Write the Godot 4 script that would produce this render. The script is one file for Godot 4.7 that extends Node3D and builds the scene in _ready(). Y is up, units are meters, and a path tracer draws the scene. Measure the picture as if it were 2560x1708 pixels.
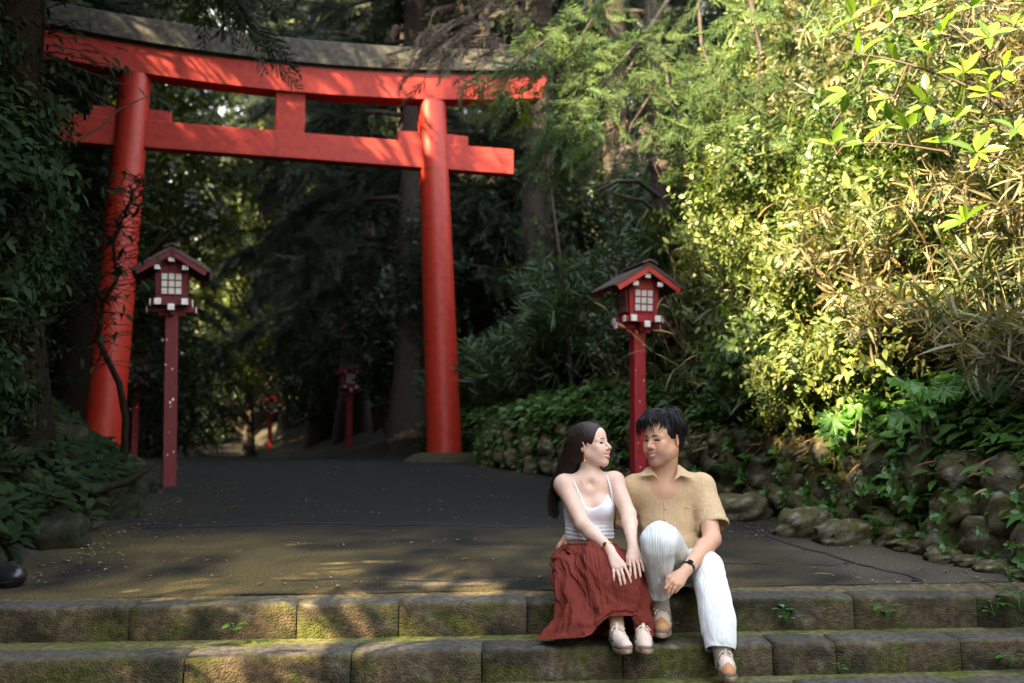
extends Node3D

const PITCH := 5.8

var rg := RandomNumberGenerator.new()
var noise := FastNoiseLite.new()
var noise_b := FastNoiseLite.new()
var M := {}


# ------------------------------------------------------------------ mesh builder
class MB:
	var v := PackedVector3Array()
	var n := PackedVector3Array()
	var c := PackedColorArray()
	var uv := PackedVector2Array()
	var idx := PackedInt32Array()
	var col := Color.WHITE

	func vert(p: Vector3, nn := Vector3.ZERO, t := Vector2.ZERO) -> int:
		v.append(p); n.append(nn); c.append(col); uv.append(t)
		return v.size() - 1

	# a, b, c run counter-clockwise seen from outside
	func tri(a: int, b: int, d: int) -> void:
		idx.append(a); idx.append(d); idx.append(b)

	func quad(a: int, b: int, d: int, e: int) -> void:
		tri(a, b, d); tri(a, d, e)

	func face(a: Vector3, b: Vector3, d: Vector3, e: Vector3) -> void:
		var nn := (b - a).cross(d - a).normalized()
		quad(vert(a, nn, Vector2(0, 0)), vert(b, nn, Vector2(1, 0)), vert(d, nn, Vector2(1, 1)), vert(e, nn, Vector2(0, 1)))

	func face3(a: Vector3, b: Vector3, d: Vector3) -> void:
		var nn := (b - a).cross(d - a).normalized()
		tri(vert(a, nn), vert(b, nn), vert(d, nn))

	# a box with chamfered edges; t places it
	func box(size: Vector3, t := Transform3D(), bevel := 0.006) -> void:
		var h := size / 2.0
		var bv: float = minf(bevel, minf(h.x, minf(h.y, h.z)) * 0.49)
		var ids := {}
		for sx in [-1, 1]:
			for sy in [-1, 1]:
				for sz in [-1, 1]:
					var s := Vector3(sx, sy, sz)
					for ax in 3:
						var p := s * (h - Vector3(bv, bv, bv))
						p[ax] = s[ax] * h[ax]
						var nn := Vector3.ZERO
						nn[ax] = s[ax]
						ids[[sx, sy, sz, ax]] = vert(t * p, (t.basis * nn).normalized(), Vector2(p[(ax + 1) % 3], p[(ax + 2) % 3]))
		for ax in 3:
			var u := (ax + 1) % 3
			var w := (ax + 2) % 3
			for s in [-1, 1]:
				var q := []
				for k in [[-1, -1], [1, -1], [1, 1], [-1, 1]]:
					var g := [0, 0, 0]
					g[ax] = s; g[u] = k[0]; g[w] = k[1]
					q.append(ids[[g[0], g[1], g[2], ax]])
				if s > 0:
					quad(q[0], q[1], q[2], q[3])
				else:
					quad(q[3], q[2], q[1], q[0])
			for su in [-1, 1]:
				for sw in [-1, 1]:
					var q2 := []
					for e in [[-1, u], [1, u], [1, w], [-1, w]]:
						var g := [0, 0, 0]
						g[ax] = e[0]; g[u] = su; g[w] = sw
						q2.append(ids[[g[0], g[1], g[2], e[1]]])
					if su * sw > 0:
						quad(q2[3], q2[2], q2[1], q2[0])
					else:
						quad(q2[0], q2[1], q2[2], q2[3])
		for sx in [-1, 1]:
			for sy in [-1, 1]:
				for sz in [-1, 1]:
					var a: int = ids[[sx, sy, sz, 0]]
					var b: int = ids[[sx, sy, sz, 1]]
					var d: int = ids[[sx, sy, sz, 2]]
					if sx * sy * sz > 0:
						tri(a, b, d)
					else:
						tri(a, d, b)

	func tube(pts: Array, radii: Array, sides := 8, caps := true, flat := 1.0) -> void:
		var base := v.size()
		var t0: Vector3 = (pts[1] - pts[0]).normalized()
		var up := Vector3.UP if absf(t0.y) < 0.9 else Vector3.RIGHT
		var side := t0.cross(up).normalized()
		for i in pts.size():
			var t: Vector3
			if i == 0:
				t = pts[1] - pts[0]
			elif i == pts.size() - 1:
				t = pts[i] - pts[i - 1]
			else:
				t = pts[i + 1] - pts[i - 1]
			t = t.normalized()
			side = (side - t * side.dot(t)).normalized()
			var other := t.cross(side)
			for k in sides:
				var a := TAU * k / sides
				var d := side * cos(a) + other * sin(a) * flat
				vert(pts[i] + d * radii[i], d.normalized(), Vector2(float(k) / sides, float(i)))
		for i in pts.size() - 1:
			for k in sides:
				var a := base + i * sides + k
				var b := base + i * sides + (k + 1) % sides
				quad(a, b, b + sides, a + sides)
		if caps:
			for e in [0, pts.size() - 1]:
				var dirn: Vector3 = (pts[0] - pts[1]).normalized() if e == 0 else (pts[e] - pts[e - 1]).normalized()
				var m := vert(pts[e] + dirn * radii[e] * 0.25, dirn)
				for k in sides:
					var a: int = base + e * sides + k
					var b: int = base + e * sides + (k + 1) % sides
					if e == 0:
						tri(m, b, a)
					else:
						tri(m, a, b)

	# a surface of revolution about y through o; prof holds Vector2(radius, height) from the bottom up
	func lathe(prof: Array, o := Vector3.ZERO, sides := 24, wob := 0.0, seed_ := 0.0) -> void:
		var base := v.size()
		for i in prof.size():
			for k in sides:
				var a := TAU * k / sides
				var w: float = 1.0 + wob * (sin(a * 2.0 + seed_) * 0.5 + sin(a * 5.0 + seed_ * 2.3 + i) * 0.35)
				vert(o + Vector3(cos(a) * prof[i].x * w, prof[i].y, -sin(a) * prof[i].x * w), Vector3.ZERO, Vector2(float(k) / sides, prof[i].y))
		for i in prof.size() - 1:
			for k in sides:
				var a := base + i * sides + k
				var b := base + i * sides + (k + 1) % sides
				quad(a, b, b + sides, a + sides)

	func grid(w: int, h: int, start: int) -> void:
		for j in h - 1:
			for i in w - 1:
				var a := start + j * w + i
				quad(a, a + 1, a + w + 1, a + w)

	func smooth() -> void:
		var s := PackedVector3Array()
		s.resize(v.size())
		for k in range(0, idx.size(), 3):
			var a := idx[k]
			var b := idx[k + 2]
			var d := idx[k + 1]
			var nn := (v[b] - v[a]).cross(v[d] - v[a])
			s[a] += nn; s[b] += nn; s[d] += nn
		for k in v.size():
			if n[k] == Vector3.ZERO:
				n[k] = s[k].normalized() if s[k].length_squared() > 0 else Vector3.UP

	func mesh() -> ArrayMesh:
		smooth()
		var a := []
		a.resize(Mesh.ARRAY_MAX)
		a[Mesh.ARRAY_VERTEX] = v
		a[Mesh.ARRAY_NORMAL] = n
		a[Mesh.ARRAY_COLOR] = c
		a[Mesh.ARRAY_TEX_UV] = uv
		a[Mesh.ARRAY_INDEX] = idx
		var m := ArrayMesh.new()
		m.add_surface_from_arrays(Mesh.PRIMITIVE_TRIANGLES, a)
		return m


# ------------------------------------------------------------------ nodes
var taken := {}

func numbered(called: String) -> String:
	taken[called] = taken.get(called, -1) + 1
	return called if taken[called] == 0 else "%s_%03d" % [called, taken[called]]


func child_name(parent: Node, called: String) -> String:
	if parent == self:
		return numbered(called)
	var k: int = parent.get_meta("n_" + called, -1) + 1
	parent.set_meta("n_" + called, k)
	return called if k == 0 else "%s_%03d" % [called, k]


func obj(called: String, mesh: Mesh, m: Material, parent: Node = self) -> MeshInstance3D:
	var o := MeshInstance3D.new()
	o.name = child_name(parent, called)
	o.mesh = mesh
	o.material_override = null
	if mesh.get_surface_count():
		mesh.surface_set_material(0, m)
	parent.add_child(o, true)
	return o


# alike pieces that share one mesh
func piece(called: String, mesh: Mesh, t: Transform3D, parent: Node) -> MeshInstance3D:
	var o := MeshInstance3D.new()
	o.name = child_name(parent, called)
	o.mesh = mesh
	o.transform = t
	parent.add_child(o, true)
	return o


func tag(o: Node, label: String, category: String, group := "") -> Node:
	o.set_meta("label", label)
	o.set_meta("category", category)
	if group:
		o.set_meta("group", group)
	return o


func structure(o: Node) -> Node:
	o.set_meta("kind", "structure")
	return o


func thing(called: String, label: String, category: String, at := Vector3.ZERO, turn := 0.0, group := "") -> Node3D:
	var o := Node3D.new()
	o.name = numbered(called)
	o.position = at
	o.rotation.y = turn
	add_child(o)
	tag(o, label, category, group)
	return o


func many(called: String, mesh: Mesh, places: Array, colors: Array, parent: Node = self, stuff := true) -> MultiMeshInstance3D:
	var mm := MultiMesh.new()
	mm.transform_format = MultiMesh.TRANSFORM_3D
	mm.use_colors = true
	mm.mesh = mesh
	mm.instance_count = places.size()
	for i in places.size():
		mm.set_instance_transform(i, places[i])
		mm.set_instance_color(i, colors[i])
	var o := MultiMeshInstance3D.new()
	o.name = child_name(parent, called)
	o.multimesh = mm
	parent.add_child(o, true)
	if stuff:
		o.set_meta("kind", "stuff")
	return o


func lin(r: float, g: float, b: float) -> Color:
	return Color(r, g, b).linear_to_srgb()


func noise_tex(freq: float, colors: Array, size := 512, kind := FastNoiseLite.TYPE_SIMPLEX_SMOOTH, octaves := 5, seed_ := 1, normal := false, strength := 4.0) -> NoiseTexture2D:
	var f := FastNoiseLite.new()
	f.noise_type = kind
	f.frequency = freq
	f.fractal_octaves = octaves
	f.seed = seed_
	var t := NoiseTexture2D.new()
	t.width = size
	t.height = size
	t.seamless = true
	t.noise = f
	if normal:
		t.as_normal_map = true
		t.bump_strength = strength
	elif colors.size():
		var g := Gradient.new()
		var offs := PackedFloat32Array()
		var cols := PackedColorArray()
		for k in colors.size():
			offs.append(colors[k][0])
			cols.append(colors[k][1].linear_to_srgb())
		g.offsets = offs
		g.colors = cols
		t.color_ramp = g
	return t


func grey(x: float) -> Color:
	return Color(x, x, x)


func mat(color: Color, rough := 0.8, vcol := false) -> StandardMaterial3D:
	var m := StandardMaterial3D.new()
	m.albedo_color = color
	m.roughness = rough
	m.vertex_color_use_as_albedo = vcol
	return m


func textured(m: StandardMaterial3D, scale: float, albedo: Texture2D, bump: Texture2D = null, strength := 1.0, world := true) -> StandardMaterial3D:
	m.uv1_triplanar = true
	m.uv1_world_triplanar = world
	m.uv1_scale = Vector3(scale, scale, scale)
	if albedo:
		m.albedo_texture = albedo
	if bump:
		m.normal_enabled = true
		m.normal_texture = bump
		m.normal_scale = strength
	return m


func table(t: Array, x: float) -> float:
	if x <= t[0][0]:
		return t[0][1]
	for k in t.size() - 1:
		if x < t[k + 1][0]:
			var u: float = (x - t[k][0]) / (t[k + 1][0] - t[k][0])
			var m0: float = (t[k + 1][1] - t[maxi(k - 1, 0)][1]) / maxf(t[k + 1][0] - t[maxi(k - 1, 0)][0], 1e-4) * (t[k + 1][0] - t[k][0])
			var k2: int = mini(k + 2, t.size() - 1)
			var m1: float = (t[k2][1] - t[k][1]) / (t[k2][0] - t[k][0]) * (t[k + 1][0] - t[k][0])
			var a: float = t[k][1]
			var b: float = t[k + 1][1]
			var u2 := u * u
			var u3 := u2 * u
			return (2 * u3 - 3 * u2 + 1) * a + (u3 - 2 * u2 + u) * m0 + (-2 * u3 + 3 * u2) * b + (u3 - u2) * m1
	return t[t.size() - 1][1]


func _ready() -> void:
	rg.seed = 20240
	noise.seed = 7
	noise.frequency = 1.0
	noise.fractal_octaves = 4
	noise_b.seed = 91
	noise_b.frequency = 1.0
	noise_b.fractal_octaves = 3
	# camera
	var cam := Camera3D.new()
	cam.name = "camera"
	cam.position = Vector3(0, 0.73, 0)
	cam.rotation_degrees = Vector3(PITCH, 0, 0)
	cam.fov = 37.9
	cam.near = 0.05
	cam.far = 400.0
	var att := CameraAttributesPhysical.new()
	att.frustum_focal_length = 35.0
	att.frustum_focus_distance = 4.85
	att.frustum_near = 0.05
	att.frustum_far = 400.0
	att.exposure_aperture = 2.0
	cam.attributes = att
	add_child(cam)
	cam.make_current()
	# sky and exposure
	var sky_m := ProceduralSkyMaterial.new()
	sky_m.sky_top_color = Color(0.74, 0.78, 0.86)
	sky_m.sky_horizon_color = Color(0.98, 0.92, 0.83)
	sky_m.sky_curve = 0.25
	sky_m.ground_bottom_color = Color(0.25, 0.25, 0.22)
	sky_m.ground_horizon_color = Color(0.6, 0.6, 0.58)
	sky_m.sun_angle_max = 12.0
	var sky := Sky.new()
	sky.sky_material = sky_m
	var env := Environment.new()
	env.background_mode = Environment.BG_SKY
	env.sky = sky
	env.background_energy_multiplier = 0.72
	env.tonemap_mode = Environment.TONE_MAPPER_LINEAR
	env.tonemap_exposure = EXPOSURE
	env.sdfgi_enabled = true
	env.ssao_enabled = true
	env.ssil_enabled = true
	var we := WorldEnvironment.new()
	we.name = "world_environment"
	we.environment = env
	add_child(we)
	# sun: from behind the camera and to the left
	var sun := DirectionalLight3D.new()
	sun.name = "sun"
	sun.light_color = Color(1.0, 0.90, 0.72)
	sun.light_energy = 1.4
	sun.light_angular_distance = 0.55
	sun.shadow_enabled = true
	add_child(sun)
	sun.look_at_from_position(-SUN_DIR * 50.0, Vector3.ZERO, Vector3.UP)
	make_materials()
	setting()
	torii()
	lanterns()
	plants()
	people()
	small_things()


const EXPOSURE := 9.2
const SUN_DIR := Vector3(0.575, -0.616, -0.536)
const ROAD_R := [[-10.0, 3.6], [3.0, 3.6], [4.3, 3.5], [4.8, 3.05], [5.4, 2.7], [8.5, 1.75], [9.8, 1.05], [11.4, 0.2], [13.0, -0.3], [14.4, -0.5], [16.0, -1.3], [18.0, -2.3], [25.0, -4.4], [38.0, -9.5], [54.0, -15.7], [65.0, -20.0], [80.0, -26.0], [110.0, -40.0]]
const ROAD_L := [[-10.0, -3.5], [3.0, -3.5], [4.2, -3.3], [4.8, -2.75], [5.6, -2.68], [8.15, -2.95], [9.8, -3.6], [11.0, -4.2], [13.3, -5.2], [16.0, -6.2], [25.0, -9.0], [38.0, -14.0], [54.0, -20.2], [65.0, -24.5], [80.0, -31.0], [110.0, -46.0]]
const ROAD_Y := [[4.0, -0.05], [4.8, 0.0], [9.8, 0.31], [12.0, 0.42], [14.4, 0.46], [18.0, 0.45], [25.0, 0.31], [32.0, 0.12], [38.0, 0.14], [46.0, 0.75], [54.0, 1.6], [65.0, 2.75], [80.0, 4.0], [110.0, 6.0]]
const WALL_H := 0.48


func road_y(d: float) -> float:
	return table(ROAD_Y, d)


# height of the ground at a place; d is the distance in front of the camera
func ground_y(x: float, d: float) -> float:
	var y := road_y(d) if d > 4.62 else lerpf(-0.5, 0.0, smoothstep(3.4, 4.62, d))
	var r := table(ROAD_R, d)
	var l := table(ROAD_L, d)
	if x > r:
		return y + right_rise(x - r, d)
	if x < l:
		return y + left_rise(l - x, d)
	return y


func right_rise(o: float, d: float) -> float:
	var far := clampf((d - 14.0) / 8.0, 0.0, 1.0)
	var wall := lerpf(WALL_H, 0.25, far)
	var y := wall * smoothstep(0.06, 0.2, o)
	var steep := lerpf(1.05, 0.42, smoothstep(7.8, 12.5, d))
	y += steep * clampf(o - 0.2, 0.0, 5.5) + 0.32 * clampf(o - 5.7, 0.0, 30.0)
	return y + noise.get_noise_2d(o * 0.8, d * 0.8) * 0.22 * smoothstep(0.2, 1.2, o)


func left_rise(o: float, d: float) -> float:
	var far := clampf((d - 14.0) / 8.0, 0.0, 1.0)
	var y := lerpf(0.5, 0.3, far) * smoothstep(0.1, 1.2, o) + 0.24 * clampf(o - 0.6, 0.0, 40.0)
	return y + noise.get_noise_2d(o * 0.7 + 50.0, d * 0.7) * 0.2 * smoothstep(0.2, 1.0, o)


func make_materials() -> void:
	var fine := noise_tex(0.09, [], 512, FastNoiseLite.TYPE_SIMPLEX_SMOOTH, 4, 3, true, 5.0)
	M.bump = fine
	var grit := noise_tex(0.10, [[0.0, grey(0.22)], [0.40, grey(0.48)], [0.60, grey(0.66)], [0.72, Color(1, 0.97, 0.92)]], 512, FastNoiseLite.TYPE_SIMPLEX, 3, 11)
	M.asphalt = textured(mat(Color.WHITE, 0.93, true), 1.4, grit, noise_tex(0.2, [], 512, FastNoiseLite.TYPE_CELLULAR, 2, 5, true, 3.0), 0.7)
	M.asphalt.metallic_specular = 0.15
	var rough := noise_tex(0.03, [[0.0, grey(0.38)], [0.38, grey(0.62)], [0.52, grey(0.78)], [0.7, grey(0.95)], [0.85, grey(1.0)]], 512, FastNoiseLite.TYPE_SIMPLEX_SMOOTH, 6, 21)
	M.rough = rough
	var speck := noise_tex(0.11, [[0.0, Color(0.30, 0.28, 0.24)], [0.35, grey(0.62)], [0.55, grey(0.85)], [0.72, Color(1, 0.98, 0.92)]], 512, FastNoiseLite.TYPE_SIMPLEX, 4, 22)
	var pits := noise_tex(0.10, [], 512, FastNoiseLite.TYPE_SIMPLEX, 4, 23)
	M.pits = pits
	M.stone = textured(mat(Color.WHITE, 0.92, true), 1.3, rough)
	M.rock = textured(mat(Color.WHITE, 0.94, true), 1.5, rough)
	for m in [M.stone, M.rock]:
		m.detail_enabled = true
		m.detail_albedo = speck
		m.detail_blend_mode = BaseMaterial3D.BLEND_MODE_MUL
		m.detail_uv_layer = BaseMaterial3D.DETAIL_UV_2
		m.uv2_triplanar = true
		m.uv2_world_triplanar = true
		m.uv2_scale = Vector3(4.3, 4.3, 4.3)
		m.heightmap_enabled = true
		m.heightmap_texture = pits
		m.heightmap_scale = 0.7
		m.metallic_specular = 0.3
	var soil := noise_tex(0.05, [[0.0, Color(0.010, 0.008, 0.005)], [0.42, Color(0.026, 0.018, 0.011)], [0.58, Color(0.022, 0.026, 0.009)], [0.85, Color(0.06, 0.042, 0.025)]], 512, FastNoiseLite.TYPE_SIMPLEX_SMOOTH, 6, 31)
	M.soil = textured(mat(Color.WHITE, 0.95), 0.9, soil, fine, 1.2)
	var bark := noise_tex(0.03, [[0.0, Color(0.018, 0.013, 0.010)], [0.45, Color(0.045, 0.033, 0.025)], [0.7, Color(0.085, 0.066, 0.05)]], 512, FastNoiseLite.TYPE_SIMPLEX_SMOOTH, 5, 41)
	M.bark = textured(mat(Color.WHITE, 0.95), 1.0, bark, fine, 1.5)
	M.bark.uv1_scale = Vector3(4.0, 0.5, 4.0)
	M.bark_shaded = textured(mat(Color(0.55, 0.55, 0.5), 0.95), 1.0, bark, fine, 1.5)  # the same bark, darkened to stand in for shade on the left
	M.bark_shaded.uv1_scale = Vector3(4.0, 0.5, 4.0)
	M.bark_shaded.metallic_specular = 0.2
	M.twig = mat(lin(0.10, 0.07, 0.045), 0.9)
	var wear := noise_tex(0.014, [[0.0, Color(0.55, 0.50, 0.50)], [0.30, Color(0.80, 0.78, 0.77)], [0.48, Color(0.93, 0.93, 0.93)], [0.8, Color(1, 1, 1)]], 512, FastNoiseLite.TYPE_SIMPLEX_SMOOTH, 5, 51)
	M.vermilion = textured(mat(lin(0.43, 0.029, 0.013), 0.45), 1.1, wear, fine, 0.12)
	M.vermilion_beam = textured(mat(lin(0.41, 0.028, 0.013), 0.66), 1.1, wear, fine, 0.25)
	var weather := noise_tex(0.02, [[0.0, Color(0.030, 0.028, 0.022)], [0.45, Color(0.058, 0.054, 0.041)], [0.65, Color(0.078, 0.071, 0.052)], [0.9, Color(0.15, 0.135, 0.10)]], 512, FastNoiseLite.TYPE_SIMPLEX_SMOOTH, 6, 61)
	M.kasagi = textured(mat(Color.WHITE, 0.85), 0.9, weather, fine, 0.7)
	M.lantern_red = textured(mat(lin(0.36, 0.017, 0.020), 0.55), 2.0, wear, fine, 0.15)
	M.lantern_shaded = textured(mat(lin(0.13, 0.010, 0.011), 0.7), 2.0, wear, fine, 0.15)  # lantern red darkened to stand in for shade on the left lantern
	M.lantern_bright = textured(mat(lin(0.50, 0.035, 0.024), 0.5), 2.0, wear, fine, 0.1)
	var chips := noise_tex(0.035, [[0.0, Color(0.25, 0.24, 0.22)], [0.28, Color(0.7, 0.69, 0.66)], [0.6, Color(0.80, 0.79, 0.77)]], 256, FastNoiseLite.TYPE_SIMPLEX_SMOOTH, 4, 71)
	M.white_paint = textured(mat(Color.WHITE, 0.65), 3.0, chips)
	M.paper = mat(lin(0.62, 0.62, 0.58), 0.4)
	M.roof = textured(mat(lin(0.10, 0.062, 0.052), 0.75), 2.0, rough, fine, 0.6)


func setting() -> void:
	# terrain: one sheet whose columns follow the two edges of the road
	var ds := []
	var d := -8.0
	while d < 120.0:
		ds.append(d)
		d += 0.5 if d < 2.0 else 0.2 if d < 4.4 else 0.16 if d < 9.0 else 0.3 if d < 16.0 else 0.9 if d < 40.0 else 2.5
	var offs := [0.0, 0.05, 0.09, 0.13, 0.17, 0.22, 0.35, 0.5, 0.75, 1.0, 1.3, 1.6, 2.0, 2.5, 3.0, 3.6, 4.2, 5.0, 5.7, 6.6, 8.0, 10.0, 13.0, 17.0, 22.0, 30.0, 45.0, 80.0]
	var mb := MB.new()
	for dd in ds:
		var l := table(ROAD_L, dd)
		var r := table(ROAD_R, dd)
		for k in range(offs.size() - 1, -1, -1):
			mb.vert(Vector3(l - offs[k], ground_y(l - offs[k], dd) - 0.004, -behind_steps(l - offs[k], dd)))
		for k in 3:
			var x: float = lerpf(l, r, (k + 1) / 4.0)
			mb.vert(Vector3(x, road_y(dd) - 0.03 if dd > 4.62 else -0.52, -behind_steps(x, dd)))
		for o in offs:
			mb.vert(Vector3(r + o, ground_y(r + o, dd) - 0.004, -behind_steps(r + o, dd)))
	mb.grid(offs.size() * 2 + 3, ds.size(), 0)
	structure(obj("ground", mb.mesh(), M.soil))
	# road
	mb = MB.new()
	var rows := 0
	d = 5.0
	var w := 91
	while d < 112.0:
		var l := table(ROAD_L, d)
		var r := table(ROAD_R, d)
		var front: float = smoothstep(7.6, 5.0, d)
		for k in w:
			var u := float(k) / (w - 1)
			var x := lerpf(l - 0.12, r + 0.03, u)
			var dz := stair_front(x) + 0.27
			var dd: float = lerpf(dz, d, smoothstep(5.0, 6.0, d)) if d < 6.0 else d
			var blot := noise.get_noise_2d(x * 0.55, d * 0.8) + 0.6 * noise_b.get_noise_2d(x * 2.1, d * 2.6)
			var edge: float = clampf(1.0 - minf(u, 1.0 - u) * 7.0, 0.0, 1.0)
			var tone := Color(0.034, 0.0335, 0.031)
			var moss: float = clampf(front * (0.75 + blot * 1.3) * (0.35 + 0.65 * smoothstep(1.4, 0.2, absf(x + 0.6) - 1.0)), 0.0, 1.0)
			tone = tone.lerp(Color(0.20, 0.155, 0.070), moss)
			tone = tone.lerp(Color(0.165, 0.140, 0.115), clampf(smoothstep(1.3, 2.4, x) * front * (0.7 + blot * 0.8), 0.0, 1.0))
			tone = tone.lerp(Color(0.06, 0.065, 0.025), edge * 0.6 * (0.5 + blot))
			# a bare patch where the surface has worn through to the concrete
			var worn: float = Vector2((x + 0.36) / 0.26, (dd - 5.16) / 0.075).length() + noise_b.get_noise_2d(x * 7.0, dd * 9.0) * 0.5
			tone = tone.lerp(Color(0.23, 0.18, 0.12), smoothstep(1.1, 0.8, worn))
			# a strip of newer, darker asphalt along the right-hand wall
			var strip: float = x - (table(ROAD_R, d) - 0.95)
			tone *= 1.0 + 0.14 * smoothstep(0.0, 0.05, strip)
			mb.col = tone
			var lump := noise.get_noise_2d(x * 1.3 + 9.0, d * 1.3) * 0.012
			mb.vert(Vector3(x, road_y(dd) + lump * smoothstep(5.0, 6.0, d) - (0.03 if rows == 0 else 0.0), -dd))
		rows += 1
		d += 0.06 if d < 7.0 else 0.15 if d < 12.0 else 0.5 if d < 30.0 else 1.5
	mb.grid(w, rows, 0)
	var road := obj("road", mb.mesh(), M.asphalt)
	structure(road)
	# dark tarred seams and cracks in the asphalt
	var seam := mat(lin(0.012, 0.012, 0.012), 0.9)
	for q in [[Vector2(1.55, 8.3), Vector2(1.62, 7.3), Vector2(1.75, 6.4), Vector2(1.93, 5.7), Vector2(2.1, 5.3), Vector2(2.05, 5.18)], [Vector2(-1.2, 5.2), Vector2(-0.75, 5.22), Vector2(-0.2, 5.19), Vector2(0.1, 5.22)], [Vector2(0.9, 5.6), Vector2(1.3, 5.66), Vector2(1.75, 5.62), Vector2(1.9, 5.7)], [Vector2(-2.6, 7.0), Vector2(-1.4, 7.2), Vector2(0.2, 7.1), Vector2(1.6, 7.3)]]:
		mb = MB.new()
		var n := 60
		for i in n + 1:
			var p: Vector2 = spline(q, float(i) / n)
			var t: Vector2 = (spline(q, minf(float(i) / n + 0.02, 1.0)) - spline(q, maxf(float(i) / n - 0.02, 0.0))).normalized()
			p += Vector2(noise_b.get_noise_2d(i * 0.21, q[0].x * 9.0), noise_b.get_noise_2d(i * 0.21, 50.0 + q[0].y)) * 0.04
			var s := Vector2(-t.y, t.x) * (0.012 + 0.010 * noise_b.get_noise_2d(i * 0.3, 7.0)) * (1.0 if q[0].y > 5.3 else 0.5)
			for e in [-1.0, 1.0]:
				var g: Vector2 = p + s * e
				mb.vert(Vector3(g.x, road_y(g.y) + noise.get_noise_2d(g.x * 1.3 + 9.0, g.y * 1.3) * 0.012 * smoothstep(5.0, 6.0, g.y) + 0.004, -g.y), Vector3.UP)
		for i in n:
			mb.quad(i * 2, i * 2 + 2, i * 2 + 3, i * 2 + 1)
		obj("seam", mb.mesh(), seam, road)
	# paved ground below the stairs, behind the camera too
	mb = MB.new()
	mb.col = Color(0.19, 0.18, 0.165)
	for j in 12:
		for i in 12:
			mb.vert(Vector3(-40.0 + 80.0 * i / 11.0, -0.47, -4.4 + 44.0 * j / 11.0), Vector3.UP)
	for j in 11:
		for i in 11:
			var a := j * 12 + i
			mb.quad(a, a + 12, a + 13, a + 1)
	structure(obj("pavement", mb.mesh(), M.asphalt))
	stairs()
	walls()


func behind_steps(x: float, d: float) -> float:
	return maxf(d, stair_front(x) + 0.2) if d > 4.62 and x > -4.3 and x < 3.7 else d


# distance of the front edge of the topmost step
func stair_front(x: float) -> float:
	return 4.715 + 0.0824 * x


func block_mesh(x0: float, x1: float, front: Callable, depth: float, top: float, height: float, seed_: float, tilt: Vector2) -> ArrayMesh:
	var mb := MB.new()
	var nx := maxi(8, int((x1 - x0) / 0.055))
	# profile round the block: back of the top, top, worn arris, riser, foot
	var prof := [[depth, 0.0], [depth * 0.85, 0.0], [depth * 0.7, 0.0], [depth * 0.55, 0.0], [0.05, -0.0005], [0.022, -0.003], [0.008, -0.009], [0.001, -0.020], [0.0, -0.05], [-0.004, -height * 0.6], [-0.004, -height * 0.8], [0.0, -height - 0.02]]
	for i in nx + 1:
		var u := float(i) / nx
		var x := lerpf(x0, x1, u)
		var e: float = minf(x - x0, x1 - x)
		var round_: float = 0.005 * exp(-e / 0.006)
		for k in prof.size():
			var dd: float = front.call(x) + prof[k][0] + round_ * (1.0 if k < 12 else 0.0) * (0.6 if k > 3 else 0.0)
			var y: float = top + prof[k][1] - round_ * (0.7 if k < 8 else 0.0) + tilt.x * (u - 0.5) + tilt.y * prof[k][0]
			var lump := noise.get_noise_3d(x * 4.0 + seed_, y * 9.0, prof[k][0] * 9.0)
			var lump2 := noise_b.get_noise_3d(x * 13.0 + seed_, y * 17.0, prof[k][0] * 17.0)
			dd += lump * 0.006 + lump2 * 0.004
			y += lump2 * 0.004 + lump * 0.005
			var moss := noise.get_noise_3d(x * 2.6 + seed_ * 3.0, y * 6.0 + 5.0, 3.0) + 0.7 * noise_b.get_noise_3d(x * 9.0, y * 16.0, seed_)
			var stain := noise_b.get_noise_3d(x * 2.2, y * 4.0, seed_ + 40.0)
			var tone := Color(0.150, 0.135, 0.110)
			if k >= 6:
				tone = Color(0.155, 0.115, 0.070).lerp(Color(0.110, 0.120, 0.030), smoothstep(-0.12, 0.32, moss))
				tone = tone.lerp(Color(0.045, 0.040, 0.028), smoothstep(0.08, 0.42, stain) * 0.85)
				tone = tone.lerp(Color(0.26, 0.23, 0.16), smoothstep(0.36, 0.6, noise_b.get_noise_3d(x * 12.0, y * 22.0, seed_ + 9.0)))
			else:
				tone = tone.lerp(Color(0.10, 0.094, 0.075), smoothstep(0.0, 0.4, stain))
				tone = tone.lerp(Color(0.12, 0.125, 0.04), smoothstep(0.15, 0.5, moss) * 0.5)
			tone = tone.lerp(Color(0.09, 0.09, 0.045), 0.35 * exp(-e / 0.02))
			mb.col = tone
			mb.vert(Vector3(x, y, -dd))
	for i in nx:
		for k in prof.size() - 1:
			var a := i * prof.size() + k
			mb.quad(a, a + 1, a + 1 + prof.size(), a + prof.size())
	for e in [0, nx]:
		var m := mb.vert(Vector3(lerpf(x0, x1, float(e) / nx), top - height * 0.5, -front.call(x0) - depth * 0.5))
		for k in prof.size() - 1:
			var a: int = e * prof.size() + k
			if e == 0:
				mb.tri(m, a + 1, a)
			else:
				mb.tri(m, a, a + 1)
	return mb.mesh()


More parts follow.
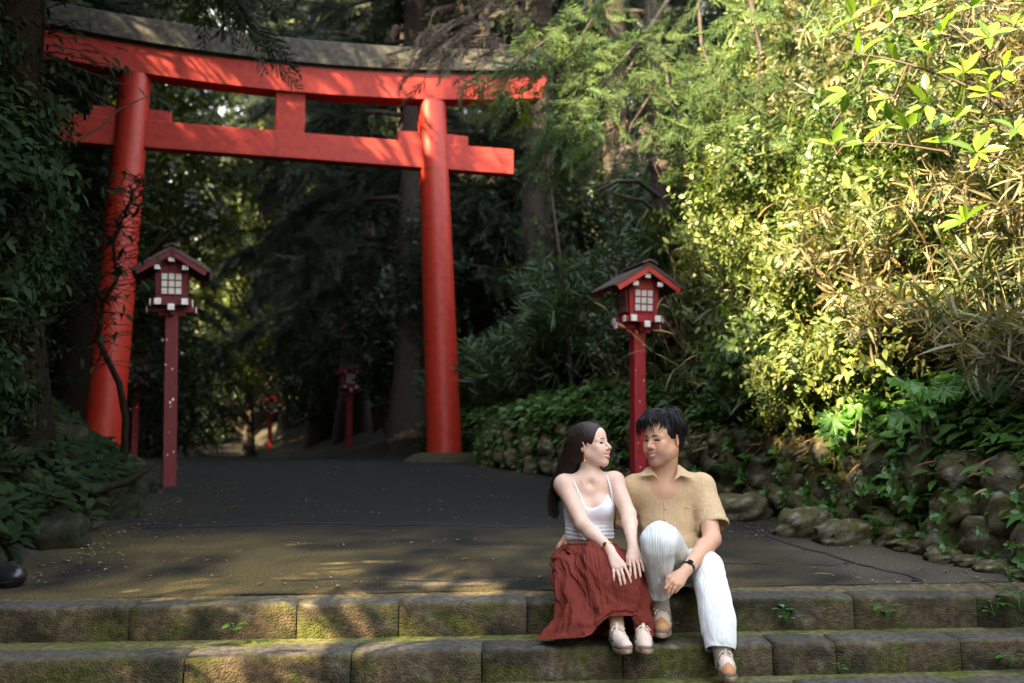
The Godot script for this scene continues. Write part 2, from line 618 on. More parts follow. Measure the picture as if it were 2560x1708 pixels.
func stairs() -> void:
	var s := Node3D.new()
	s.name = "stone_stairs"
	add_child(s)
	tag(s, "wide mossy steps of dark hewn stone blocks the couple sit on", "stairs")
	var fronts := [func(x): return 4.715 + 0.0824 * x, func(x): return 4.385 + 0.105 * x, func(x): return 4.03 + 0.11 * x]
	var tops := [0.0, -0.15, -0.285]
	var depths := [0.17, 0.20, 0.24]
	var joints := [[-4.3, -3.1, -2.42, -1.72, -0.98, -0.52, 0.07, 0.62, 1.02, 1.63, 2.24, 2.9, 3.7], [-4.2, -3.2, -2.35, -1.36, -0.68, -0.13, 0.48, 1.15, 1.44, 2.02, 2.6, 3.4], [-4.1, -3.3, -2.4, -1.7, -1.0, -0.2, 0.55, 1.2, 1.9, 2.7, 3.5]]
	for k in 3:
		for j in joints[k].size() - 1:
			var a: float = joints[k][j] + 0.003
			var b: float = joints[k][j + 1] - 0.003
			obj("block", block_mesh(a, b, fronts[k], depths[k], tops[k], 0.17, k * 31.0 + j * 7.3, Vector2(rg.randf_range(-0.008, 0.008), rg.randf_range(-0.02, 0.02))), M.stone, s)
		# the mossy strip of mortar behind the blocks, and the fill of the joints
		var mb := MB.new()
		var nx := 150
		for i in nx + 1:
			var x := lerpf(-4.2, 3.6, float(i) / nx)
			for q in 6:
				var dd: float = lerpf(fronts[k].call(x) + depths[k] - 0.02, (fronts[k - 1].call(x) + 0.05) if k > 0 else fronts[0].call(x) + 0.36, q / 5.0)
				var y: float = tops[k] - 0.009 if q == 0 else (maxf(tops[k], road_y(dd) - 0.003) if k == 0 else tops[k]) + (noise_b.get_noise_2d(x * 9.0, dd * 14.0) * 0.006 - 0.004)
				var mo := noise.get_noise_2d(x * 3.0, dd * 6.0 + k * 9.0) + 0.6 * noise_b.get_noise_2d(x * 14.0, dd * 22.0)
				mb.col = Color(0.22, 0.20, 0.085).lerp(Color(0.15, 0.18, 0.035), smoothstep(-0.2, 0.3, mo)) if k > 0 else Color(0.19, 0.155, 0.085)
				mb.vert(Vector3(x, y, -dd))
		for i in nx:
			for q in 5:
				var a := i * 6 + q
				mb.quad(a, a + 6, a + 7, a + 1)
		# joint filling just behind the risers
		obj("mortar_bed", mb.mesh(), M.stone, s)
		for i in joints[k].size():
			var x: float = joints[k][i]
			var h: float = 0.15
			var p: float = fronts[k].call(x) + 0.035
			var jm := MB.new()
			jm.col = Color(0.17, 0.15, 0.11).lerp(Color(0.06, 0.055, 0.04), rg.randf())
			jm.box(Vector3(0.03, h, depths[k] - 0.02), Transform3D(Basis(Vector3.UP, 0.1), Vector3(x, tops[k] - 0.014 - h / 2, -p + 0.012 - depths[k] / 2)), 0.004)
			obj("joint", jm.mesh(), M.stone, s)
	# body under the steps
	var mb2 := MB.new()
	mb2.col = Color(0.08, 0.075, 0.06)
	mb2.box(Vector3(8.0, 0.4, 0.5), Transform3D(Basis(Vector3.UP, 0.082), Vector3(-0.3, -0.27, -5.06)))
	obj("core", mb2.mesh(), M.stone, s)


func rock_mesh(seed_: float, sharp := 3.2, bare := Color(0.165, 0.145, 0.095), mossy := Color(0.125, 0.110, 0.032), spots := 0.8, rings := 14, seg := 22) -> ArrayMesh:
	var mb := MB.new()
	for j in rings + 1:
		var la := PI * j / rings - PI / 2
		for i in seg + 1:
			var lo := TAU * i / seg
			var p := Vector3(cos(la) * cos(lo), sin(la), -cos(la) * sin(lo))
			var q := p.abs()
			var k := pow(pow(q.x, sharp) + pow(q.y, sharp) + pow(q.z, sharp), -1.0 / sharp)
			p *= k
			var cell := Vector3(cos(lo) * cos(la), sin(la), -cos(la) * sin(lo))
			var r := 1.0 + 0.30 * noise.get_noise_3d(cell.x * 1.1 + seed_, cell.y * 1.1, cell.z * 1.1 + seed_) + 0.16 * noise_b.get_noise_3d(cell.x * 2.6 + seed_, cell.y * 2.6, cell.z * 2.6) - 0.10 * absf(noise.get_noise_3d(cell.x * 2.2, cell.y * 2.2 + seed_, cell.z * 2.2))
			var moss := noise.get_noise_3d(cell.x * 1.6 + seed_ * 2.0, cell.y * 1.6 + 7.0, cell.z * 1.6) + 0.55 * noise_b.get_noise_3d(cell.x * 5.0 + seed_, cell.y * 5.0, cell.z * 5.0) + cell.y * 0.25
			var lichen := noise_b.get_noise_3d(cell.x * 4.0 + seed_ + 30.0, cell.y * 4.0, cell.z * 4.0)
			var tone := bare.lerp(mossy, smoothstep(-0.25, 0.2, moss))
			tone = tone.lerp(Color(0.36, 0.36, 0.28), smoothstep(0.24, 0.38, lichen) * spots)
			mb.col = tone
			mb.vert(p * r)
	mb.grid(seg + 1, rings + 1, 0)
	# close the seam's normals
	mb.smooth()
	for j in rings + 1:
		var a := j * (seg + 1)
		var nn := (mb.n[a] + mb.n[a + seg]).normalized()
		mb.n[a] = nn
		mb.n[a + seg] = nn
	return mb.mesh()


func walls() -> void:
	var rocks := []
	for k in 14:
		var m := rock_mesh(k * 11.7, 2.6 + 0.35 * (k % 4))
		m.surface_set_material(0, M.rock)
		rocks.append(m)
	M.rocks = rocks
	var shaded_mossed := []
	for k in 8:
		var m := rock_mesh(k * 7.1 + 3.0, 2.4 + 0.3 * (k % 4), Color(0.030, 0.030, 0.019), Color(0.020, 0.025, 0.009), 0.1)  # mossy rock with its colour darkened to stand in for shade
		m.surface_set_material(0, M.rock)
		shaded_mossed.append(m)
	var wall := Node3D.new()
	wall.name = "stone_wall"
	add_child(wall)
	tag(wall, "low retaining wall of mossy, lichen-spotted boulders at the foot of the right bank", "wall")
	var row := 0
	for course in 3:
		var d := 2.2 + 0.17 * (course % 2)
		while d < 13.8:
			var along := rg.randf_range(0.30, 0.52) * (1.0 if course < 2 else 0.85)
			var high := rg.randf_range(0.22, 0.30)
			var mid := d + along * 0.5
			var r := table(ROAD_R, mid)
			var slope := (table(ROAD_R, mid + 0.3) - table(ROAD_R, mid - 0.3)) / 0.6
			var p := Vector3(r + 0.10 + course * 0.055 + rg.randf_range(-0.03, 0.03), ground_y(r - 0.02, mid) * 0.0 + (road_y(mid) if mid > 4.62 else lerpf(-0.5, 0.0, smoothstep(3.4, 4.62, mid))) + 0.08 + course * 0.19 + rg.randf_range(-0.03, 0.03), -mid)
			var b := Basis(Vector3.UP, atan2(slope, 1.0) + rg.randf_range(-0.15, 0.15)) * Basis(Vector3(0, 0, 1), rg.randf_range(-0.2, 0.2) - 0.15) * Basis(Vector3(1, 0, 0), rg.randf_range(-0.5, 0.5))
			b = b * Basis.from_scale(Vector3(rg.randf_range(0.13, 0.19), high * 0.58, along * 0.57))
			piece("stone", rocks[rg.randi() % 14], Transform3D(b, p), wall)
			d += along * 0.93
		row += 1
	# boulders and small stones lying along its foot
	for q in [[1.72, 7.55, 0.26, 0.12, "long mossy boulder lying at the road's edge behind the man's shoulder"], [1.95, 6.75, 0.19, 0.12, "dark lichen-topped boulder between the long mossy one and the wedge-shaped one"], [2.1, 6.4, 0.2, 0.10, "wedge-shaped grey boulder at the road's edge nearest to the bottom right kerb stones"]]:
		var o := thing("boulder", q[4], "boulder", Vector3(q[0], road_y(q[1]) + q[3] * 0.45, -q[1]), rg.randf_range(0.5, 0.9))
		var p := piece("stone", rocks[(int(q[1] * 10.0)) % 14], Transform3D(Basis.from_scale(Vector3(q[2], q[3], q[2] * 0.72)), Vector3.ZERO), o)
		p.name = "stone"
	var kerb := Node3D.new()
	kerb.name = "kerb_stones"
	add_child(kerb)
	tag(kerb, "row of small pale lichen-covered stones edging the asphalt below the wall", "kerb")
	var d2 := 4.75
	while d2 < 6.3:
		var r := table(ROAD_R, d2)
		var s := rg.randf_range(0.07, 0.12)
		piece("stone", rocks[rg.randi() % 14], Transform3D(Basis(Vector3.UP, rg.randf() * TAU) * Basis.from_scale(Vector3(s, s * 0.5, s * 1.3)), Vector3(r - 0.05, road_y(d2) + 0.01, -d2)), kerb)
		d2 += s * 1.9
	# the mossy rocks on the left, coloured darker to stand in for shade
	var bank := Node3D.new()
	bank.name = "rock_bank"
	add_child(bank)
	tag(bank, "heap of mossy rocks, their colour darkened for deep shade, along the left edge of the road", "rocks")
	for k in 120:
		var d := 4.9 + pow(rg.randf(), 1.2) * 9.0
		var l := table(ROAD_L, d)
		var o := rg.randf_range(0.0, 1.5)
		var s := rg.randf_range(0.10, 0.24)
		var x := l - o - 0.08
		piece("rock", shaded_mossed[rg.randi() % 8], Transform3D(Basis(Vector3.UP, rg.randf() * TAU) * Basis.from_scale(Vector3(s, s * rg.randf_range(0.6, 0.9), s * rg.randf_range(0.8, 1.2))), Vector3(x, ground_y(x, d) + s * 0.15, -d)), bank)


# ------------------------------------------------------------------ the gate
const GATE_AT := Vector3(-3.2, 0.46, -13.86)
const GATE_TURN := 0.267


func curved_beam(half: float, low: float, high: float, deep: float, rise: float, cant := 0.0, ridge := 0.0) -> ArrayMesh:
	var mb := MB.new()
	var nx := 40
	var ring := [Vector2(-0.5, 0), Vector2(0.5, 0), Vector2(0.5, 0), Vector2(0.5, 1), Vector2(0.5, 1), Vector2(0, 1), Vector2(0, 1), Vector2(-0.5, 1), Vector2(-0.5, 1), Vector2(-0.5, 0)]
	for i in nx + 1:
		var s := lerpf(-1.0, 1.0, float(i) / nx)
		for k in ring.size():
			var q: Vector2 = ring[k]
			var x := s * (half + cant * (q.y - 0.5))
			var y: float = lerpf(low, high, q.y) + rise * (s * half) * (s * half)
			if q.x == 0.0:
				y += ridge
			mb.vert(Vector3(x, y, q.x * deep))
	for i in nx:
		for k in range(0, ring.size(), 2):
			var a := i * ring.size() + k
			mb.quad(a, a + ring.size(), a + ring.size() + 1, a + 1)
	for e in [0, nx]:
		var p := []
		for k in [0, 1, 3, 5, 7]:
			p.append(mb.v[e * ring.size() + k])
		if e == 0:
			mb.face(p[1], p[2], p[4], p[0]); mb.face3(p[2], p[3], p[4])
		else:
			mb.face(p[0], p[4], p[2], p[1]); mb.face3(p[4], p[3], p[2])
	# quads above were wound for the outside as seen along +x; flip where needed
	for k in range(0, mb.idx.size(), 3):
		var a: Vector3 = mb.v[mb.idx[k]]
		var b: Vector3 = mb.v[mb.idx[k + 2]]
		var d: Vector3 = mb.v[mb.idx[k + 1]]
		var nn := (b - a).cross(d - a)
		var mid := (a + b + d) / 3.0
		var axis := Vector3(0 if absf(nn.normalized().x) < 0.8 else 0, (low + high) * 0.5 + rise * mid.x * mid.x, 0)
		var out := Vector3(mid.x if absf(nn.normalized().x) > 0.8 else 0.0, mid.y - axis.y, mid.z)
		if nn.dot(out) < 0:
			var t := mb.idx[k + 1]
			mb.idx[k + 1] = mb.idx[k + 2]
			mb.idx[k + 2] = t
	return mb.mesh()


func torii() -> void:
	var g := thing("torii_gate", "tall vermilion shrine gate with a dark curved top beam spanning the road", "gate", GATE_AT, GATE_TURN)
	for s in [-1, 1]:
		var mb := MB.new()
		var prof := []
		for k in 25:
			var u := k / 24.0
			var r: float = lerpf(0.258, 0.208, u)
			if k == 0:
				r += 0.006
			prof.append(Vector2(r, u * 5.30))
		mb.lathe(prof, Vector3.ZERO, 40)
		# straight round shaft leaning inwards
		for i in mb.v.size():
			mb.v[i].x += s * (2.31 - 0.0445 * mb.v[i].y)
		obj("pillar", mb.mesh(), M.vermilion, g)
	obj("upper_beam", curved_beam(3.78, 5.235, 5.605, 0.34, 0.0175, 0.10), M.vermilion_beam, g)
	obj("top_beam", curved_beam(3.95, 5.655, 5.985, 0.46, 0.0175, 0.22, 0.10), M.kasagi, g)
	var mb2 := MB.new()
	mb2.box(Vector3(7.7, 0.062, 0.26), Transform3D(Basis(), Vector3(0, 5.66, 0)), 0.002)
	obj("shadow_gap", curved_beam(3.74, 5.6, 5.665, 0.28, 0.0175), M.kasagi, g)
	mb2 = MB.new()
	mb2.box(Vector3(6.64, 0.385, 0.2), Transform3D(Basis(), Vector3(0, 4.475, 0)), 0.012)
	obj("tie_beam", mb2.mesh(), M.vermilion_beam, g)
	mb2 = MB.new()
	mb2.box(Vector3(0.41, 0.60, 0.18), Transform3D(Basis(), Vector3(0.02, 4.955, 0)), 0.01)
	obj("centre_strut", mb2.mesh(), M.vermilion_beam, g)
	for s in [-1, 1]:
		for t in [-1, 1]:
			mb2 = MB.new()
			mb2.box(Vector3(0.36, 0.165, 0.15), Transform3D(Basis(Vector3(0, 0, 1), -t * 0.03), Vector3(s * 2.1 + t * 0.34, 4.742, 0)), 0.008)
			obj("wedge", mb2.mesh(), M.vermilion_beam, g)
		var mb3 := MB.new()
		mb3.col = Color(0.075, 0.075, 0.04)
		mb3.lathe([Vector2(0.62, -0.12), Vector2(0.56, 0.02), Vector2(0.46, 0.09), Vector2(0.36, 0.125), Vector2(0.2, 0.13)], Vector3(s * 2.31, 0, 0), 28, 0.06, s * 2.0)
		obj("base_stone", mb3.mesh(), M.rock, g)


# ------------------------------------------------------------------ lanterns
func lantern(label: String, at: Vector3, turn: float, post_h: float, k := 1.0, lean := 0.0, red: Material = M.lantern_red) -> Node3D:
	var t := thing("lantern_post", label, "lantern", at, turn, "red lanterns along the road")
	t.rotation.z = lean
	var mb := MB.new()
	mb.box(Vector3(0.145, post_h + 0.1, 0.145) * Vector3(k, 1, k), Transform3D(Basis(), Vector3(0, post_h / 2 - 0.05, 0)), 0.012)
	obj("post", mb.mesh(), red, t)
	var y := post_h
	# cross of curved bracket arms with white ends
	for ax in 2:
		mb = MB.new()
		var turn_b := Basis(Vector3.UP, PI / 2 * ax)
		var yy := y + (0.028 if ax == 0 else 0.031)
		mb.box(Vector3(0.52, 0.062, 0.066) * k, Transform3D(turn_b, Vector3(0, yy, 0)), 0.006)
		mb.box(Vector3(0.30, 0.05, 0.062) * k, Transform3D(turn_b, Vector3(0, yy - 0.05 * k, 0)), 0.012)
		var arm := obj("bracket_arm", mb.mesh(), red, t)
		for s in [-1, 1]:
			mb = MB.new()
			mb.box(Vector3(0.012, 0.068, 0.072) * k, Transform3D(turn_b, turn_b * Vector3(s * 0.263 * k, 0, 0) + Vector3(0, yy, 0)), 0.003)
			obj("white_end", mb.mesh(), M.white_paint, arm)
	y += 0.062 * k
	# frame of four crossing beams under the lamp box
	for ax in 2:
		for s in [-1, 1]:
			mb = MB.new()
			var turn_b := Basis(Vector3.UP, PI / 2 * ax)
			var yy := y + (0.036 if ax == 0 else 0.040) * k
			mb.box(Vector3(0.44, 0.066, 0.066) * k, Transform3D(turn_b, turn_b * Vector3(0, 0, s * 0.142 * k) + Vector3(0, yy, 0)), 0.004)
			var beam := obj("frame_beam", mb.mesh(), red, t)
			for e in [-1, 1]:
				mb = MB.new()
				mb.box(Vector3(0.012, 0.07, 0.072) * k, Transform3D(turn_b, turn_b * Vector3(e * 0.224 * k, 0, s * 0.142 * k) + Vector3(0, yy, 0)), 0.003)
				obj("white_end", mb.mesh(), M.white_paint, beam)
	y += 0.06 * k
	# lamp box: a tapered body, wider at the top, with a lattice window on every side
	mb = MB.new()
	var lo := 0.158 * k
	var hi := 0.178 * k
	var bh := 0.345 * k
	var c := []
	for q in [[lo, y], [hi, y + bh]]:
		for s in [[-1, 1], [1, 1], [1, -1], [-1, -1]]:
			c.append(Vector3(s[0] * q[0], q[1], s[1] * q[0]))
	for e in 4:
		mb.face(c[e], c[(e + 1) % 4], c[(e + 1) % 4 + 4], c[e + 4])
	mb.face(c[3], c[2], c[1], c[0])
	mb.face(c[4], c[5], c[6], c[7])
	var body := obj("lamp_box", mb.mesh(), red, t)
	for e in 4:
		var tb := Basis(Vector3.UP, PI / 2 * e) * Basis(Vector3(1, 0, 0), atan2(hi - lo, bh))
		var win := Node3D.new()
		win.name = child_name(t, "window")
		t.add_child(win)
		win.transform = Transform3D(tb, Basis(Vector3.UP, PI / 2 * e) * Vector3(0, 0, (lo + hi) / 2 + 0.006) + Vector3(0, y + bh * 0.53, 0))
		var pm := MB.new()
		pm.box(Vector3(0.060, 0.066, 0.006) * k, Transform3D(), 0.001)
		var pane_mesh := pm.mesh()
		pane_mesh.surface_set_material(0, M.paper)
		for i in 3:
			for j in 3:
				piece("pane", pane_mesh, Transform3D(Basis(), Vector3((i - 1) * 0.074, (j - 1) * 0.08, 0) * k), win)
		mb = MB.new()
		for i in 4:
			mb.box(Vector3(0.013, 0.255, 0.016) * k, Transform3D(Basis(), Vector3((i - 1.5) * 0.074, 0, 0.001) * k), 0.003)
			mb.box(Vector3(0.236, 0.013, 0.015) * k, Transform3D(Basis(), Vector3(0, (i - 1.5) * 0.08, 0.002) * k), 0.003)
		obj("lattice", mb.mesh(), red, win)
	y += bh
	# purlins with white ends and the gabled roof; the ridge runs front to back
	for q in [[-0.145, 0.005], [0.145, 0.005], [0.0, 0.095]]:
		mb = MB.new()
		mb.box(Vector3(0.06, 0.06, 0.56) * k, Transform3D(Basis(), Vector3(q[0] * k, y + q[1] * k, 0)), 0.004)
		var pur := obj("purlin", mb.mesh(), red, t)
		for e in [-1, 1]:
			mb = MB.new()
			mb.box(Vector3(0.066, 0.05, 0.012) * k, Transform3D(Basis(), Vector3(q[0] * k, y + q[1] * k, e * 0.284 * k)), 0.003)
			obj("white_end", mb.mesh(), M.white_paint, pur)
	var roof := Node3D.new()
	roof.name = child_name(t, "roof")
	t.add_child(roof)
	var peak := y + 0.20 * k
	var half := 0.39 * k
	var drop := 0.245 * k
	var ang := atan2(drop, half)
	var lng := sqrt(half * half + drop * drop)
	for s in [-1, 1]:
		var tb := Basis(Vector3(0, 0, 1), -s * ang)
		var dirn := tb * Vector3(s, 0, 0)
		var up := tb * Vector3(0, 1, 0)
		mb = MB.new()
		mb.box(Vector3(lng + 0.02, 0.022 * k, 0.66 * k), Transform3D(tb, Vector3(0, peak, 0) + dirn * lng * 0.5 + up * 0.011 * k), 0.004)
		# standing seams
		for i in 8:
			mb.box(Vector3(lng + 0.03, 0.02 * k, 0.022 * k), Transform3D(tb, Vector3(0, peak, (i - 3.5) * 0.089 * k) + dirn * (lng * 0.5 + 0.006) + up * 0.03 * k), 0.004)
		obj("roof_sheet", mb.mesh(), M.roof, roof)
		for e in [-1, 1]:
			mb = MB.new()
			mb.box(Vector3(lng - 0.012, 0.058 * k, 0.02 * k), Transform3D(tb, Vector3(0, peak, e * 0.315 * k) + dirn * (lng * 0.5 - 0.004) - up * 0.03 * k), 0.003)
			obj("bargeboard", mb.mesh(), M.lantern_bright if red == M.lantern_red else red, roof)
	mb = MB.new()
	for s in [-1, 1]:
		var tb := Basis(Vector3(0, 0, 1), -s * ang * 0.8)
		mb.box(Vector3(0.10, 0.022, 0.70) * k, Transform3D(tb, Vector3(s * 0.042 * k, peak + 0.042 * k, 0)), 0.004)
	obj("ridge_cap", mb.mesh(), M.roof, roof)
	# gable boards behind the bargeboards
	mb = MB.new()
	for e in [-1, 1]:
		var z: float = e * 0.17 * k
		mb.face3(Vector3(-0.2 * k, y - 0.01, z), Vector3(0.2 * k, y - 0.01, z), Vector3(0, peak - 0.04 * k, z))
	obj("gable_board", mb.mesh(), red, t)
	# flakes of paint off the post
	mb = MB.new()
	for q in 9:
		var hgt := rg.randf_range(0.1, post_h)
		var s: float = rg.randf_range(0.006, 0.013)
		mb.box(Vector3(s, s * rg.randf_range(1.2, 2.6), 0.0016), Transform3D(Basis(Vector3(0, 0, 1), rg.randf_range(-0.4, 0.4)), Vector3(rg.randf_range(-0.05, 0.05), hgt, 0.0728 * k)), 0.0005)
	obj("bare_patches", mb.mesh(), M.white_paint, t).set_meta("kind", "stuff")
	return t


func lanterns() -> void:
	var turn := 0.30
	var r := lantern("red lantern post with a gabled roof standing right behind the seated couple", Vector3(1.155, road_y(9.2), -9.2), turn, 1.50, 0.84, -0.008)
	var mb := MB.new()
	mb.box(Vector3(0.07, 0.10, 0.07), Transform3D(Basis(), Vector3(0.112, 0.24, 0)), 0.004)
	obj("switch_box", mb.mesh(), M.lantern_red, r)
	lantern("red lantern post, its colour darkened for deep shade, before the gate's left pillar", Vector3(-3.34, road_y(9.8), -9.8), turn, 1.70, 0.88, 0.02, M.lantern_shaded)
	lantern("distant red lantern post left of the gate's right pillar", Vector3(-4.08, road_y(25.0), -25.0), turn, 1.70, 1.02)
	lantern("small far lantern post with white ends, second from the gate's right pillar", Vector3(-9.2, road_y(38.0), -38.0), turn + 0.1, 1.70)
	lantern("tiny far lantern post lit red, on the right edge of the path's dark end", Vector3(-15.3, road_y(54.0), -54.0), turn + 0.1, 1.70)
	lantern("farthest tiny lantern post, at the end of the path", Vector3(-18.6, road_y(62.0), -62.0), turn + 0.1, 1.75)
	lantern("far lantern seen just right of the gate's left pillar, half hidden in leaves", Vector3(-9.05, road_y(24.0), -24.0), turn, 1.75)


# ------------------------------------------------------------------ leaf meshes; all grow along +y from the origin
func leaf(mb: MB, at: Vector3, dirn: Vector3, up: Vector3, length: float, width: float, fold := 0.25, droop := 0.2) -> void:
	var d := dirn.normalized()
	var s := d.cross(up).normalized()
	var n := s.cross(d).normalized()
	var base := mb.v.size()
	var prof := [[0.0, 0.03], [0.28, 0.42], [0.55, 0.5], [0.8, 0.27], [1.0, 0.0]]
	for k in 5:
		var u: float = prof[k][0]
		var w: float = prof[k][1] * width
		var mid := at + d * length * u - n * droop * length * u * u
		if k == 4:
			mb.vert(mid, n, Vector2(0.5, 1))
		else:
			mb.vert(mid + s * w + n * fold * w, (n - s * fold).normalized(), Vector2(0, u))
			mb.vert(mid, n, Vector2(0.5, u))
			mb.vert(mid - s * w + n * fold * w, (n + s * fold).normalized(), Vector2(1, u))
	for k in 3:
		var a := base + k * 3
		mb.quad(a, a + 3, a + 4, a + 1)
		mb.quad(a + 1, a + 4, a + 5, a + 2)
	mb.tri(base + 9, base + 12, base + 10)
	mb.tri(base + 10, base + 12, base + 11)


func spindle(mb: MB, a: Vector3, b: Vector3, r: float) -> void:
	var d := (b - a).normalized()
	var s := d.cross(Vector3(0.31, 0.2, 0.93)).normalized()
	var o := d.cross(s)
	var base := mb.v.size()
	for k in 3:
		var t := TAU * k / 3.0
		var q := s * cos(t) + o * sin(t)
		mb.vert(a + q * r * 0.7, q)
	for k in 3:
		var t := TAU * k / 3.0
		var q := s * cos(t) + o * sin(t)
		mb.vert(a.lerp(b, 0.6) + q * r, q)
	mb.vert(b, d)
	for k in 3:
		var k2 := (k + 1) % 3
		mb.quad(base + k, base + k2, base + 3 + k2, base + 3 + k)
		mb.tri(base + 3 + k, base + 3 + k2, base + 6)


func cedar_spray_mesh(seed_: int, length := 0.5, thick := 0.0055) -> ArrayMesh:
	var r := RandomNumberGenerator.new()
	r.seed = seed_
	var mb := MB.new()
	var n := 15
	var prev := Vector3.ZERO
	for k in n:
		var u := float(k + 1) / n
		var p := Vector3(sin(u * 2.0) * 0.03, u * length, -0.16 * length * u * u * 1.6)
		spindle(mb, prev, p + (p - prev) * 0.4, thick * 0.9)
		prev = p
		for s in [-1, 1]:
			var l: float = length * (0.36 * (1.0 - u * 0.72)) * r.randf_range(0.75, 1.25)
			var d := Vector3(s * r.randf_range(0.6, 1.0), r.randf_range(0.75, 1.05), r.randf_range(-0.45, 0.3)).normalized()
			var e := p + d * l + Vector3(0, 0, -0.12 * l)
			spindle(mb, p, e, thick)
			for q in 2:
				var f := p.lerp(e, r.randf_range(0.3, 0.8))
				var d2 := (d + Vector3(r.randf_range(-0.8, 0.8), 0.35, r.randf_range(-0.5, 0.5))).normalized()
				spindle(mb, f, f + d2 * l * r.randf_range(0.28, 0.5), thick * 0.85)
	return mb.mesh()


func broad_spray_mesh(seed_: int, n := 9, length := 0.3, leaf_l := 0.085, leaf_w := 0.042, hang := 0.25) -> ArrayMesh:
	var r := RandomNumberGenerator.new()
	r.seed = seed_
	var mb := MB.new()
	var prev := Vector3.ZERO
	for k in n:
		var u := float(k + 1) / n
		var p := Vector3(sin(u * 3.0 + seed_) * 0.02, u * length, cos(u * 2.0 + seed_) * 0.02)
		spindle(mb, prev, p, 0.003)
		prev = p
		var a := k * 2.4 + r.randf_range(-0.4, 0.4)
		var d := Vector3(cos(a), r.randf_range(0.1, 0.8), sin(a)).normalized()
		var up := Vector3(r.randf_range(-0.4, 0.4), 1.0, r.randf_range(-0.4, 0.4))
		leaf(mb, p, d, up, leaf_l * r.randf_range(0.75, 1.25), leaf_w * r.randf_range(0.8, 1.2), 0.22, hang)
	return mb.mesh()


func bamboo_spray_mesh(seed_: int, n := 7, leaf_l := 0.19, leaf_w := 0.020) -> ArrayMesh:
	var r := RandomNumberGenerator.new()
	r.seed = seed_
	var mb := MB.new()
	spindle(mb, Vector3.ZERO, Vector3(0, 0.16, 0.0), 0.003)
	for k in n:
		var a := r.randf() * TAU
		var p := Vector3(0, 0.05 + 0.1 * k / n, 0)
		leaf(mb, p, Vector3(cos(a) * 0.8, r.randf_range(0.2, 1.0), sin(a) * 0.8), Vector3(r.randf_range(-1, 1), 1, r.randf_range(-1, 1)), leaf_l * r.randf_range(0.7, 1.25), leaf_w, 0.2, r.randf_range(0.1, 0.55))
	return mb.mesh()


func rosette_mesh(seed_: int, n := 7, leaf_l := 0.09, leaf_w := 0.05, rise := 0.7, tone := Color.WHITE) -> ArrayMesh:
	var r := RandomNumberGenerator.new()
	r.seed = seed_
	var mb := MB.new()
	mb.col = tone
	for k in n:
		var a := TAU * k / n + r.randf_range(-0.3, 0.3)
		var h := r.randf_range(0.02, 0.11)
		var d := Vector3(cos(a), r.randf_range(0.1, rise), sin(a))
		var root := Vector3(cos(a) * 0.02, h, sin(a) * 0.02)
		spindle(mb, Vector3.ZERO, root, 0.0025)
		leaf(mb, root, d, Vector3.UP, leaf_l * r.randf_range(0.7, 1.3), leaf_w * r.randf_range(0.8, 1.2), 0.15, 0.35)
	return mb.mesh()


func fern_mesh(seed_: int) -> ArrayMesh:
	var r := RandomNumberGenerator.new()
	r.seed = seed_
	var mb := MB.new()
	mb.col = Color(0.06, 0.15, 0.025)
	for f in 6:
		var a := TAU * f / 6.0 + r.randf_range(-0.3, 0.3)
		var o := Vector3(cos(a), 0, sin(a))
		var side := Vector3(-sin(a), 0, cos(a))
		var l := r.randf_range(0.26, 0.4)
		var prev := Vector3.ZERO
		for k in 12:
			var u := (k + 1) / 12.0
			var p := o * l * u * 0.9 + Vector3(0, l * (0.95 * u - 0.75 * u * u), 0)
			spindle(mb, prev, p, 0.0025)
			for s in [-1, 1]:
				leaf(mb, p, side * s + o * 0.35, Vector3.UP, l * 0.30 * sin(PI * clampf(u * 0.9 + 0.12, 0, 1)), 0.016, 0.1, 0.25)
			prev = p
	return mb.mesh()


func stalk_mesh(seed_: int, length := 0.7) -> ArrayMesh:
	var r := RandomNumberGenerator.new()
	r.seed = seed_
	var mb := MB.new()
	var p := Vector3.ZERO
	var d := Vector3(r.randf_range(-0.2, 0.2), 1, r.randf_range(-0.2, 0.2)).normalized()
	for k in 4:
		var q := p + d * length / 4.0
		spindle(mb, p, q, 0.004)
		if k > 0:
			leaf(mb, q, d + Vector3(r.randf_range(-1, 1), r.randf_range(-0.8, 0.4), r.randf_range(-1, 1)), Vector3.UP, r.randf_range(0.1, 0.2), 0.014, 0.3, 0.5)
		d = (d + Vector3(r.randf_range(-0.3, 0.3), 0, r.randf_range(-0.3, 0.3))).normalized()
		p = q
	return mb.mesh()


func litter_mesh(seed_: int) -> ArrayMesh:
	var r := RandomNumberGenerator.new()
	r.seed = seed_
	var mb := MB.new()
	for k in 10:
		var p := Vector3(r.randf_range(-0.14, 0.14), r.randf_range(0.0, 0.03), r.randf_range(-0.14, 0.14))
		var a := r.randf() * TAU
		leaf(mb, p, Vector3(cos(a), r.randf_range(-0.2, 0.35), sin(a)), Vector3(r.randf_range(-0.5, 0.5), 1, r.randf_range(-0.5, 0.5)), r.randf_range(0.06, 0.2), r.randf_range(0.010, 0.022), 0.4, 0.2)
	return mb.mesh()


# ------------------------------------------------------------------ growing
class Growth:
	var t := []
	var c := []


func aim(dirn: Vector3, roll: float, size: float, at: Vector3) -> Transform3D:
	var y := dirn.normalized()
	var x := y.cross(Vector3(0.137, 0.25, 0.957)).normalized()
	var z := x.cross(y)
	var b := Basis(x, y, z) * Basis(Vector3.UP, roll)
	return Transform3D(b.scaled(Vector3.ONE * size) if false else Basis(b.x * size, b.y * size, b.z * size), at)


func shade_of(base: Color, spread: float, r: RandomNumberGenerator) -> Color:
	var k := 1.0 + r.randf_range(-spread, spread)
	var w := r.randf_range(-spread, spread) * 0.35
	return Color(clampf(base.r * (k + w), 0, 1), clampf(base.g * k, 0, 1), clampf(base.b * (k - w), 0, 1))


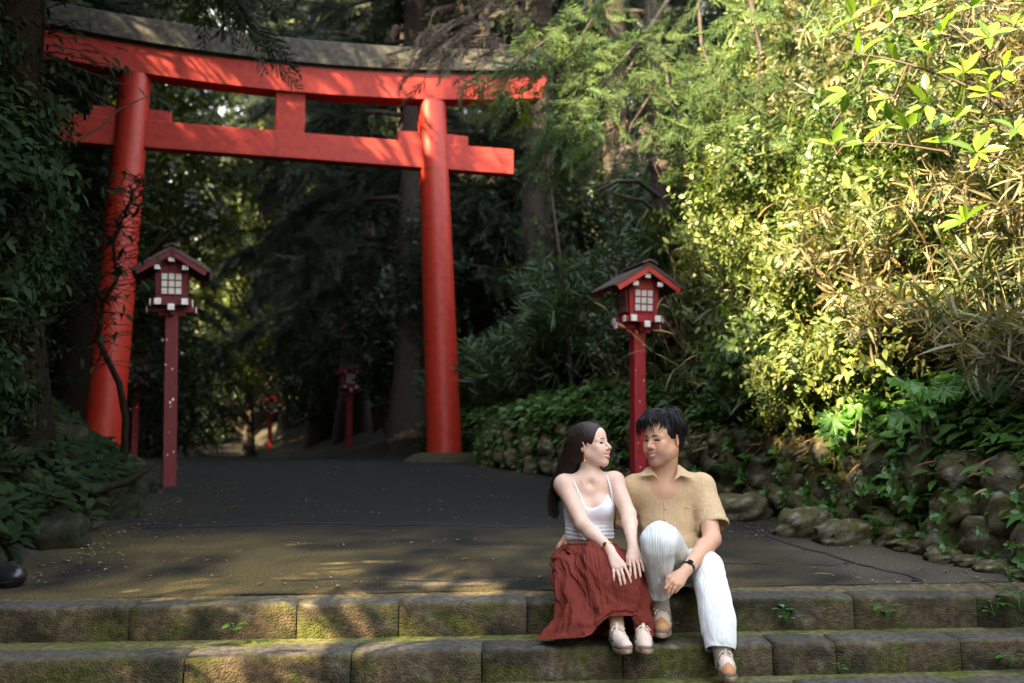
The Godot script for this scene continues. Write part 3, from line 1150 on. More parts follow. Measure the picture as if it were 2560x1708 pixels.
# sunlit places in the photograph: gaps in the shading crowns are kept open towards them (centre, radius)
var lit := []


func opens(p: Vector3, margin := 0.3) -> bool:
	for q in lit:
		var to: Vector3 = q[0] - p
		var along := to.dot(SUN_DIR)
		var m: float = minf(margin, 0.5) if q[0].z < -13.0 else margin
		if along > 0.5 and (to - SUN_DIR * along).length_squared() < (q[1] + m) * (q[1] + m):
			return true
	return false


func tree_trunk(h: float, r: float, lean: Vector3, wob := 0.08, flare := 1.5) -> MB:
	var mb := MB.new()
	var pts := []
	var rad := []
	for k in 15:
		var u := k / 14.0
		pts.append(Vector3(0, h * u - 0.25, 0) + lean * h * u + Vector3(sin(u * 5.0 + h) * wob, 0, cos(u * 4.0 + h) * wob) * u)
		rad.append(r * (1.0 - 0.8 * u) * (1.0 + (flare - 1.0) * exp(-u * h / 0.5)))
	mb.tube(pts, rad, 14)
	for i in mb.v.size():
		var p := mb.v[i]
		var a := atan2(p.z, p.x)
		var g := noise.get_noise_3d(cos(a) * 3.0 + h, p.y * 0.35, sin(a) * 3.0) * 0.10 + sin(a * 7.0 + p.y * 0.4) * 0.03
		mb.v[i] = p + Vector3(cos(a), 0, sin(a)) * g * r
	for i in mb.n.size():
		mb.n[i] = Vector3.ZERO
	return mb


func cedar(called: String, label: String, group: String, at: Vector3, h: float, r: float, from: float, reach: float, limbs: int, per: int, tone: Color, size: float, seed_: int, sprays: Array, carve := false, lean := Vector3.ZERO) -> Node3D:
	var rr := RandomNumberGenerator.new()
	rr.seed = seed_
	var t := thing(called, label, "tree", at, 0.0, group)
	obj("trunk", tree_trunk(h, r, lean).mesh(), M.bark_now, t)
	var lm := MB.new()
	var gs := [Growth.new(), Growth.new()]
	for k in limbs:
		var u := (k + rr.randf()) / limbs
		var y: float = lerpf(from, h * 0.97, pow(u, 0.9))
		var a := k * 2.399 + rr.randf_range(-0.5, 0.5)
		var long: float = reach * (1.0 - 0.75 * pow(u, 1.4)) * rr.randf_range(0.55, 1.15)
		var out := Vector3(cos(a), 0, sin(a))
		var root := Vector3(0, y, 0) + lean * y
		var pts := []
		var rad := []
		for q in 6:
			var v := q / 5.0
			pts.append(root + out * long * v + Vector3(0, long * (0.18 * v - 0.42 * v * v), 0) + Vector3(-out.z, 0, out.x) * sin(v * 3.0 + k) * 0.12 * long)
			rad.append(lerpf(r * 0.16 + 0.012, 0.008, v))
		lm.tube(pts, rad, 5, false)
		for q in per:
			var v := pow(rr.randf(), 0.6)
			var f := v * 5.0
			var i := mini(int(f), 4)
			var p: Vector3 = pts[i].lerp(pts[i + 1], f - i)
			if carve and opens(at + p, 0.7 if size > 2.0 else 0.35):
				continue
			var side := rr.randf_range(-1.0, 1.0)
			var d: Vector3 = (pts[i + 1] - pts[i]).normalized() * rr.randf_range(0.3, 1.0) + Vector3(-out.z, 0, out.x) * side * 0.9 + Vector3(0, rr.randf_range(-0.9, 0.25), 0)
			var g: Growth = gs[rr.randi() % 2]
			g.t.append(aim(d, rr.randf() * TAU, size * rr.randf_range(0.7, 1.3), p))
			g.c.append(shade_of(tone, 0.35, rr))
	obj("limbs", lm.mesh(), M.bark, t).set_meta("kind", "stuff")
	many("crown", sprays[0], gs[0].t, gs[0].c, t)
	many("crown", sprays[1], gs[1].t, gs[1].c, t)
	return t


func leafy_tree(called: String, label: String, group: String, at: Vector3, h: float, r: float, from: float, reach: float, clumps: int, per: int, tone: Color, size: float, seed_: int, sprays: Array, carve := false, category := "tree", lean := Vector3.ZERO) -> Node3D:
	var rr := RandomNumberGenerator.new()
	rr.seed = seed_
	var t := thing(called, label, category, at, 0.0, group)
	if h > 2.6:
		obj("trunk", tree_trunk(h * 0.85, r, lean, 0.15).mesh(), M.bark, t)
	var lm := MB.new()
	var gs := [Growth.new(), Growth.new()]
	for k in clumps:
		var u := rr.randf()
		var a := rr.randf() * TAU
		var rad := reach * sqrt(rr.randf()) * (0.45 + 0.55 * sin(PI * clampf(u * 0.85 + 0.15, 0, 1)))
		var c := Vector3(cos(a) * rad, lerpf(from, h, u), sin(a) * rad) + lean * h * u
		var root := Vector3(0, maxf(0.0, c.y - rad * 0.9 - 0.2), 0) + lean * maxf(0.0, c.y - rad)
		var mid := root.lerp(c, 0.55) + Vector3(rr.randf_range(-0.1, 0.1), -0.1, rr.randf_range(-0.1, 0.1)) * rad
		lm.tube([root, mid, c], [maxf(r * 0.3, 0.006), maxf(r * 0.2, 0.005), 0.004], 5, false)
		var cr: float = reach * rr.randf_range(0.22, 0.42)
		for q in per:
			var o := Vector3(rr.randfn(0, 0.45), rr.randfn(0, 0.32), rr.randfn(0, 0.45)) * cr
			if carve and opens(at + c + o, 0.4):
				continue
			var g: Growth = gs[rr.randi() % 2]
			var d := o.normalized() * 0.8 + Vector3(rr.randf_range(-0.6, 0.6), rr.randf_range(-0.2, 0.9), rr.randf_range(-0.6, 0.6))
			g.t.append(aim(d, rr.randf() * TAU, size * rr.randf_range(0.7, 1.3), c + o))
			g.c.append(shade_of(tone, 0.35, rr))
	obj("limbs" if h > 2.6 else "stems", lm.mesh(), M.twig, t).set_meta("kind", "stuff")
	many("crown" if h > 2.6 else "foliage", sprays[0], gs[0].t, gs[0].c, t)
	many("crown" if h > 2.6 else "foliage", sprays[1], gs[1].t, gs[1].c, t)
	return t


func on_bank(x: float, d: float, up := 0.0) -> Vector3:
	return Vector3(x, ground_y(x, d) + up, -d)


func plants() -> void:
	M.leaf = mat(Color.WHITE, 0.42, true)
	M.leaf.backlight = Color(0.72, 0.8, 0.25)
	M.leaf.backlight_enabled = true
	M.leaf.metallic_specular = 0.5
	M.gloss_leaf = mat(Color.WHITE, 0.24, true)
	M.gloss_leaf.backlight_enabled = true
	M.gloss_leaf.backlight = Color(0.6, 0.72, 0.15)
	M.needle = mat(Color.WHITE, 0.6, true)
	M.needle.backlight_enabled = true
	M.needle.backlight = Color(0.4, 0.5, 0.16)
	M.dry = mat(Color.WHITE, 0.7, true)
	M.dry.backlight_enabled = true
	M.dry.backlight = Color(0.5, 0.42, 0.3)
	for q in [[Vector3(2.24, 3.75, -9.5), 1.3], [Vector3(2.97, 3.6, -8.0), 1.4], [Vector3(3.07, 3.3, -6.3), 1.1], [Vector3(3.01, 2.4, -7.3), 1.0], [Vector3(2.67, 2.2, -8.3), 0.9], [Vector3(2.35, 1.35, -7.4), 0.65], [Vector3(2.51, 2.87, -9.0), 0.6],
			[Vector3(-1.45, 0.05, -4.85), 0.35], [Vector3(-1.1, 0.07, -4.95), 0.65], [Vector3(-0.7, 0.09, -5.0), 0.65], [Vector3(-0.3, 0.09, -5.05), 0.4], [Vector3(-2.0, 0.1, -6.3), 0.15], [Vector3(-1.0, 0.1, -6.6), 0.12], [Vector3(-0.4, 0.1, -6.0), 0.12], [Vector3(-1.41, -0.02, -4.55), 0.25], [Vector3(-1.21, -0.02, -4.6), 0.25],
			[Vector3(-5.06, 6.25, -13.2), 0.21], [Vector3(-4.51, 6.28, -13.35), 0.21], [Vector3(-3.78, 5.85, -13.6), 0.24], [Vector3(-4.18, 4.96, -13.4), 0.24], [Vector3(-3.04, 5.94, -13.85), 0.24], [Vector3(-1.5, 4.79, -14.2), 0.18], [Vector3(-1.21, 4.75, -14.2), 0.18], [Vector3(-0.29, 5.95, -14.5), 0.21], [Vector3(-0.07, 4.9, -14.6), 0.21], [Vector3(-1.6, 6.35, -14.2), 0.18],
			[Vector3(1.63, 4.47, -9.6), 1.1], [Vector3(2.22, 3.96, -9.4), 0.8], [Vector3(0.99, 4.5, -9.7), 0.5], [Vector3(1.76, 3.11, -11.8), 0.3]]:
		lit.append(q)
	var cs := [cedar_spray_mesh(1), cedar_spray_mesh(2)]
	var bs := [broad_spray_mesh(3), broad_spray_mesh(4, 11, 0.34, 0.075, 0.04)]
	var small := [broad_spray_mesh(13, 14, 0.3, 0.05, 0.026), broad_spray_mesh(14, 12, 0.26, 0.055, 0.024)]
	var bam := [bamboo_spray_mesh(5), bamboo_spray_mesh(6, 9, 0.16, 0.018)]
	for m in cs:
		m.surface_set_material(0, M.needle)
	for m in bs + small + bam:
		m.surface_set_material(0, M.leaf)
	M.shaded_leaf = mat(Color.WHITE, 0.75, true)  # leaf copy with less gloss, standing in for shade on the left
	M.shaded_leaf.metallic_specular = 0.12
	M.shaded_leaf.backlight_enabled = true
	M.shaded_leaf.backlight = Color(0.3, 0.4, 0.15)
	var shaded_sprays := [broad_spray_mesh(3), broad_spray_mesh(4, 11, 0.34, 0.075, 0.04)]
	for m in shaded_sprays:
		m.surface_set_material(0, M.shaded_leaf)
	M.shaded_sprays = shaded_sprays
	M.bark_now = M.bark
	M.cs = cs; M.bs = bs; M.small = small; M.bam = bam
	background()
	shading_grove()
	bank_plants()
	near_branches()
	left_plants()


const CEDAR := Color(0.027, 0.052, 0.016)
const DARK := Color(0.021, 0.040, 0.014)


func background() -> void:
	var label := "dark cedar with drooping foliage, one of the crowded trees behind the gate"
	var grp := "dark cedars behind the gate"
	var spots := [[-1.9, 18.5, 0.30], [-4.6, 29.0, 0.42], [-6.4, 33.5, 0.4], [-2.6, 24.0, 0.34], [1.5, 22.0, 0.4], [-11.5, 19.5, 0.4], [-13.5, 26.0, 0.4], [-16.5, 21.0, 0.4], [-12.0, 33.0, 0.36], [-19.0, 31.0, 0.4], [-8.6, 45.0, 0.42], [-21.5, 43.0, 0.42], [-26.0, 36.0, 0.4], [-13.0, 58.0, 0.45], [-25.5, 56.0, 0.45], [4.5, 28.0, 0.42], [-0.5, 34.0, 0.42], [8.5, 24.0, 0.4], [6.0, 19.0, 0.3], [11.0, 31.0, 0.4], [-31.0, 48.0, 0.4], [2.0, 45.0, 0.45], [-4.0, 52.0, 0.45], [13.5, 22.0, 0.4], [-9.3, 42.0, 0.4], [-3.2, 27.0, 0.36], [-11.6, 47.0, 0.42], [-12.4, 50.5, 0.42], [-5.8, 39.0, 0.4]]
	for k in spots.size():
		var q: Array = spots[k]
		cedar("cedar_tree", label, grp, on_bank(q[0], q[1]), rg.randf_range(18.0, 25.0), q[2], rg.randf_range(1.8, 4.5), rg.randf_range(2.8, 4.0), 56, 40, CEDAR if k % 3 else DARK, 1.55, 100 + k, M.cs, true)
	# the trunk seen above and below the tie beam's right end, and the brown one beside it
	cedar("cedar_tree", "grey-barked cedar trunk rising behind the right end of the gate's tie beam", "", on_bank(0.45, 17.0), 19.0, 0.33, 7.5, 3.2, 34, 40, DARK, 1.5, 201, M.cs, true)
	cedar("cedar_tree", "reddish-brown cedar trunk in shade between the gate and the slim forked tree", "", on_bank(1.75, 16.5), 18.0, 0.25, 5.6, 3.0, 34, 40, DARK, 1.4, 202, M.cs, true)
	# thickets of small-leaved undergrowth that close the wood below the crowns
	var thick := "dark small-leaved thicket growing between the trunks behind the gate"
	var places := [[-1.5, 20.5, 2.8], [-2.4, 27.5, 3.0], [-5.5, 37.0, 4.0], [-0.6, 19.0, 3.4], [0.9, 20.0, 3.4], [2.6, 18.0, 3.2], [-10.2, 21.0, 3.6], [-10.8, 29.0, 4.0], [-9.4, 17.5, 3.4], [-13.0, 23.0, 4.2], [-15.2, 36.0, 4.0], [-18.0, 38.5, 4.0], [-22.8, 47.0, 4.5], [-11.6, 49.0, 4.5], [-17.0, 66.0, 6.0], [-23.0, 72.0, 7.0], [-28.0, 70.0, 7.0], [-20.5, 75.0, 7.0], [-7.0, 41.0, 4.0], [-6.2, 36.0, 3.4], [-9.8, 46.5, 3.8], [-4.9, 32.0, 3.2], [-11.4, 52.0, 4.2],  [4.0, 21.0, 4.0], [-11.0, 16.0, 3.4], [-9.5, 25.0, 4.2], [-14.5, 45.0, 4.0]]
	for k in places.size():
		var q: Array = places[k]
		leafy_tree("thicket", thick, "thickets behind the gate", on_bank(q[0], q[1]), q[2], 0.07, 0.2, q[2] * 0.55, 26, 60, Color(0.023, 0.040, 0.013), 1.9 + q[1] * 0.01, 300 + k, M.small, true)
	# sunlit broadleaved trees farther off on the left
	for k in 6:
		var q: Array = [[-14.5, 27.5, 14.0], [-19.0, 25.0, 15.0], [-10.5, 40.0, 12.0], [-9.6, 23.0, 14.5], [-16.0, 54.0, 12.0], [-12.5, 24.0, 15.0]][k]
		leafy_tree("broadleaf_tree", "yellow-green broadleaved tree catching the sun beyond the gate, on the left", "sunlit broadleaved trees beyond the gate", on_bank(q[0], q[1]), q[2], 0.22, 3.0, 3.6, 40, 60, Color(0.085, 0.105, 0.016), 2.3, 400 + k, M.bs)
	# the far wood as one mass
	var g := Growth.new()
	var g2 := Growth.new()
	for k in 20000:
		var d := rg.randf_range(62.0, 100.0)
		var x := rg.randf_range(-64.0, 24.0)
		if d < 80.0 and x > table(ROAD_L, d) - 1.5 and x < table(ROAD_R, d) + 1.5:
			continue
		var top: float = 38.0 + 6.0 * noise.get_noise_2d(x * 0.12, d * 0.12)
		var p := Vector3(x, ground_y(x, d) * 0.6 + rg.randf_range(0.0, top), -d)
		var gg: Growth = g if k % 2 else g2
		gg.t.append(aim(Vector3(rg.randf_range(-1, 1), rg.randf_range(-0.8, 0.6), rg.randf_range(-1, 1)), rg.randf() * TAU, rg.randf_range(4.0, 7.5), p))
		gg.c.append(shade_of(CEDAR, 0.4, rg))
	var wood := many("distant_wood", M.cs[0], g.t, g.c)
	tag(wood, "dark mass of distant conifer foliage closing the view behind the gate", "wood")
	var wood2 := many("distant_leaves", M.bs[0], g2.t, g2.c)
	tag(wood2, "far-off broadleaved foliage mixed into the wood at the back", "wood")


func shading_grove() -> void:
	# unseen cedars added to the left and behind the camera to shade the road
	var label := "tall dense cedar added out of view to shade the road"
	for k in 28:
		var q: Array = [[-14.0, -17.0, 13.0], [-10.5, -18.5, 12.0], [-7.0, -17.0, 13.0], [-3.8, -18.5, 12.0], [-0.8, -17.5, 12.0], [2.2, -19.0, 11.0], [-12.5, -21.0, 14.0], [-5.5, -21.5, 14.0], [-10.0, -4.8, 15.0], [-9.5, -8.5, 15.0], [-13.5, -5.5, 17.0], [-9.0, -1.5, 14.0], [-13.0, 9.5, 17.0], [-9.5, 9.5, 15.0], [-11.5, 4.5, 16.0], [-10.5, 0.5, 15.0], [-12.5, -3.0, 16.5], [-11.0, -6.5, 15.0], [-14.5, 7.5, 18.0], [-15.5, 1.0, 18.0], [-15.0, -8.0, 18.0], [-13.5, 12.5, 17.0], [-9.0, -10.5, 15.0], [-17.5, -3.5, 19.0], [-12.0, -12.0, 16.0], [-17.0, 12.0, 19.0], [-9.0, 14.5, 15.0], [-7.0, -14.5, 14.0]][k]
		var y := ground_y(q[0], maxf(q[1], 4.7)) if q[1] > 4.0 else -0.5
		cedar("cedar_tree", label, "added cedars shading the road", Vector3(q[0], y, -q[1]), q[2], 0.32, 2.5 if q[1] > -15.0 else 0.6, 3.4, 60, 60, DARK, 2.3, 500 + k, M.cs, true)




func bank_plants() -> void:
	var r := rg
	var ros := [rosette_mesh(21), rosette_mesh(22, 9, 0.065, 0.045, 1.0), rosette_mesh(23, 8, 0.075, 0.03, 1.2)]
	var stalks := [stalk_mesh(24), stalk_mesh(25, 0.9)]
	var lit_m := [litter_mesh(26), litter_mesh(27)]
	for m in ros:
		m.surface_set_material(0, M.leaf)
	for m in stalks + lit_m:
		m.surface_set_material(0, M.dry)
	# fallen leaves and straw over the soil of the bank
	var g := [Growth.new(), Growth.new()]
	for k in 9600:
		var d := 2.0 + pow(r.randf(), 1.1) * 15.7
		var o := 0.2 + pow(r.randf(), 1.2) * 6.0
		var x := table(ROAD_R, d) + o
		if x > d * 0.56 + 2.4:
			continue
		var gg: Growth = g[k % 2]
		gg.t.append(aim(Vector3(-0.55 + r.randf_range(-0.3, 0.3), 1, r.randf_range(-0.2, 0.4)), r.randf() * TAU, r.randf_range(0.7, 1.35), on_bank(x, d, 0.015)))
		gg.c.append(shade_of(Color(0.19, 0.115, 0.055) if r.randf() < 0.65 else Color(0.30, 0.20, 0.10), 0.4, r))
	for k in 2:
		tag(many("leaf_litter", lit_m[k], g[k].t, g[k].c), ["brown fallen leaves and straw strewn over the right-hand bank", "dry tan bamboo leaves lying on the slope above the wall"][k], "leaf litter")
	# ground cover: thick low green leaves over the wall and the foot of the bank
	g = [Growth.new(), Growth.new(), Growth.new()]
	for k in 19000:
		var d := 2.6 + pow(r.randf(), 1.1) * 14.0
		var o := 0.10 + pow(r.randf(), 1.5) * 3.6
		var x := table(ROAD_R, d) + o
		if x > d * 0.56 + 2.0:
			continue
		var dens := noise.get_noise_2d(x * 0.8, d * 0.8) + 0.4 * noise_b.get_noise_2d(x * 2.0, d * 2.0)
		if dens < r.randf_range(-0.5, 0.25) or (o < 0.3 and d < 9.0 and r.randf() < 0.72):
			continue
		var gg: Growth = g[r.randi() % 3]
		gg.t.append(aim(Vector3(-0.6, 1, r.randf_range(0.0, 0.5)), r.randf() * TAU, r.randf_range(0.6, 1.45), on_bank(x, d, r.randf_range(0.0, 0.16))))
		gg.c.append(shade_of(Color(0.075, 0.165, 0.028), 0.35, r))
	for k in 3:
		tag(many("ground_cover", ros[k], g[k].t, g[k].c), ["broad green leaves of ground cover spilling over the stone wall", "small round-leaved green ground cover on the lower bank", "narrow-leaved green ground cover among the stones"][k], "ground cover")
	# dead stems standing and leaning in the sunny part
	g = [Growth.new(), Growth.new()]
	for k in 1500:
		var d := 5.0 + r.randf() * 6.0
		var o := r.randf_range(0.5, 4.5)
		var x := table(ROAD_R, d) + o
		if x > d * 0.56 + 0.4:
			continue
		var gg: Growth = g[k % 2]
		gg.t.append(aim(Vector3(r.randf_range(-0.9, 0.3), 1, r.randf_range(-0.3, 0.7)), r.randf() * TAU, r.randf_range(0.6, 1.5), on_bank(x, d)))
		gg.c.append(shade_of(Color(0.32, 0.22, 0.10) if r.randf() < 0.6 else Color(0.17, 0.17, 0.05), 0.35, r))
	for k in 2:
		tag(many("dry_stalks", stalks[k], g[k].t, g[k].c), ["tan dead stems standing among the shrubs of the bank", "taller dry stalks leaning out of the sunny slope"][k], "dry stalks")
	# shrubs of the bank
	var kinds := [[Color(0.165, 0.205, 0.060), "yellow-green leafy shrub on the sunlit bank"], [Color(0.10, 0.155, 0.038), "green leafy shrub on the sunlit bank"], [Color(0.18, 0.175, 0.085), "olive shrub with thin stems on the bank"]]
	var spots := [[2.4, 9.4, 1.4, 0.7], [2.7, 9.0, 1.6, 0.85], [3.1, 8.6, 1.6, 0.9], [2.95, 10.2, 2.0, 0.9], [3.4, 9.6, 2.2, 1.1], [3.9, 8.6, 2.0, 1.0], [2.95, 8.0, 1.1, 0.7], [3.5, 7.9, 1.5, 0.8], [3.5, 10.6, 2.6, 1.2], [4.4, 9.0, 2.3, 1.1], [4.2, 10.4, 2.8, 1.3], [3.4, 11.4, 2.6, 1.1], [3.3, 12.2, 2.6, 1.1], [2.6, 8.3, 0.8, 0.6], [4.9, 9.8, 2.9, 1.3], [5.4, 11.4, 3.2, 1.5], [4.4, 12.4, 3.2, 1.4], [3.9, 13.4, 3.2, 1.4], [3.5, 7.0, 1.0, 0.6], [2.45, 7.6, 0.5, 0.45], [2.25, 8.4, 0.6, 0.45], [2.8, 7.1, 0.5, 0.45]]
	for k in spots.size():
		var q: Array = spots[k]
		var kind: Array = kinds[KIND_OF[k % 13]]
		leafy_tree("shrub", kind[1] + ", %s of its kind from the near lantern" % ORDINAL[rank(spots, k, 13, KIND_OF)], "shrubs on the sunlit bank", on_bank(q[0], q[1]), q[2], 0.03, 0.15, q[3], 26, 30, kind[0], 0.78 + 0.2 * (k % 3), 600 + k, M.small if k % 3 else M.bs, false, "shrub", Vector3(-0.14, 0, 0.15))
	# the shaded shrubs between the lantern and the wood
	for q in [[4.4, 4.2, 1.6, 0.8], [4.9, 3.0, 1.8, 0.9], [4.3, 2.2, 1.2, 0.7], [5.6, 3.8, 2.4, 1.1], [4.0, 4.7, 1.0, 0.6]]:
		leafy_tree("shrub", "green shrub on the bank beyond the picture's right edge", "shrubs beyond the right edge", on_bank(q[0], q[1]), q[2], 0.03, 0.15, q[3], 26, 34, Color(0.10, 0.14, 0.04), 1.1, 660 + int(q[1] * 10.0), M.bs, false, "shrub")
	var dk := [[1.2, 12.6, 1.2, 0.9], [1.9, 13.6, 1.8, 1.1], [0.5, 13.4, 0.9, 0.8], [2.6, 14.6, 2.4, 1.3], [1.2, 14.8, 1.6, 1.1], [0.3, 15.2, 1.2, 0.9], [3.4, 15.6, 2.8, 1.5], [2.6, 12.8, 1.3, 0.7], [3.0, 13.2, 1.9, 1.0], [1.7, 11.2, 0.9, 0.6], [-0.3, 16.2, 1.0, 0.9], [2.0, 17.0, 2.6, 1.4], [2.3, 10.6, 1.3, 0.7]]
	for k in dk.size():
		var q: Array = dk[k]
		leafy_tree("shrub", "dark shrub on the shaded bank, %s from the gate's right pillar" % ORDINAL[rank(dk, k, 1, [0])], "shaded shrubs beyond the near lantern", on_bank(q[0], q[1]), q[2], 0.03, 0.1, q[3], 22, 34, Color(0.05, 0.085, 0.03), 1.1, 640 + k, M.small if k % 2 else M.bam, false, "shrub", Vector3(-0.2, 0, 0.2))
	# bamboo grass hanging over the right edge
	var bm := [[3.15, 5.6, 0.8, 0.4], [3.6, 6.7, 1.9, 0.7], [3.35, 7.0, 1.4, 0.6], [3.9, 7.1, 2.5, 0.8], [3.25, 6.3, 0.9, 0.45], [4.2, 7.6, 2.7, 0.9], [3.1, 7.6, 1.2, 0.6], [2.75, 8.6, 1.0, 0.5], [3.7, 7.5, 2.2, 0.8], [3.4, 6.5, 1.3, 0.5], [2.5, 9.0, 0.9, 0.5], [2.4, 10.0, 0.9, 0.5], [3.0, 6.8, 0.7, 0.4], [3.45, 8.3, 2.1, 0.8], [4.3, 8.3, 2.8, 0.9], [3.8, 6.3, 2.1, 0.6]]
	for k in bm.size():
		var q: Array = bm[k]
		bamboo(BAMBOO[k], on_bank(q[0], q[1]), q[2], q[3], Color(0.125, 0.16, 0.065) if k % 3 else Color(0.20, 0.175, 0.095), 680 + k)
	# ferns by the wall
	var fm := fern_mesh(31)
	fm.surface_set_material(0, M.leaf)
	var fk := 0
	for q in [[1.98, 7.9, 0.35], [1.8, 8.2, 0.28], [2.75, 5.25, 0.1], [2.35, 6.3, 0.12], [2.2, 7.2, 0.4], [2.6, 6.3, 0.5], [1.45, 9.3, 0.5], [2.9, 5.9, 0.6], [1.9, 8.9, 0.7]]:
		var o := thing("fern", "green fern growing from the stone wall", "fern", Vector3(q[0], road_y(q[1]) + q[2], -q[1]), r.randf() * TAU, "ferns on the stone wall")
		var p := piece("fronds", fm, Transform3D(Basis.from_scale(Vector3.ONE * r.randf_range(0.5, 0.85)), Vector3.ZERO), o)
		p.set_meta("kind", "stuff")
		fk += 1
	# the shoots growing from the wall itself
	g = [Growth.new()]
	for k in 200:
		var d := 4.8 + r.randf() * 8.5
		var x := table(ROAD_R, d) - r.randf_range(0.0, 0.12)
		g[0].t.append(aim(Vector3(-1, 0.5, 0.6), r.randf() * TAU, r.randf_range(0.35, 0.8), Vector3(x, road_y(d) + pow(r.randf(), 1.5) * 0.5, -d)))
		g[0].c.append(shade_of(Color(0.06, 0.15, 0.02), 0.3, r))
	tag(many("wall_plants", ros[1], g[0].t, g[0].c), "little green plants rooted in the joints of the stone wall", "plants")
	palmate_plants()


func palm_leaf(s: float, seed_: int) -> ArrayMesh:
	var r := RandomNumberGenerator.new()
	r.seed = seed_
	var mb := MB.new()
	var c := mb.vert(Vector3.ZERO, Vector3.UP)
	var ring := []
	for k in 57:
		var a := lerpf(-2.55, 2.55, k / 56.0)
		var lobe := absf(cos(a * 3.5 / 2.55 * PI * 0.5 * 2.0 / 2.0))
		var w := 0.42 + 0.58 * pow(absf(cos(fmod(absf(a) + 0.36, 0.728) / 0.728 * PI - PI / 2)), 0.9)
		var rad := s * w * (1.0 - 0.25 * absf(a) / 2.55) * (1.0 + 0.0 * lobe)
		ring.append(mb.vert(Vector3(sin(a) * rad, -0.18 * rad * rad / s + 0.02 * sin(k * 1.9), cos(a) * rad)))
	for k in 56:
		mb.tri(c, ring[k], ring[k + 1])
	for k in mb.n.size():
		mb.n[k] = Vector3.ZERO
	return mb.mesh()


func palmate_plants() -> void:
	M.palm = mat(lin(0.065, 0.16, 0.022), 0.45)
	M.palm.backlight_enabled = true
	M.palm.backlight = Color(0.4, 0.6, 0.2)
	var meshes := []
	for k in 3:
		var m := palm_leaf(0.12, k)
		m.surface_set_material(0, M.palm)
		meshes.append(m)
	var kinds := [[Vector3(2.55, 0.95, -6.15), "broad palmate-leaved plant above the wall, behind the thin one nearest the right edge"], [Vector3(2.85, 1.02, -6.0), "palmate-leaved plant above the wall nearest the right edge"], [Vector3(2.35, 0.85, -6.9), "palmate-leaved plant lower and farther left above the wall"]]
	for q in kinds:
		var t := thing("palmate_plant", q[1], "plant", q[0])
		var sm := MB.new()
		for k in 8:
			var a := rg.randf() * TAU
			var p := Vector3(cos(a) * rg.randf_range(0.06, 0.26), rg.randf_range(-0.08, 0.2), sin(a) * rg.randf_range(0.06, 0.24))
			sm.tube([Vector3(0, -0.4, 0), Vector3(p.x * 0.4, p.y - 0.1, p.z * 0.4), p], [0.005, 0.004, 0.003], 5)
			piece("leaf", meshes[k % 3], Transform3D(Basis(Vector3.UP, rg.randf_range(-0.9, 0.9)) * Basis(Vector3(1, 0, 0), rg.randf_range(0.35, 0.95)) * Basis.from_scale(Vector3.ONE * rg.randf_range(0.8, 1.25)), p), t)
		var st := obj("stems", sm.mesh(), M.twig, t)
		st.set_meta("kind", "stuff")
	# strap-leaved tufts
	M.strap = mat(lin(0.10, 0.17, 0.09), 0.35)
	var k2 := 0
	for q in [[Vector3(1.75, 0.95, -8.0), "tuft of long arching strap leaves behind the man's head"], [Vector3(2.75, 0.95, -5.7), "tuft of strap leaves by the right edge above the wall"]]:
		var t := thing("strap_plant", q[1], "plant", q[0])
		for k in 9:
			var a := rg.randf() * TAU
			var mb := MB.new()
			var o := Vector3(cos(a), 0, sin(a))
			leaf(mb, Vector3.ZERO, o * 0.8 + Vector3(0, 1, 0), -o + Vector3(0, 0.5, 0), rg.randf_range(0.3, 0.46), 0.026, 0.25, 0.55)
			obj("leaf", mb.mesh(), M.strap, t)


func spray_limb(t: Node3D, pts: Array, r0: float, n: int, tone: Color, size: float, rr: RandomNumberGenerator, gs: Array, lm: MB) -> void:
	var rad := []
	for k in pts.size():
		rad.append(lerpf(r0, 0.008, float(k) / (pts.size() - 1)))
	lm.tube(pts, rad, 6, false)
	for q in n:
		var v := pow(rr.randf(), 0.7) * (pts.size() - 1)
		var i := mini(int(v), pts.size() - 2)
		var along: Vector3 = (pts[i + 1] - pts[i]).normalized()
		var p: Vector3 = pts[i].lerp(pts[i + 1], v - i) + Vector3(rr.randfn(0, 0.16), rr.randfn(0, 0.10), rr.randfn(0, 0.16))
		var side := Vector3(along.z, 0, -along.x).normalized() * rr.randf_range(-1.3, 1.3)
		var d := along * 0.6 + side + Vector3(0, rr.randf_range(-0.9, 0.35), 0)
		var g: Growth = gs[rr.randi() % 2]
		g.t.append(aim(d, rr.randf() * TAU, size * rr.randf_range(0.65, 1.25), p))
		g.c.append(shade_of(tone, 0.3, rr))


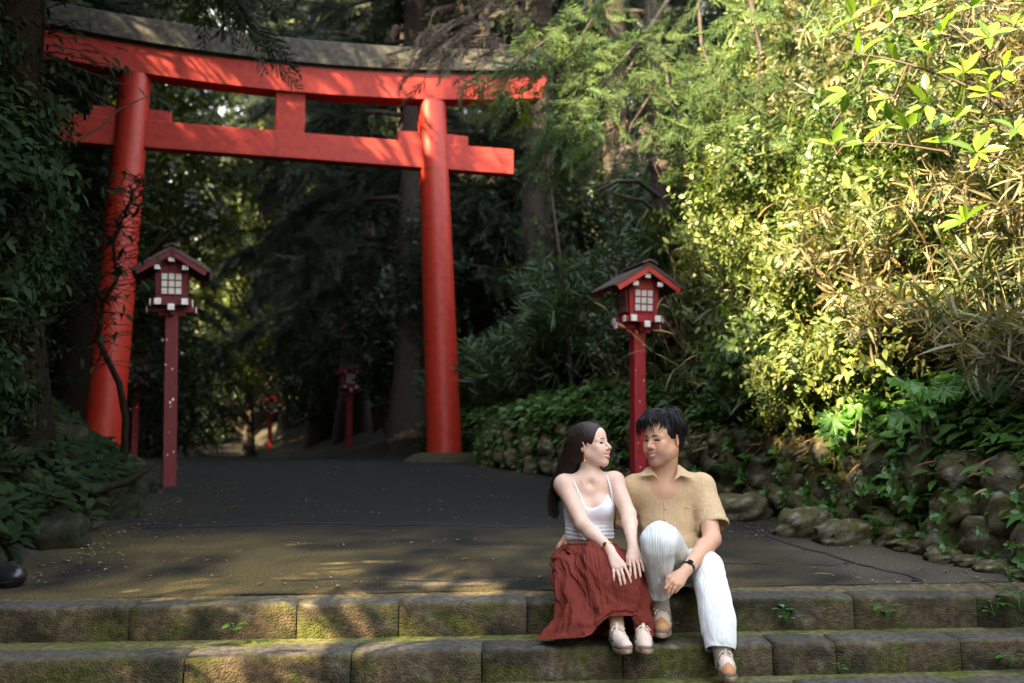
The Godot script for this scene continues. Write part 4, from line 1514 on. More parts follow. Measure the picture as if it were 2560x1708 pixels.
func near_branches() -> void:
	var rr := RandomNumberGenerator.new()
	rr.seed = 4711
	# the slim forked tree and the cedar boughs it holds over the scene
	var at := on_bank(1.86, 11.8)
	var t := thing("cedar_tree", "slim forked cedar on the bank whose long boughs hang across the top of the picture", "tree", at)
	obj("trunk", tree_trunk(9.0, 0.125, Vector3(-0.03, 0, 0.0), 0.03, 1.2).mesh(), M.bark, t)
	var fork := MB.new()
	fork.tube([Vector3(-0.03, 2.1, 0), Vector3(-0.16, 2.5, 0.02), Vector3(-0.17, 3.2, 0.05), Vector3(-0.22, 4.6, 0.1)], [0.07, 0.075, 0.06, 0.03], 10)
	fork.tube([Vector3(-0.05, 2.0, 0.05), Vector3(-0.35, 2.2, 0.15), Vector3(-0.62, 2.16, 0.3), Vector3(-0.9, 2.0, 0.4)], [0.035, 0.03, 0.024, 0.012], 8)
	fork.tube([Vector3(0.0, 1.7, 0.05), Vector3(-0.3, 1.95, 0.2), Vector3(-0.7, 2.0, 0.35)], [0.03, 0.022, 0.010], 8)
	obj("limbs", fork.mesh(), M.bark, t).set_meta("kind", "stuff")
	var gs := [Growth.new(), Growth.new()]
	var lm := MB.new()
	var boughs := [
		[[Vector3(1.17, 5.82, -10.40), Vector3(0.57, 5.05, -10.00), Vector3(0.11, 4.60, -9.70), Vector3(-0.19, 4.21, -9.50)], 60],
		[[Vector3(1.90, 5.91, -10.80), Vector3(1.41, 5.04, -10.20), Vector3(1.00, 4.46, -9.80), Vector3(0.66, 3.92, -9.40), Vector3(0.43, 3.51, -9.20)], 95],
		[[Vector3(2.02, 5.72, -10.40), Vector3(1.97, 4.87, -10.00), Vector3(2.02, 4.29, -9.60), Vector3(2.03, 3.87, -9.40)], 60],
		[[Vector3(2.30, 5.33, -9.40), Vector3(2.33, 4.36, -9.00), Vector3(2.18, 3.67, -8.70), Vector3(2.0, 3.3, -8.50)], 60],
		[[Vector3(1.36, 4.85, -10.20), Vector3(0.95, 4.14, -9.80), Vector3(0.66, 3.73, -9.50), Vector3(0.42, 3.44, -9.40)], 50],
		[[Vector3(1.57, 5.31, -10.60), Vector3(1.60, 4.54, -10.00), Vector3(1.58, 4.12, -9.60), Vector3(1.62, 3.61, -9.40)], 70],
		[[Vector3(1.2, 6.2, -10.6), Vector3(0.9, 5.3, -10.2), Vector3(0.7, 4.85, -9.9), Vector3(0.55, 4.5, -9.7)], 60],
		[[Vector3(3.0, 6.2, -10.2), Vector3(2.9, 5.2, -9.6), Vector3(2.75, 4.6, -9.3), Vector3(2.6, 4.2, -9.2)], 50]]
	for q in boughs:
		var pts := []
		for p in q[0]:
			pts.append(p - at)
		spray_limb(t, pts, 0.025, int(q[1] * 1.2), Color(0.065, 0.118, 0.022), 0.72, rr, gs, lm)
	obj("boughs", lm.mesh(), M.bark, t).set_meta("kind", "stuff")
	many("foliage", M.cs[0], gs[0].t, gs[0].c, t)
	many("foliage", M.cs[1], gs[1].t, gs[1].c, t)
	# dead brown boughs beside them
	gs = [Growth.new(), Growth.new()]
	lm = MB.new()
	for q in [[[Vector3(0.38, 6.22, -11.00), Vector3(-0.31, 5.51, -10.60), Vector3(-0.77, 5.09, -10.30), Vector3(-1.04, 4.85, -10.20)], 46], [[Vector3(0.5, 6.0, -10.8), Vector3(0.0, 5.5, -10.4), Vector3(-0.35, 5.15, -10.2), Vector3(-0.5, 4.95, -10.1)], 40], [[Vector3(1.5, 4.4, -9.9), Vector3(1.2, 3.9, -9.7), Vector3(1.05, 3.5, -9.5)], 20]]:
		var pts := []
		for p in q[0]:
			pts.append(p - at)
		spray_limb(t, pts, 0.02, q[1], Color(0.15, 0.11, 0.075), 0.7, rr, gs, lm)
	obj("boughs", lm.mesh(), M.bark, t).set_meta("kind", "stuff")
	many("dead_foliage", M.cs[0], gs[0].t, gs[0].c, t)
	many("dead_foliage", M.cs[1], gs[1].t, gs[1].c, t)
	# a thin sapling in front of the gate's right end
	var base := on_bank(0.75, 12.2)
	t = thing("sapling", "thin small-leaved sapling leaning before the right end of the gate's beams", "tree", base)
	lm = MB.new()
	var stem := [Vector3(0.67, 2.42, -12.20), Vector3(0.47, 3.96, -12.20), Vector3(0.36, 4.64, -12.20), Vector3(0.22, 4.94, -12.10), Vector3(-0.08, 5.02, -12.00), Vector3(-0.24, 4.93, -12.00)]
	var local := [Vector3.ZERO]
	for p in stem:
		local.append(p - base)
	lm.tube(local, [0.03, 0.025, 0.02, 0.014, 0.01, 0.007, 0.005], 6)
	obj("stem", lm.mesh(), M.twig, t)
	var g := Growth.new()
	for k in 60:
		var v := 2.6 + rr.randf() * 3.3
		var i := mini(int(v), 5)
		g.t.append(aim(Vector3(rr.randf_range(-1, 0.4), rr.randf_range(-0.8, 0.5), rr.randf_range(-0.4, 0.8)), rr.randf() * TAU, rr.randf_range(0.6, 1.1), local[i].lerp(local[i + 1], v - i) + Vector3(rr.randfn(0, 0.12), rr.randfn(0, 0.12), rr.randfn(0, 0.12))))
		g.c.append(shade_of(Color(0.11, 0.15, 0.02), 0.3, rr))
	many("foliage", M.small[0], g.t, g.c, t)
	glossy_branch()


# the glossy big-leaved branch at the top right, leaf by leaf
func glossy_branch() -> void:
	var rr := RandomNumberGenerator.new()
	rr.seed = 99
	var tones := [Color(0.13, 0.22, 0.018), Color(0.17, 0.26, 0.02), Color(0.10, 0.18, 0.02), Color(0.28, 0.28, 0.05)]
	var meshes := []
	for k in 8:
		var mb := MB.new()
		mb.col = tones[k % 4]
		leaf(mb, Vector3.ZERO, Vector3.UP, Vector3(0, 0, 1), 0.125 + 0.012 * (k % 3), 0.046 + 0.004 * (k % 2), 0.3, 0.22 + 0.1 * (k % 3))
		var m := mb.mesh()
		m.surface_set_material(0, M.gloss_leaf)
		meshes.append(m)
	var root := Vector3(3.75, 2.35, -6.2)
	var t := thing("glossy_shrub", "big-leaved glossy branch lit by the sun, reaching in from the top right corner", "shrub", root)
	var tips := [Vector3(2.04, 3.35, -6.20), Vector3(2.25, 3.51, -6.30), Vector3(2.40, 3.37, -6.10), Vector3(2.55, 3.41, -6.00), Vector3(2.68, 3.28, -6.00), Vector3(2.88, 3.44, -6.00), Vector3(2.88, 3.16, -5.80), Vector3(3.04, 3.24, -5.80), Vector3(2.28, 3.25, -6.30), Vector3(2.48, 3.15, -6.20), Vector3(2.60, 3.15, -6.00), Vector3(2.77, 2.98, -5.90), Vector3(2.95, 2.96, -5.80), Vector3(2.19, 3.00, -6.30), Vector3(2.40, 2.92, -6.20), Vector3(2.58, 2.82, -6.00), Vector3(2.74, 2.72, -6.00), Vector3(2.87, 2.82, -5.80), Vector3(2.25, 2.63, -6.20), Vector3(2.48, 2.68, -6.10), Vector3(2.68, 2.57, -6.00), Vector3(2.77, 2.45, -5.80), Vector3(2.96, 2.56, -5.70), Vector3(2.64, 2.01, -5.70), Vector3(2.08, 2.65, -6.30), Vector3(2.33, 3.53, -6.20), Vector3(3.05, 3.39, -5.80)]
	var lm := MB.new()
	var limbs := [
		[Vector3(0, -1.2, 0), Vector3(-0.05, -0.5, 0), Vector3(-0.25, 0.05, 0.05), Vector3(-0.62, 0.45, 0.1), Vector3(-0.98, 0.66, 0.12), Vector3(-1.35, 0.82, 0.05), Vector3(-1.62, 0.88, 0.0)],
		[Vector3(-0.25, 0.05, 0.05), Vector3(-0.62, 0.12, 0.16), Vector3(-1.02, 0.16, 0.2), Vector3(-1.40, 0.26, 0.08), Vector3(-1.62, 0.28, -0.04)],
		[Vector3(-0.62, 0.45, 0.1), Vector3(-0.80, 0.78, 0.18), Vector3(-1.0, 0.98, 0.16), Vector3(-1.25, 1.08, 0.1)],
		[Vector3(-0.25, 0.05, 0.05), Vector3(-0.55, -0.14, 0.3), Vector3(-0.95, -0.30, 0.42)]]
	var nodes := []
	for q in limbs:
		var fine := []
		var rad := []
		for w in 19:
			fine.append(spline(q, w / 18.0))
			rad.append(lerpf(0.022 if q == limbs[0] else 0.010, 0.003, w / 18.0))
			if w > 3:
				nodes.append(fine[w])
		lm.tube(fine, rad, 6)
	for p in tips:
		var e: Vector3 = p - root
		var h: Vector3 = nodes[0]
		for q in nodes:
			if (q + Vector3(-0.1, 0, 0)).distance_to(e) < (h + Vector3(-0.1, 0, 0)).distance_to(e):
				h = q
		var mid := h.lerp(e, 0.6) + Vector3(0, -0.06, 0)
		lm.tube([h, mid, e], [0.007, 0.005, 0.003], 5)
		var grow := (e - mid).normalized()
		var n := rr.randi_range(5, 7)
		for k in n:
			var a := TAU * k / n + rr.randf_range(-0.4, 0.4)
			var side := grow.cross(Vector3(0.3, 0.9, 0.2)).normalized()
			var d := (side * cos(a) + grow.cross(side) * sin(a)) * rr.randf_range(0.6, 1.0) + grow * rr.randf_range(0.2, 0.7) + Vector3(0, rr.randf_range(-0.2, 0.3), 0)
			var y := d.normalized()
			var up := Vector3(rr.randf_range(-0.8, 0.2), 0.7, rr.randf_range(0.3, 1.3))
			var x := y.cross(up).normalized()
			piece("leaf", meshes[[0, 1, 2, 4, 5, 6, 0, 1, 2, 3][rr.randi() % 10]], Transform3D(Basis(x, y, x.cross(y)).scaled(Vector3.ONE) * Basis.from_scale(Vector3.ONE * rr.randf_range(0.8, 1.3)), e + y * 0.01), t)
	# old yellowed leaves hanging from the twigs
	for p in [Vector3(2.30, 2.88, -6.2), Vector3(2.12, 2.45, -6.2), Vector3(2.45, 2.30, -6.0), Vector3(2.55, 3.0, -5.95)]:
		var e: Vector3 = p - root
		piece("leaf", meshes[3 if rr.randf() < 0.5 else 7], Transform3D(Basis(Vector3.UP, rr.randf_range(-0.6, 0.6)) * Basis(Vector3(1, 0, 0), PI - 0.2), e), t)
	obj("twigs", lm.mesh(), M.twig, t).set_meta("kind", "stuff")


func left_plants() -> void:
	var rr := RandomNumberGenerator.new()
	rr.seed = 808
	# two trunks on the left, their bark darkened to stand in for shade
	M.bark_now = M.bark_shaded
	cedar("cedar_tree", "thick trunk with bark darkened for shade, standing against the left edge of the picture", "", on_bank(-3.98, 7.5), 15.0, 0.36, 4.6, 3.2, 40, 50, DARK, 1.5, 700, M.cs, true)
	cedar("cedar_tree", "trunk with bark darkened for shade behind the gate, just left of its left pillar", "", on_bank(-7.15, 16.2), 18.0, 0.36, 7.5, 3.0, 40, 46, DARK, 1.6, 701, M.cs, true)
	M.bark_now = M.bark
	# evergreen shrubs on the left, leaves coloured darker to stand in for shade
	var spots := [[-4.9, 8.4, 2.6, 0.9], [-5.4, 9.4, 3.2, 1.0], [-7.0, 11.5, 3.6, 1.1], [-8.6, 13.6, 4.2, 1.4], [-5.0, 8.0, 3.6, 1.0], [-6.3, 9.8, 4.6, 1.3], [-4.1, 6.6, 2.3, 0.65], [-3.6, 5.9, 1.7, 0.5], [-8.0, 15.5, 4.2, 1.4], [-8.8, 12.0, 5.0, 1.8], [-4.3, 7.4, 2.9, 0.7], [-3.5, 5.4, 3.4, 0.6]]
	for k in spots.size():
		var q: Array = spots[k]
		leafy_tree("shrub", "dark evergreen shrub in the shade on the left, %s from the picture's left edge" % ORDINAL[rank(spots, k, 1, [0])], "dark shrubs on the left", on_bank(q[0], q[1]), q[2], 0.05, 0.15, q[3], 36, 54, Color(0.018, 0.032, 0.014), 0.85, 710 + k, M.shaded_sprays, false, "shrub")
	for k in 11:  # evergreens added to block light from the left side
		var q: Array = [[-4.9, 6.4, 10.0, 3.3], [-5.6, 8.9, 11.0, 3.6], [-4.3, 4.3, 9.5, 2.4], [-4.1, 3.4, 9.0, 1.7], [-4.0, 0.8, 9.0, 1.9], [-5.4, 1.8, 10.0, 2.0], [-4.6, -1.5, 9.5, 2.0], [-5.6, 6.6, 9.5, 2.3], [-6.6, 9.2, 10.5, 2.5], [-4.9, 4.0, 9.0, 1.9], [-7.8, 12.2, 11.0, 2.6]][k]
		leafy_tree("added_evergreen", "evergreen tree added to darken the left side of the road", "added evergreens darkening the left side", on_bank(q[0], maxf(q[1], 4.7)) if q[1] > 4.6 else Vector3(q[0], -0.45, -q[1]), q[2], 0.2, 5.9 if q[1] > 8.0 else 4.9 if q[1] > 3.6 else 1.2, q[3], 44, 60, Color(0.022, 0.038, 0.016), 1.6, 730 + k, M.shaded_sprays, true)
	added_overhang()
	# leafy bough that hangs in from the left before the gate
	var root := Vector3(-4.3, 3.9, -7.7)
	var t := thing("evergreen_branch", "dark leafy bough hanging in from the left across the gate's beam ends", "branch", root)
	var lm := MB.new()
	var tips := [Vector3(-3.85, 4.02, -7.60), Vector3(-3.43, 3.91, -7.60), Vector3(-3.11, 3.73, -7.50), Vector3(-2.85, 3.56, -7.40), Vector3(-2.92, 3.44, -7.40), Vector3(-3.16, 3.38, -7.50), Vector3(-3.40, 3.16, -7.60), Vector3(-3.6, 3.45, -7.6), Vector3(-3.3, 3.6, -7.5), Vector3(-3.75, 3.7, -7.6), Vector3(-3.6, 4.3, -7.6), Vector3(-3.3, 4.3, -7.6), Vector3(-3.9, 3.3, -7.6), Vector3(-3.95, 4.22, -7.6), Vector3(-3.6, 4.08, -7.6), Vector3(-4.15, 3.9, -7.6), Vector3(-3.3, 4.05, -7.55), Vector3(-3.75, 3.55, -7.6), Vector3(-4.0, 3.62, -7.6)]
	var meshes := []
	for k in 4:
		var mb := MB.new()
		mb.col = Color(0.016, 0.030, 0.014)
		leaf(mb, Vector3.ZERO, Vector3.UP, Vector3(0, 0, 1), 0.10 + 0.012 * k, 0.036, 0.3, 0.25)
		var m := mb.mesh()
		m.surface_set_material(0, M.shaded_leaf)
		meshes.append(m)
	for p in tips:
		var e: Vector3 = p - root
		var mid := e * 0.5 + Vector3(0, 0.05, 0)
		lm.tube([Vector3(0, -0.1, 0), mid, e], [0.012, 0.008, 0.003], 5)
		for k in 15:
			var q := mid.lerp(e, rr.randf() * 1.05) + Vector3(rr.randfn(0, 0.05), rr.randfn(0, 0.04), rr.randfn(0, 0.05))
			var y := (e.normalized() + Vector3(rr.randf_range(-0.8, 0.8), rr.randf_range(-1.0, 0.3), rr.randf_range(-0.8, 0.8))).normalized()
			var x := y.cross(Vector3(rr.randf_range(-0.4, 0.4), 1, 0.2)).normalized()
			piece("leaf", meshes[rr.randi() % 4], Transform3D(Basis(x, y, x.cross(y)) * Basis.from_scale(Vector3.ONE * rr.randf_range(0.7, 1.2)), q), t)
	lm.tube([Vector3(0.24, -0.41, -1.3), Vector3(0.49, -0.25, -1.3), Vector3(0.65, -0.08, -1.3), Vector3(0.91, 0.04, -1.3)], [0.012, 0.01, 0.008, 0.005], 5)
	obj("twigs", lm.mesh(), M.twig, t).set_meta("kind", "stuff")
	# the thin sapling whose leaves stand before the left pillar
	var base := on_bank(-3.48, 9.0, -0.1)
	t = thing("sapling", "thin crooked sapling with dark leaves in front of the gate's left pillar", "tree", base)
	var stem := [Vector3(-3.48, 0.95, -9.00), Vector3(-3.55, 1.26, -9.00), Vector3(-3.72, 1.65, -8.90), Vector3(-3.69, 1.97, -8.90), Vector3(-3.57, 2.20, -8.90), Vector3(-3.62, 2.52, -8.90), Vector3(-3.48, 2.93, -8.90), Vector3(-3.37, 3.17, -8.90)]
	var local := [Vector3.ZERO]
	for p in stem:
		local.append(p - base)
	lm = MB.new()
	lm.tube(local, [0.035, 0.033, 0.03, 0.025, 0.02, 0.017, 0.013, 0.008, 0.005], 7)
	for k in 260:
		var v := 2.4 + pow(rr.randf(), 0.8) * 5.5
		var i := mini(int(v), 7)
		var p: Vector3 = local[i].lerp(local[i + 1], v - i)
		var q := p + Vector3(rr.randfn(0, 0.17), rr.randfn(0.03, 0.11), rr.randfn(0, 0.15))
		lm.tube([p, q], [0.004, 0.002], 4, false)
		var y := Vector3(rr.randf_range(-1, 1), rr.randf_range(-0.6, 0.4), rr.randf_range(-0.7, 0.7)).normalized()
		var x := y.cross(Vector3(rr.randf_range(-0.4, 0.4), 1, 0.2)).normalized()
		piece("leaf", meshes[rr.randi() % 4], Transform3D(Basis(x, y, x.cross(y)) * Basis.from_scale(Vector3.ONE * rr.randf_range(0.7, 1.25)), q), t)
	obj("stem", lm.mesh(), M.bark_shaded, t)  # stem in the bark darkened for shade


const KIND_OF := [0, 0, 1, 0, 2, 1, 0, 1, 0, 0, 1, 0, 2]
const ORDINAL := ["first", "second", "third", "fourth", "fifth", "sixth", "seventh", "eighth", "ninth", "tenth", "eleventh", "twelfth", "thirteenth", "fourteenth"]


# place of the k-th spot among those of its kind, counted from left to right as one sees them
func rank(spots: Array, k: int, n: int, kind: Array) -> int:
	var before := 0
	for i in spots.size():
		if kind[i % n] == kind[k % n] and spots[i][0] / spots[i][1] < spots[k][0] / spots[k][1]:
			before += 1
	return before


const BAMBOO := [
	"low bamboo tuft drooping over the wall top at the right edge",
	"bamboo clump above the palmate leaves, nearest the right edge",
	"half-dry bamboo clump just left of the one nearest the right edge",
	"tall bamboo clump in the upper right, behind the glossy big-leaved branch",
	"short bamboo tuft over the palmate-leaved plants",
	"tallest bamboo clump, at the right edge behind the glossy branch",
	"low half-dry bamboo clump in the middle of the lower bank",
	"small bamboo clump at the sunny bank's foot right of the lantern",
	"bamboo clump under the glossy branch's middle twigs",
	"half-dry bamboo clump under the glossy branch's lowest leaves",
	"small bamboo tuft above and right of the near lantern's roof",
	"small bamboo tuft behind the near lantern's roof",
	"half-dry low bamboo tuft above the stone wall, left of the palmate leaves",
	"bamboo clump in the middle of the sunlit slope",
	"tall bamboo clump at the back of the sunlit slope's right part",
	"half-dry bamboo clump at the right edge, level with the lantern's roof"]


# thin stems that rise together and bow outwards, with leaves hanging from their upper parts
func bamboo(label: String, at: Vector3, h: float, spread: float, tone: Color, seed_: int) -> void:
	var rr := RandomNumberGenerator.new()
	rr.seed = seed_
	var t := thing("bamboo_grass", label, "bamboo", at, 0.0, "bamboo clumps on the right bank")
	var lm := MB.new()
	var gs := [Growth.new(), Growth.new()]
	for k in 16:
		var a := rr.randf() * TAU
		var out := Vector3(cos(a) * 0.9 - 0.45, 0, sin(a) * 0.8 + 0.25) * spread * rr.randf_range(0.4, 1.3)
		var hh := h * rr.randf_range(0.55, 1.15)
		var root := Vector3(cos(a), 0, sin(a)) * spread * 0.25 * rr.randf()
		var pts := []
		var rad := []
		for q in 7:
			var v := q / 6.0
			pts.append(root + Vector3(0, hh * (v - 0.28 * v * v * v), 0) + out * v * v)
			rad.append(lerpf(0.006, 0.0015, v))
		lm.tube(pts, rad, 5, false)
		for q in 26:
			var v := lerpf(0.25, 1.0, pow(rr.randf(), 0.8)) * 6.0
			var i := mini(int(v), 5)
			var p: Vector3 = pts[i].lerp(pts[i + 1], v - i) + Vector3(rr.randfn(0, 0.05), rr.randfn(0, 0.05), rr.randfn(0, 0.05))
			var g: Growth = gs[rr.randi() % 2]
			var d: Vector3 = (pts[i + 1] - pts[i]).normalized() * 0.5 + Vector3(rr.randf_range(-0.9, 0.6), rr.randf_range(-1.1, 0.2), rr.randf_range(-0.6, 0.9))
			g.t.append(aim(d, rr.randf() * TAU, rr.randf_range(0.5, 1.05), p))
			g.c.append(shade_of(tone if rr.randf() < 0.75 else Color(0.25, 0.20, 0.11), 0.35, rr))
	obj("stems", lm.mesh(), M.twig, t).set_meta("kind", "stuff")
	many("foliage", M.bam[0], gs[0].t, gs[0].c, t)
	many("foliage", M.bam[1], gs[1].t, gs[1].c, t)


# dense boughs added above the view to block light over the left half
func added_overhang() -> void:
	var rr := RandomNumberGenerator.new()
	rr.seed = 9091
	var at := Vector3(-6.4, 0.9, -6.6)
	var t := thing("added_evergreen", "added evergreen whose unseen boughs darken the left half of the road", "tree", at, 0.0, "added evergreens darkening the left side")
	obj("trunk", tree_trunk(8.0, 0.3, Vector3(0.06, 0, 0), 0.15).mesh(), M.bark, t)
	var lm := MB.new()
	var gs := [Growth.new(), Growth.new()]
	for k in 190:
		var d := rr.randf_range(1.6, 13.0)
		var x := -1.3 - maxf(0.0, d - 9.0) * 0.25 - pow(rr.randf(), 0.75) * (0.45 * d + 3.2)
		var c := Vector3(x, 0.461 * d + 1.75 + rr.randf_range(0.0, 1.3), -d)
		var e := c - at
		var root := Vector3(0.3, minf(e.y * 0.8, 6.5), 0)
		lm.tube([root, root.lerp(e, 0.5) + Vector3(0, 0.3, 0), e], [0.05, 0.03, 0.006], 5, false)
		for q in 46:
			var o := Vector3(rr.randfn(0, 0.42), rr.randfn(0, 0.18), rr.randfn(0, 0.42))
			if o.y < -0.4 or opens(c + o, 0.35):
				continue
			var g: Growth = gs[rr.randi() % 2]
			g.t.append(aim(Vector3(rr.randf_range(-1, 1), rr.randf_range(-0.2, 0.5), rr.randf_range(-1, 1)), rr.randf() * TAU, rr.randf_range(1.0, 1.8), e + o))
			g.c.append(shade_of(Color(0.022, 0.038, 0.016), 0.35, rr))
	obj("limbs", lm.mesh(), M.bark, t).set_meta("kind", "stuff")
	many("crown", M.shaded_sprays[0], gs[0].t, gs[0].c, t)
	many("crown", M.shaded_sprays[1], gs[1].t, gs[1].c, t)
	# low plants added over the rocks, coloured dark to deepen the shade
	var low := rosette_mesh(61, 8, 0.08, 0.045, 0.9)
	low.surface_set_material(0, M.shaded_leaf)
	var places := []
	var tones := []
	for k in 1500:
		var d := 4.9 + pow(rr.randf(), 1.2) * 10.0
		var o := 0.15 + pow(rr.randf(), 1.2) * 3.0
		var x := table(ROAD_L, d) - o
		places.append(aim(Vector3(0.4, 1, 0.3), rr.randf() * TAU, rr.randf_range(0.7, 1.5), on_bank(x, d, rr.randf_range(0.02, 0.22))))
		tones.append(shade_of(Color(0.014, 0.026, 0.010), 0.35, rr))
	tag(many("ground_cover", low, places, tones), "low plants coloured dark to deepen the shade over the rocks on the left", "ground cover")


# ------------------------------------------------------------------ bodies as distance fields, meshed as surface nets
class Field:
	var kind := PackedInt32Array()      # 0 tapered capsule, 1 ellipsoid; +10 carves
	var a := PackedVector3Array()
	var b := PackedVector3Array()
	var ra := PackedFloat32Array()
	var rb := PackedFloat32Array()
	var k := PackedFloat32Array()
	var inv: Array[Basis] = []
	var reach := PackedFloat32Array()
	var mid := PackedVector3Array()
	var cuts := []                      # [point, normal, half-open]: keeps what lies behind the plane
	var ripple: Callable

	func cone(p: Vector3, q: Vector3, r0: float, r1: float, blend := 0.02, carve := false) -> void:
		kind.append(10 if carve else 0)
		a.append(p); b.append(q); ra.append(r0); rb.append(r1); k.append(blend)
		inv.append(Basis())
		mid.append((p + q) * 0.5)
		reach.append(p.distance_to(q) * 0.5 + maxf(r0, r1))

	func ball(p: Vector3, r: float, blend := 0.02, carve := false) -> void:
		cone(p, p + Vector3(0, 1e-4, 0), r, r, blend, carve)

	func egg(c: Vector3, r: Vector3, basis := Basis(), blend := 0.02, carve := false) -> void:
		kind.append(11 if carve else 1)
		a.append(c); b.append(r); ra.append(0); rb.append(0); k.append(blend)
		inv.append(basis.orthonormalized().transposed())
		mid.append(c)
		reach.append(maxf(r.x, maxf(r.y, r.z)))

	func at(p: Vector3) -> float:
		var d := 1.0
		for i in kind.size():
			var kk := k[i]
			var ty := kind[i]
			var far := p.distance_to(mid[i]) - reach[i]
			if ty < 10:
				if far > d + kk:
					continue
			elif far > kk - d:
				continue
			var e: float
			if ty % 10 == 0:
				var ab := b[i] - a[i]
				var t := clampf((p - a[i]).dot(ab) / ab.length_squared(), 0.0, 1.0)
				e = p.distance_to(a[i] + ab * t) - lerpf(ra[i], rb[i], t)
			else:
				var q: Vector3 = inv[i] * (p - a[i])
				var s := q / b[i]
				var k0 := s.length()
				var k1 := (s / b[i]).length()
				e = k0 * (k0 - 1.0) / maxf(k1, 1e-6)
			if ty < 10:
				var h := maxf(kk - absf(d - e), 0.0) / kk
				d = minf(d, e) - h * h * kk * 0.25
			else:
				e = -e
				var h := maxf(kk - absf(d - e), 0.0) / kk
				d = maxf(d, e) + h * h * kk * 0.25
		for c in cuts:
			d = maxf(d, (p - c[0]).dot(c[1]))
		if ripple.is_valid():
			d += ripple.call(p)
		return d


# adds the surface of f between lo and hi to mb; paint gives each point's colour; place takes it to the world
func nets(mb: MB, f: Field, lo: Vector3, hi: Vector3, cell: float, paint: Callable, place := Transform3D()) -> void:
	var nb := 4
	var bx := int(ceil((hi.x - lo.x) / cell / nb)) + 1
	var by := int(ceil((hi.y - lo.y) / cell / nb)) + 1
	var bz := int(ceil((hi.z - lo.z) / cell / nb)) + 1
	var nx := bx * nb + 1
	var ny := by * nb + 1
	var nz := bz * nb + 1
	var val := PackedFloat32Array()
	val.resize(nx * ny * nz)
	val.fill(9.0)
	var active := []
	var limit := cell * nb * 0.5 * 1.7321 * 1.25
	for i in bx:
		for j in by:
			for k in bz:
				var c := lo + Vector3(i + 0.5, j + 0.5, k + 0.5) * cell * nb
				if absf(f.at(c)) < limit:
					active.append(Vector3i(i, j, k))
	for bl in active:
		for i in range(bl.x * nb, bl.x * nb + nb + 1):
			for j in range(bl.y * nb, bl.y * nb + nb + 1):
				for k in range(bl.z * nb, bl.z * nb + nb + 1):
					var w: int = (i * ny + j) * nz + k
					if val[w] == 9.0:
						val[w] = f.at(lo + Vector3(i, j, k) * cell)
	var ids := {}
	var corner := [Vector3i(0, 0, 0), Vector3i(1, 0, 0), Vector3i(0, 1, 0), Vector3i(1, 1, 0), Vector3i(0, 0, 1), Vector3i(1, 0, 1), Vector3i(0, 1, 1), Vector3i(1, 1, 1)]
	var edges := [[0, 1], [2, 3], [4, 5], [6, 7], [0, 2], [1, 3], [4, 6], [5, 7], [0, 4], [1, 5], [2, 6], [3, 7]]
	var offs := PackedInt32Array()
	for c in corner:
		offs.append((c.x * ny + c.y) * nz + c.z)
	for bl in active:
		for i in range(bl.x * nb, bl.x * nb + nb):
			for j in range(bl.y * nb, bl.y * nb + nb):
				for k in range(bl.z * nb, bl.z * nb + nb):
					var w: int = (i * ny + j) * nz + k
					var neg := 0
					for o in offs:
						if val[w + o] < 0.0:
							neg += 1
					if neg == 0 or neg == 8:
						continue
					var s := Vector3.ZERO
					var n := 0
					for e in edges:
						var v0 := val[w + offs[e[0]]]
						var v1 := val[w + offs[e[1]]]
						if (v0 < 0.0) != (v1 < 0.0):
							s += Vector3(corner[e[0]]).lerp(Vector3(corner[e[1]]), v0 / (v0 - v1))
							n += 1
					var p := lo + (Vector3(i, j, k) + s / n) * cell
					mb.col = paint.call(p)
					ids[w] = mb.vert(place * p)
	var sx := ny * nz
	for w in ids:
		var here := val[w]
		for ax in 3:
			var st: int = [sx, nz, 1][ax]
			var u: int = [nz, 1, sx][ax]
			var t: int = [1, sx, nz][ax]
			var there := val[w + st]
			if (here < 0.0) == (there < 0.0):
				continue
			if not (ids.has(w - u) and ids.has(w - t) and ids.has(w - u - t)):
				continue
			if here < 0.0:
				mb.quad(ids[w - u - t], ids[w - t], ids[w], ids[w - u])
			else:
				mb.quad(ids[w - u], ids[w], ids[w - t], ids[w - u - t])


# a finger: joints from the knuckle to the tip
func finger(f: Field, pts: Array, r: float) -> void:
	for i in pts.size() - 1:
		f.cone(pts[i], pts[i + 1], r * (1.0 - 0.12 * i), r * (1.0 - 0.12 * (i + 1)), 0.004)


# a hand grid: wrist, four knuckles with tips, thumb base and tip; bulge is the direction of the back of the hand
func hand(mb: MB, wrist: Vector3, fore: Vector3, wr: float, knuckles: Array, tips: Array, thumb: Array, bulge: Vector3, r: float, paint: Callable) -> void:
	var f := Field.new()
	f.cone(fore, wrist, wr * 1.12, wr * 0.92, 0.02)
	for k in 4:
		f.cone(wrist.lerp(knuckles[k], 0.08), knuckles[k], wr * 0.62, r * 1.22, 0.016)
	for k in 3:
		f.cone(wrist.lerp(knuckles[k], 0.55).lerp(knuckles[k + 1], 0.25), knuckles[k].lerp(knuckles[k + 1], 0.5) - bulge * 0.002, r * 1.25, r * 1.0, 0.012)
	for k in 4:
		var a: Vector3 = knuckles[k]
		var e: Vector3 = tips[k]
		var l := a.distance_to(e)
		var m1 := a.lerp(e, 0.45) + bulge * l * 0.13
		var m2 := a.lerp(e, 0.76) + bulge * l * 0.08
		finger(f, [a, m1, m2, e], r * (0.86 if k == 0 or k == 3 else 0.95))
	finger(f, thumb, r * 1.12)
	var lo := wrist
	var hi := wrist
	for p in knuckles + tips + thumb:
		lo = lo.min(p)
		hi = hi.max(p)
	var pad := Vector3.ONE * 0.03
	nets(mb, f, lo - pad, hi + pad, 0.0032, paint)


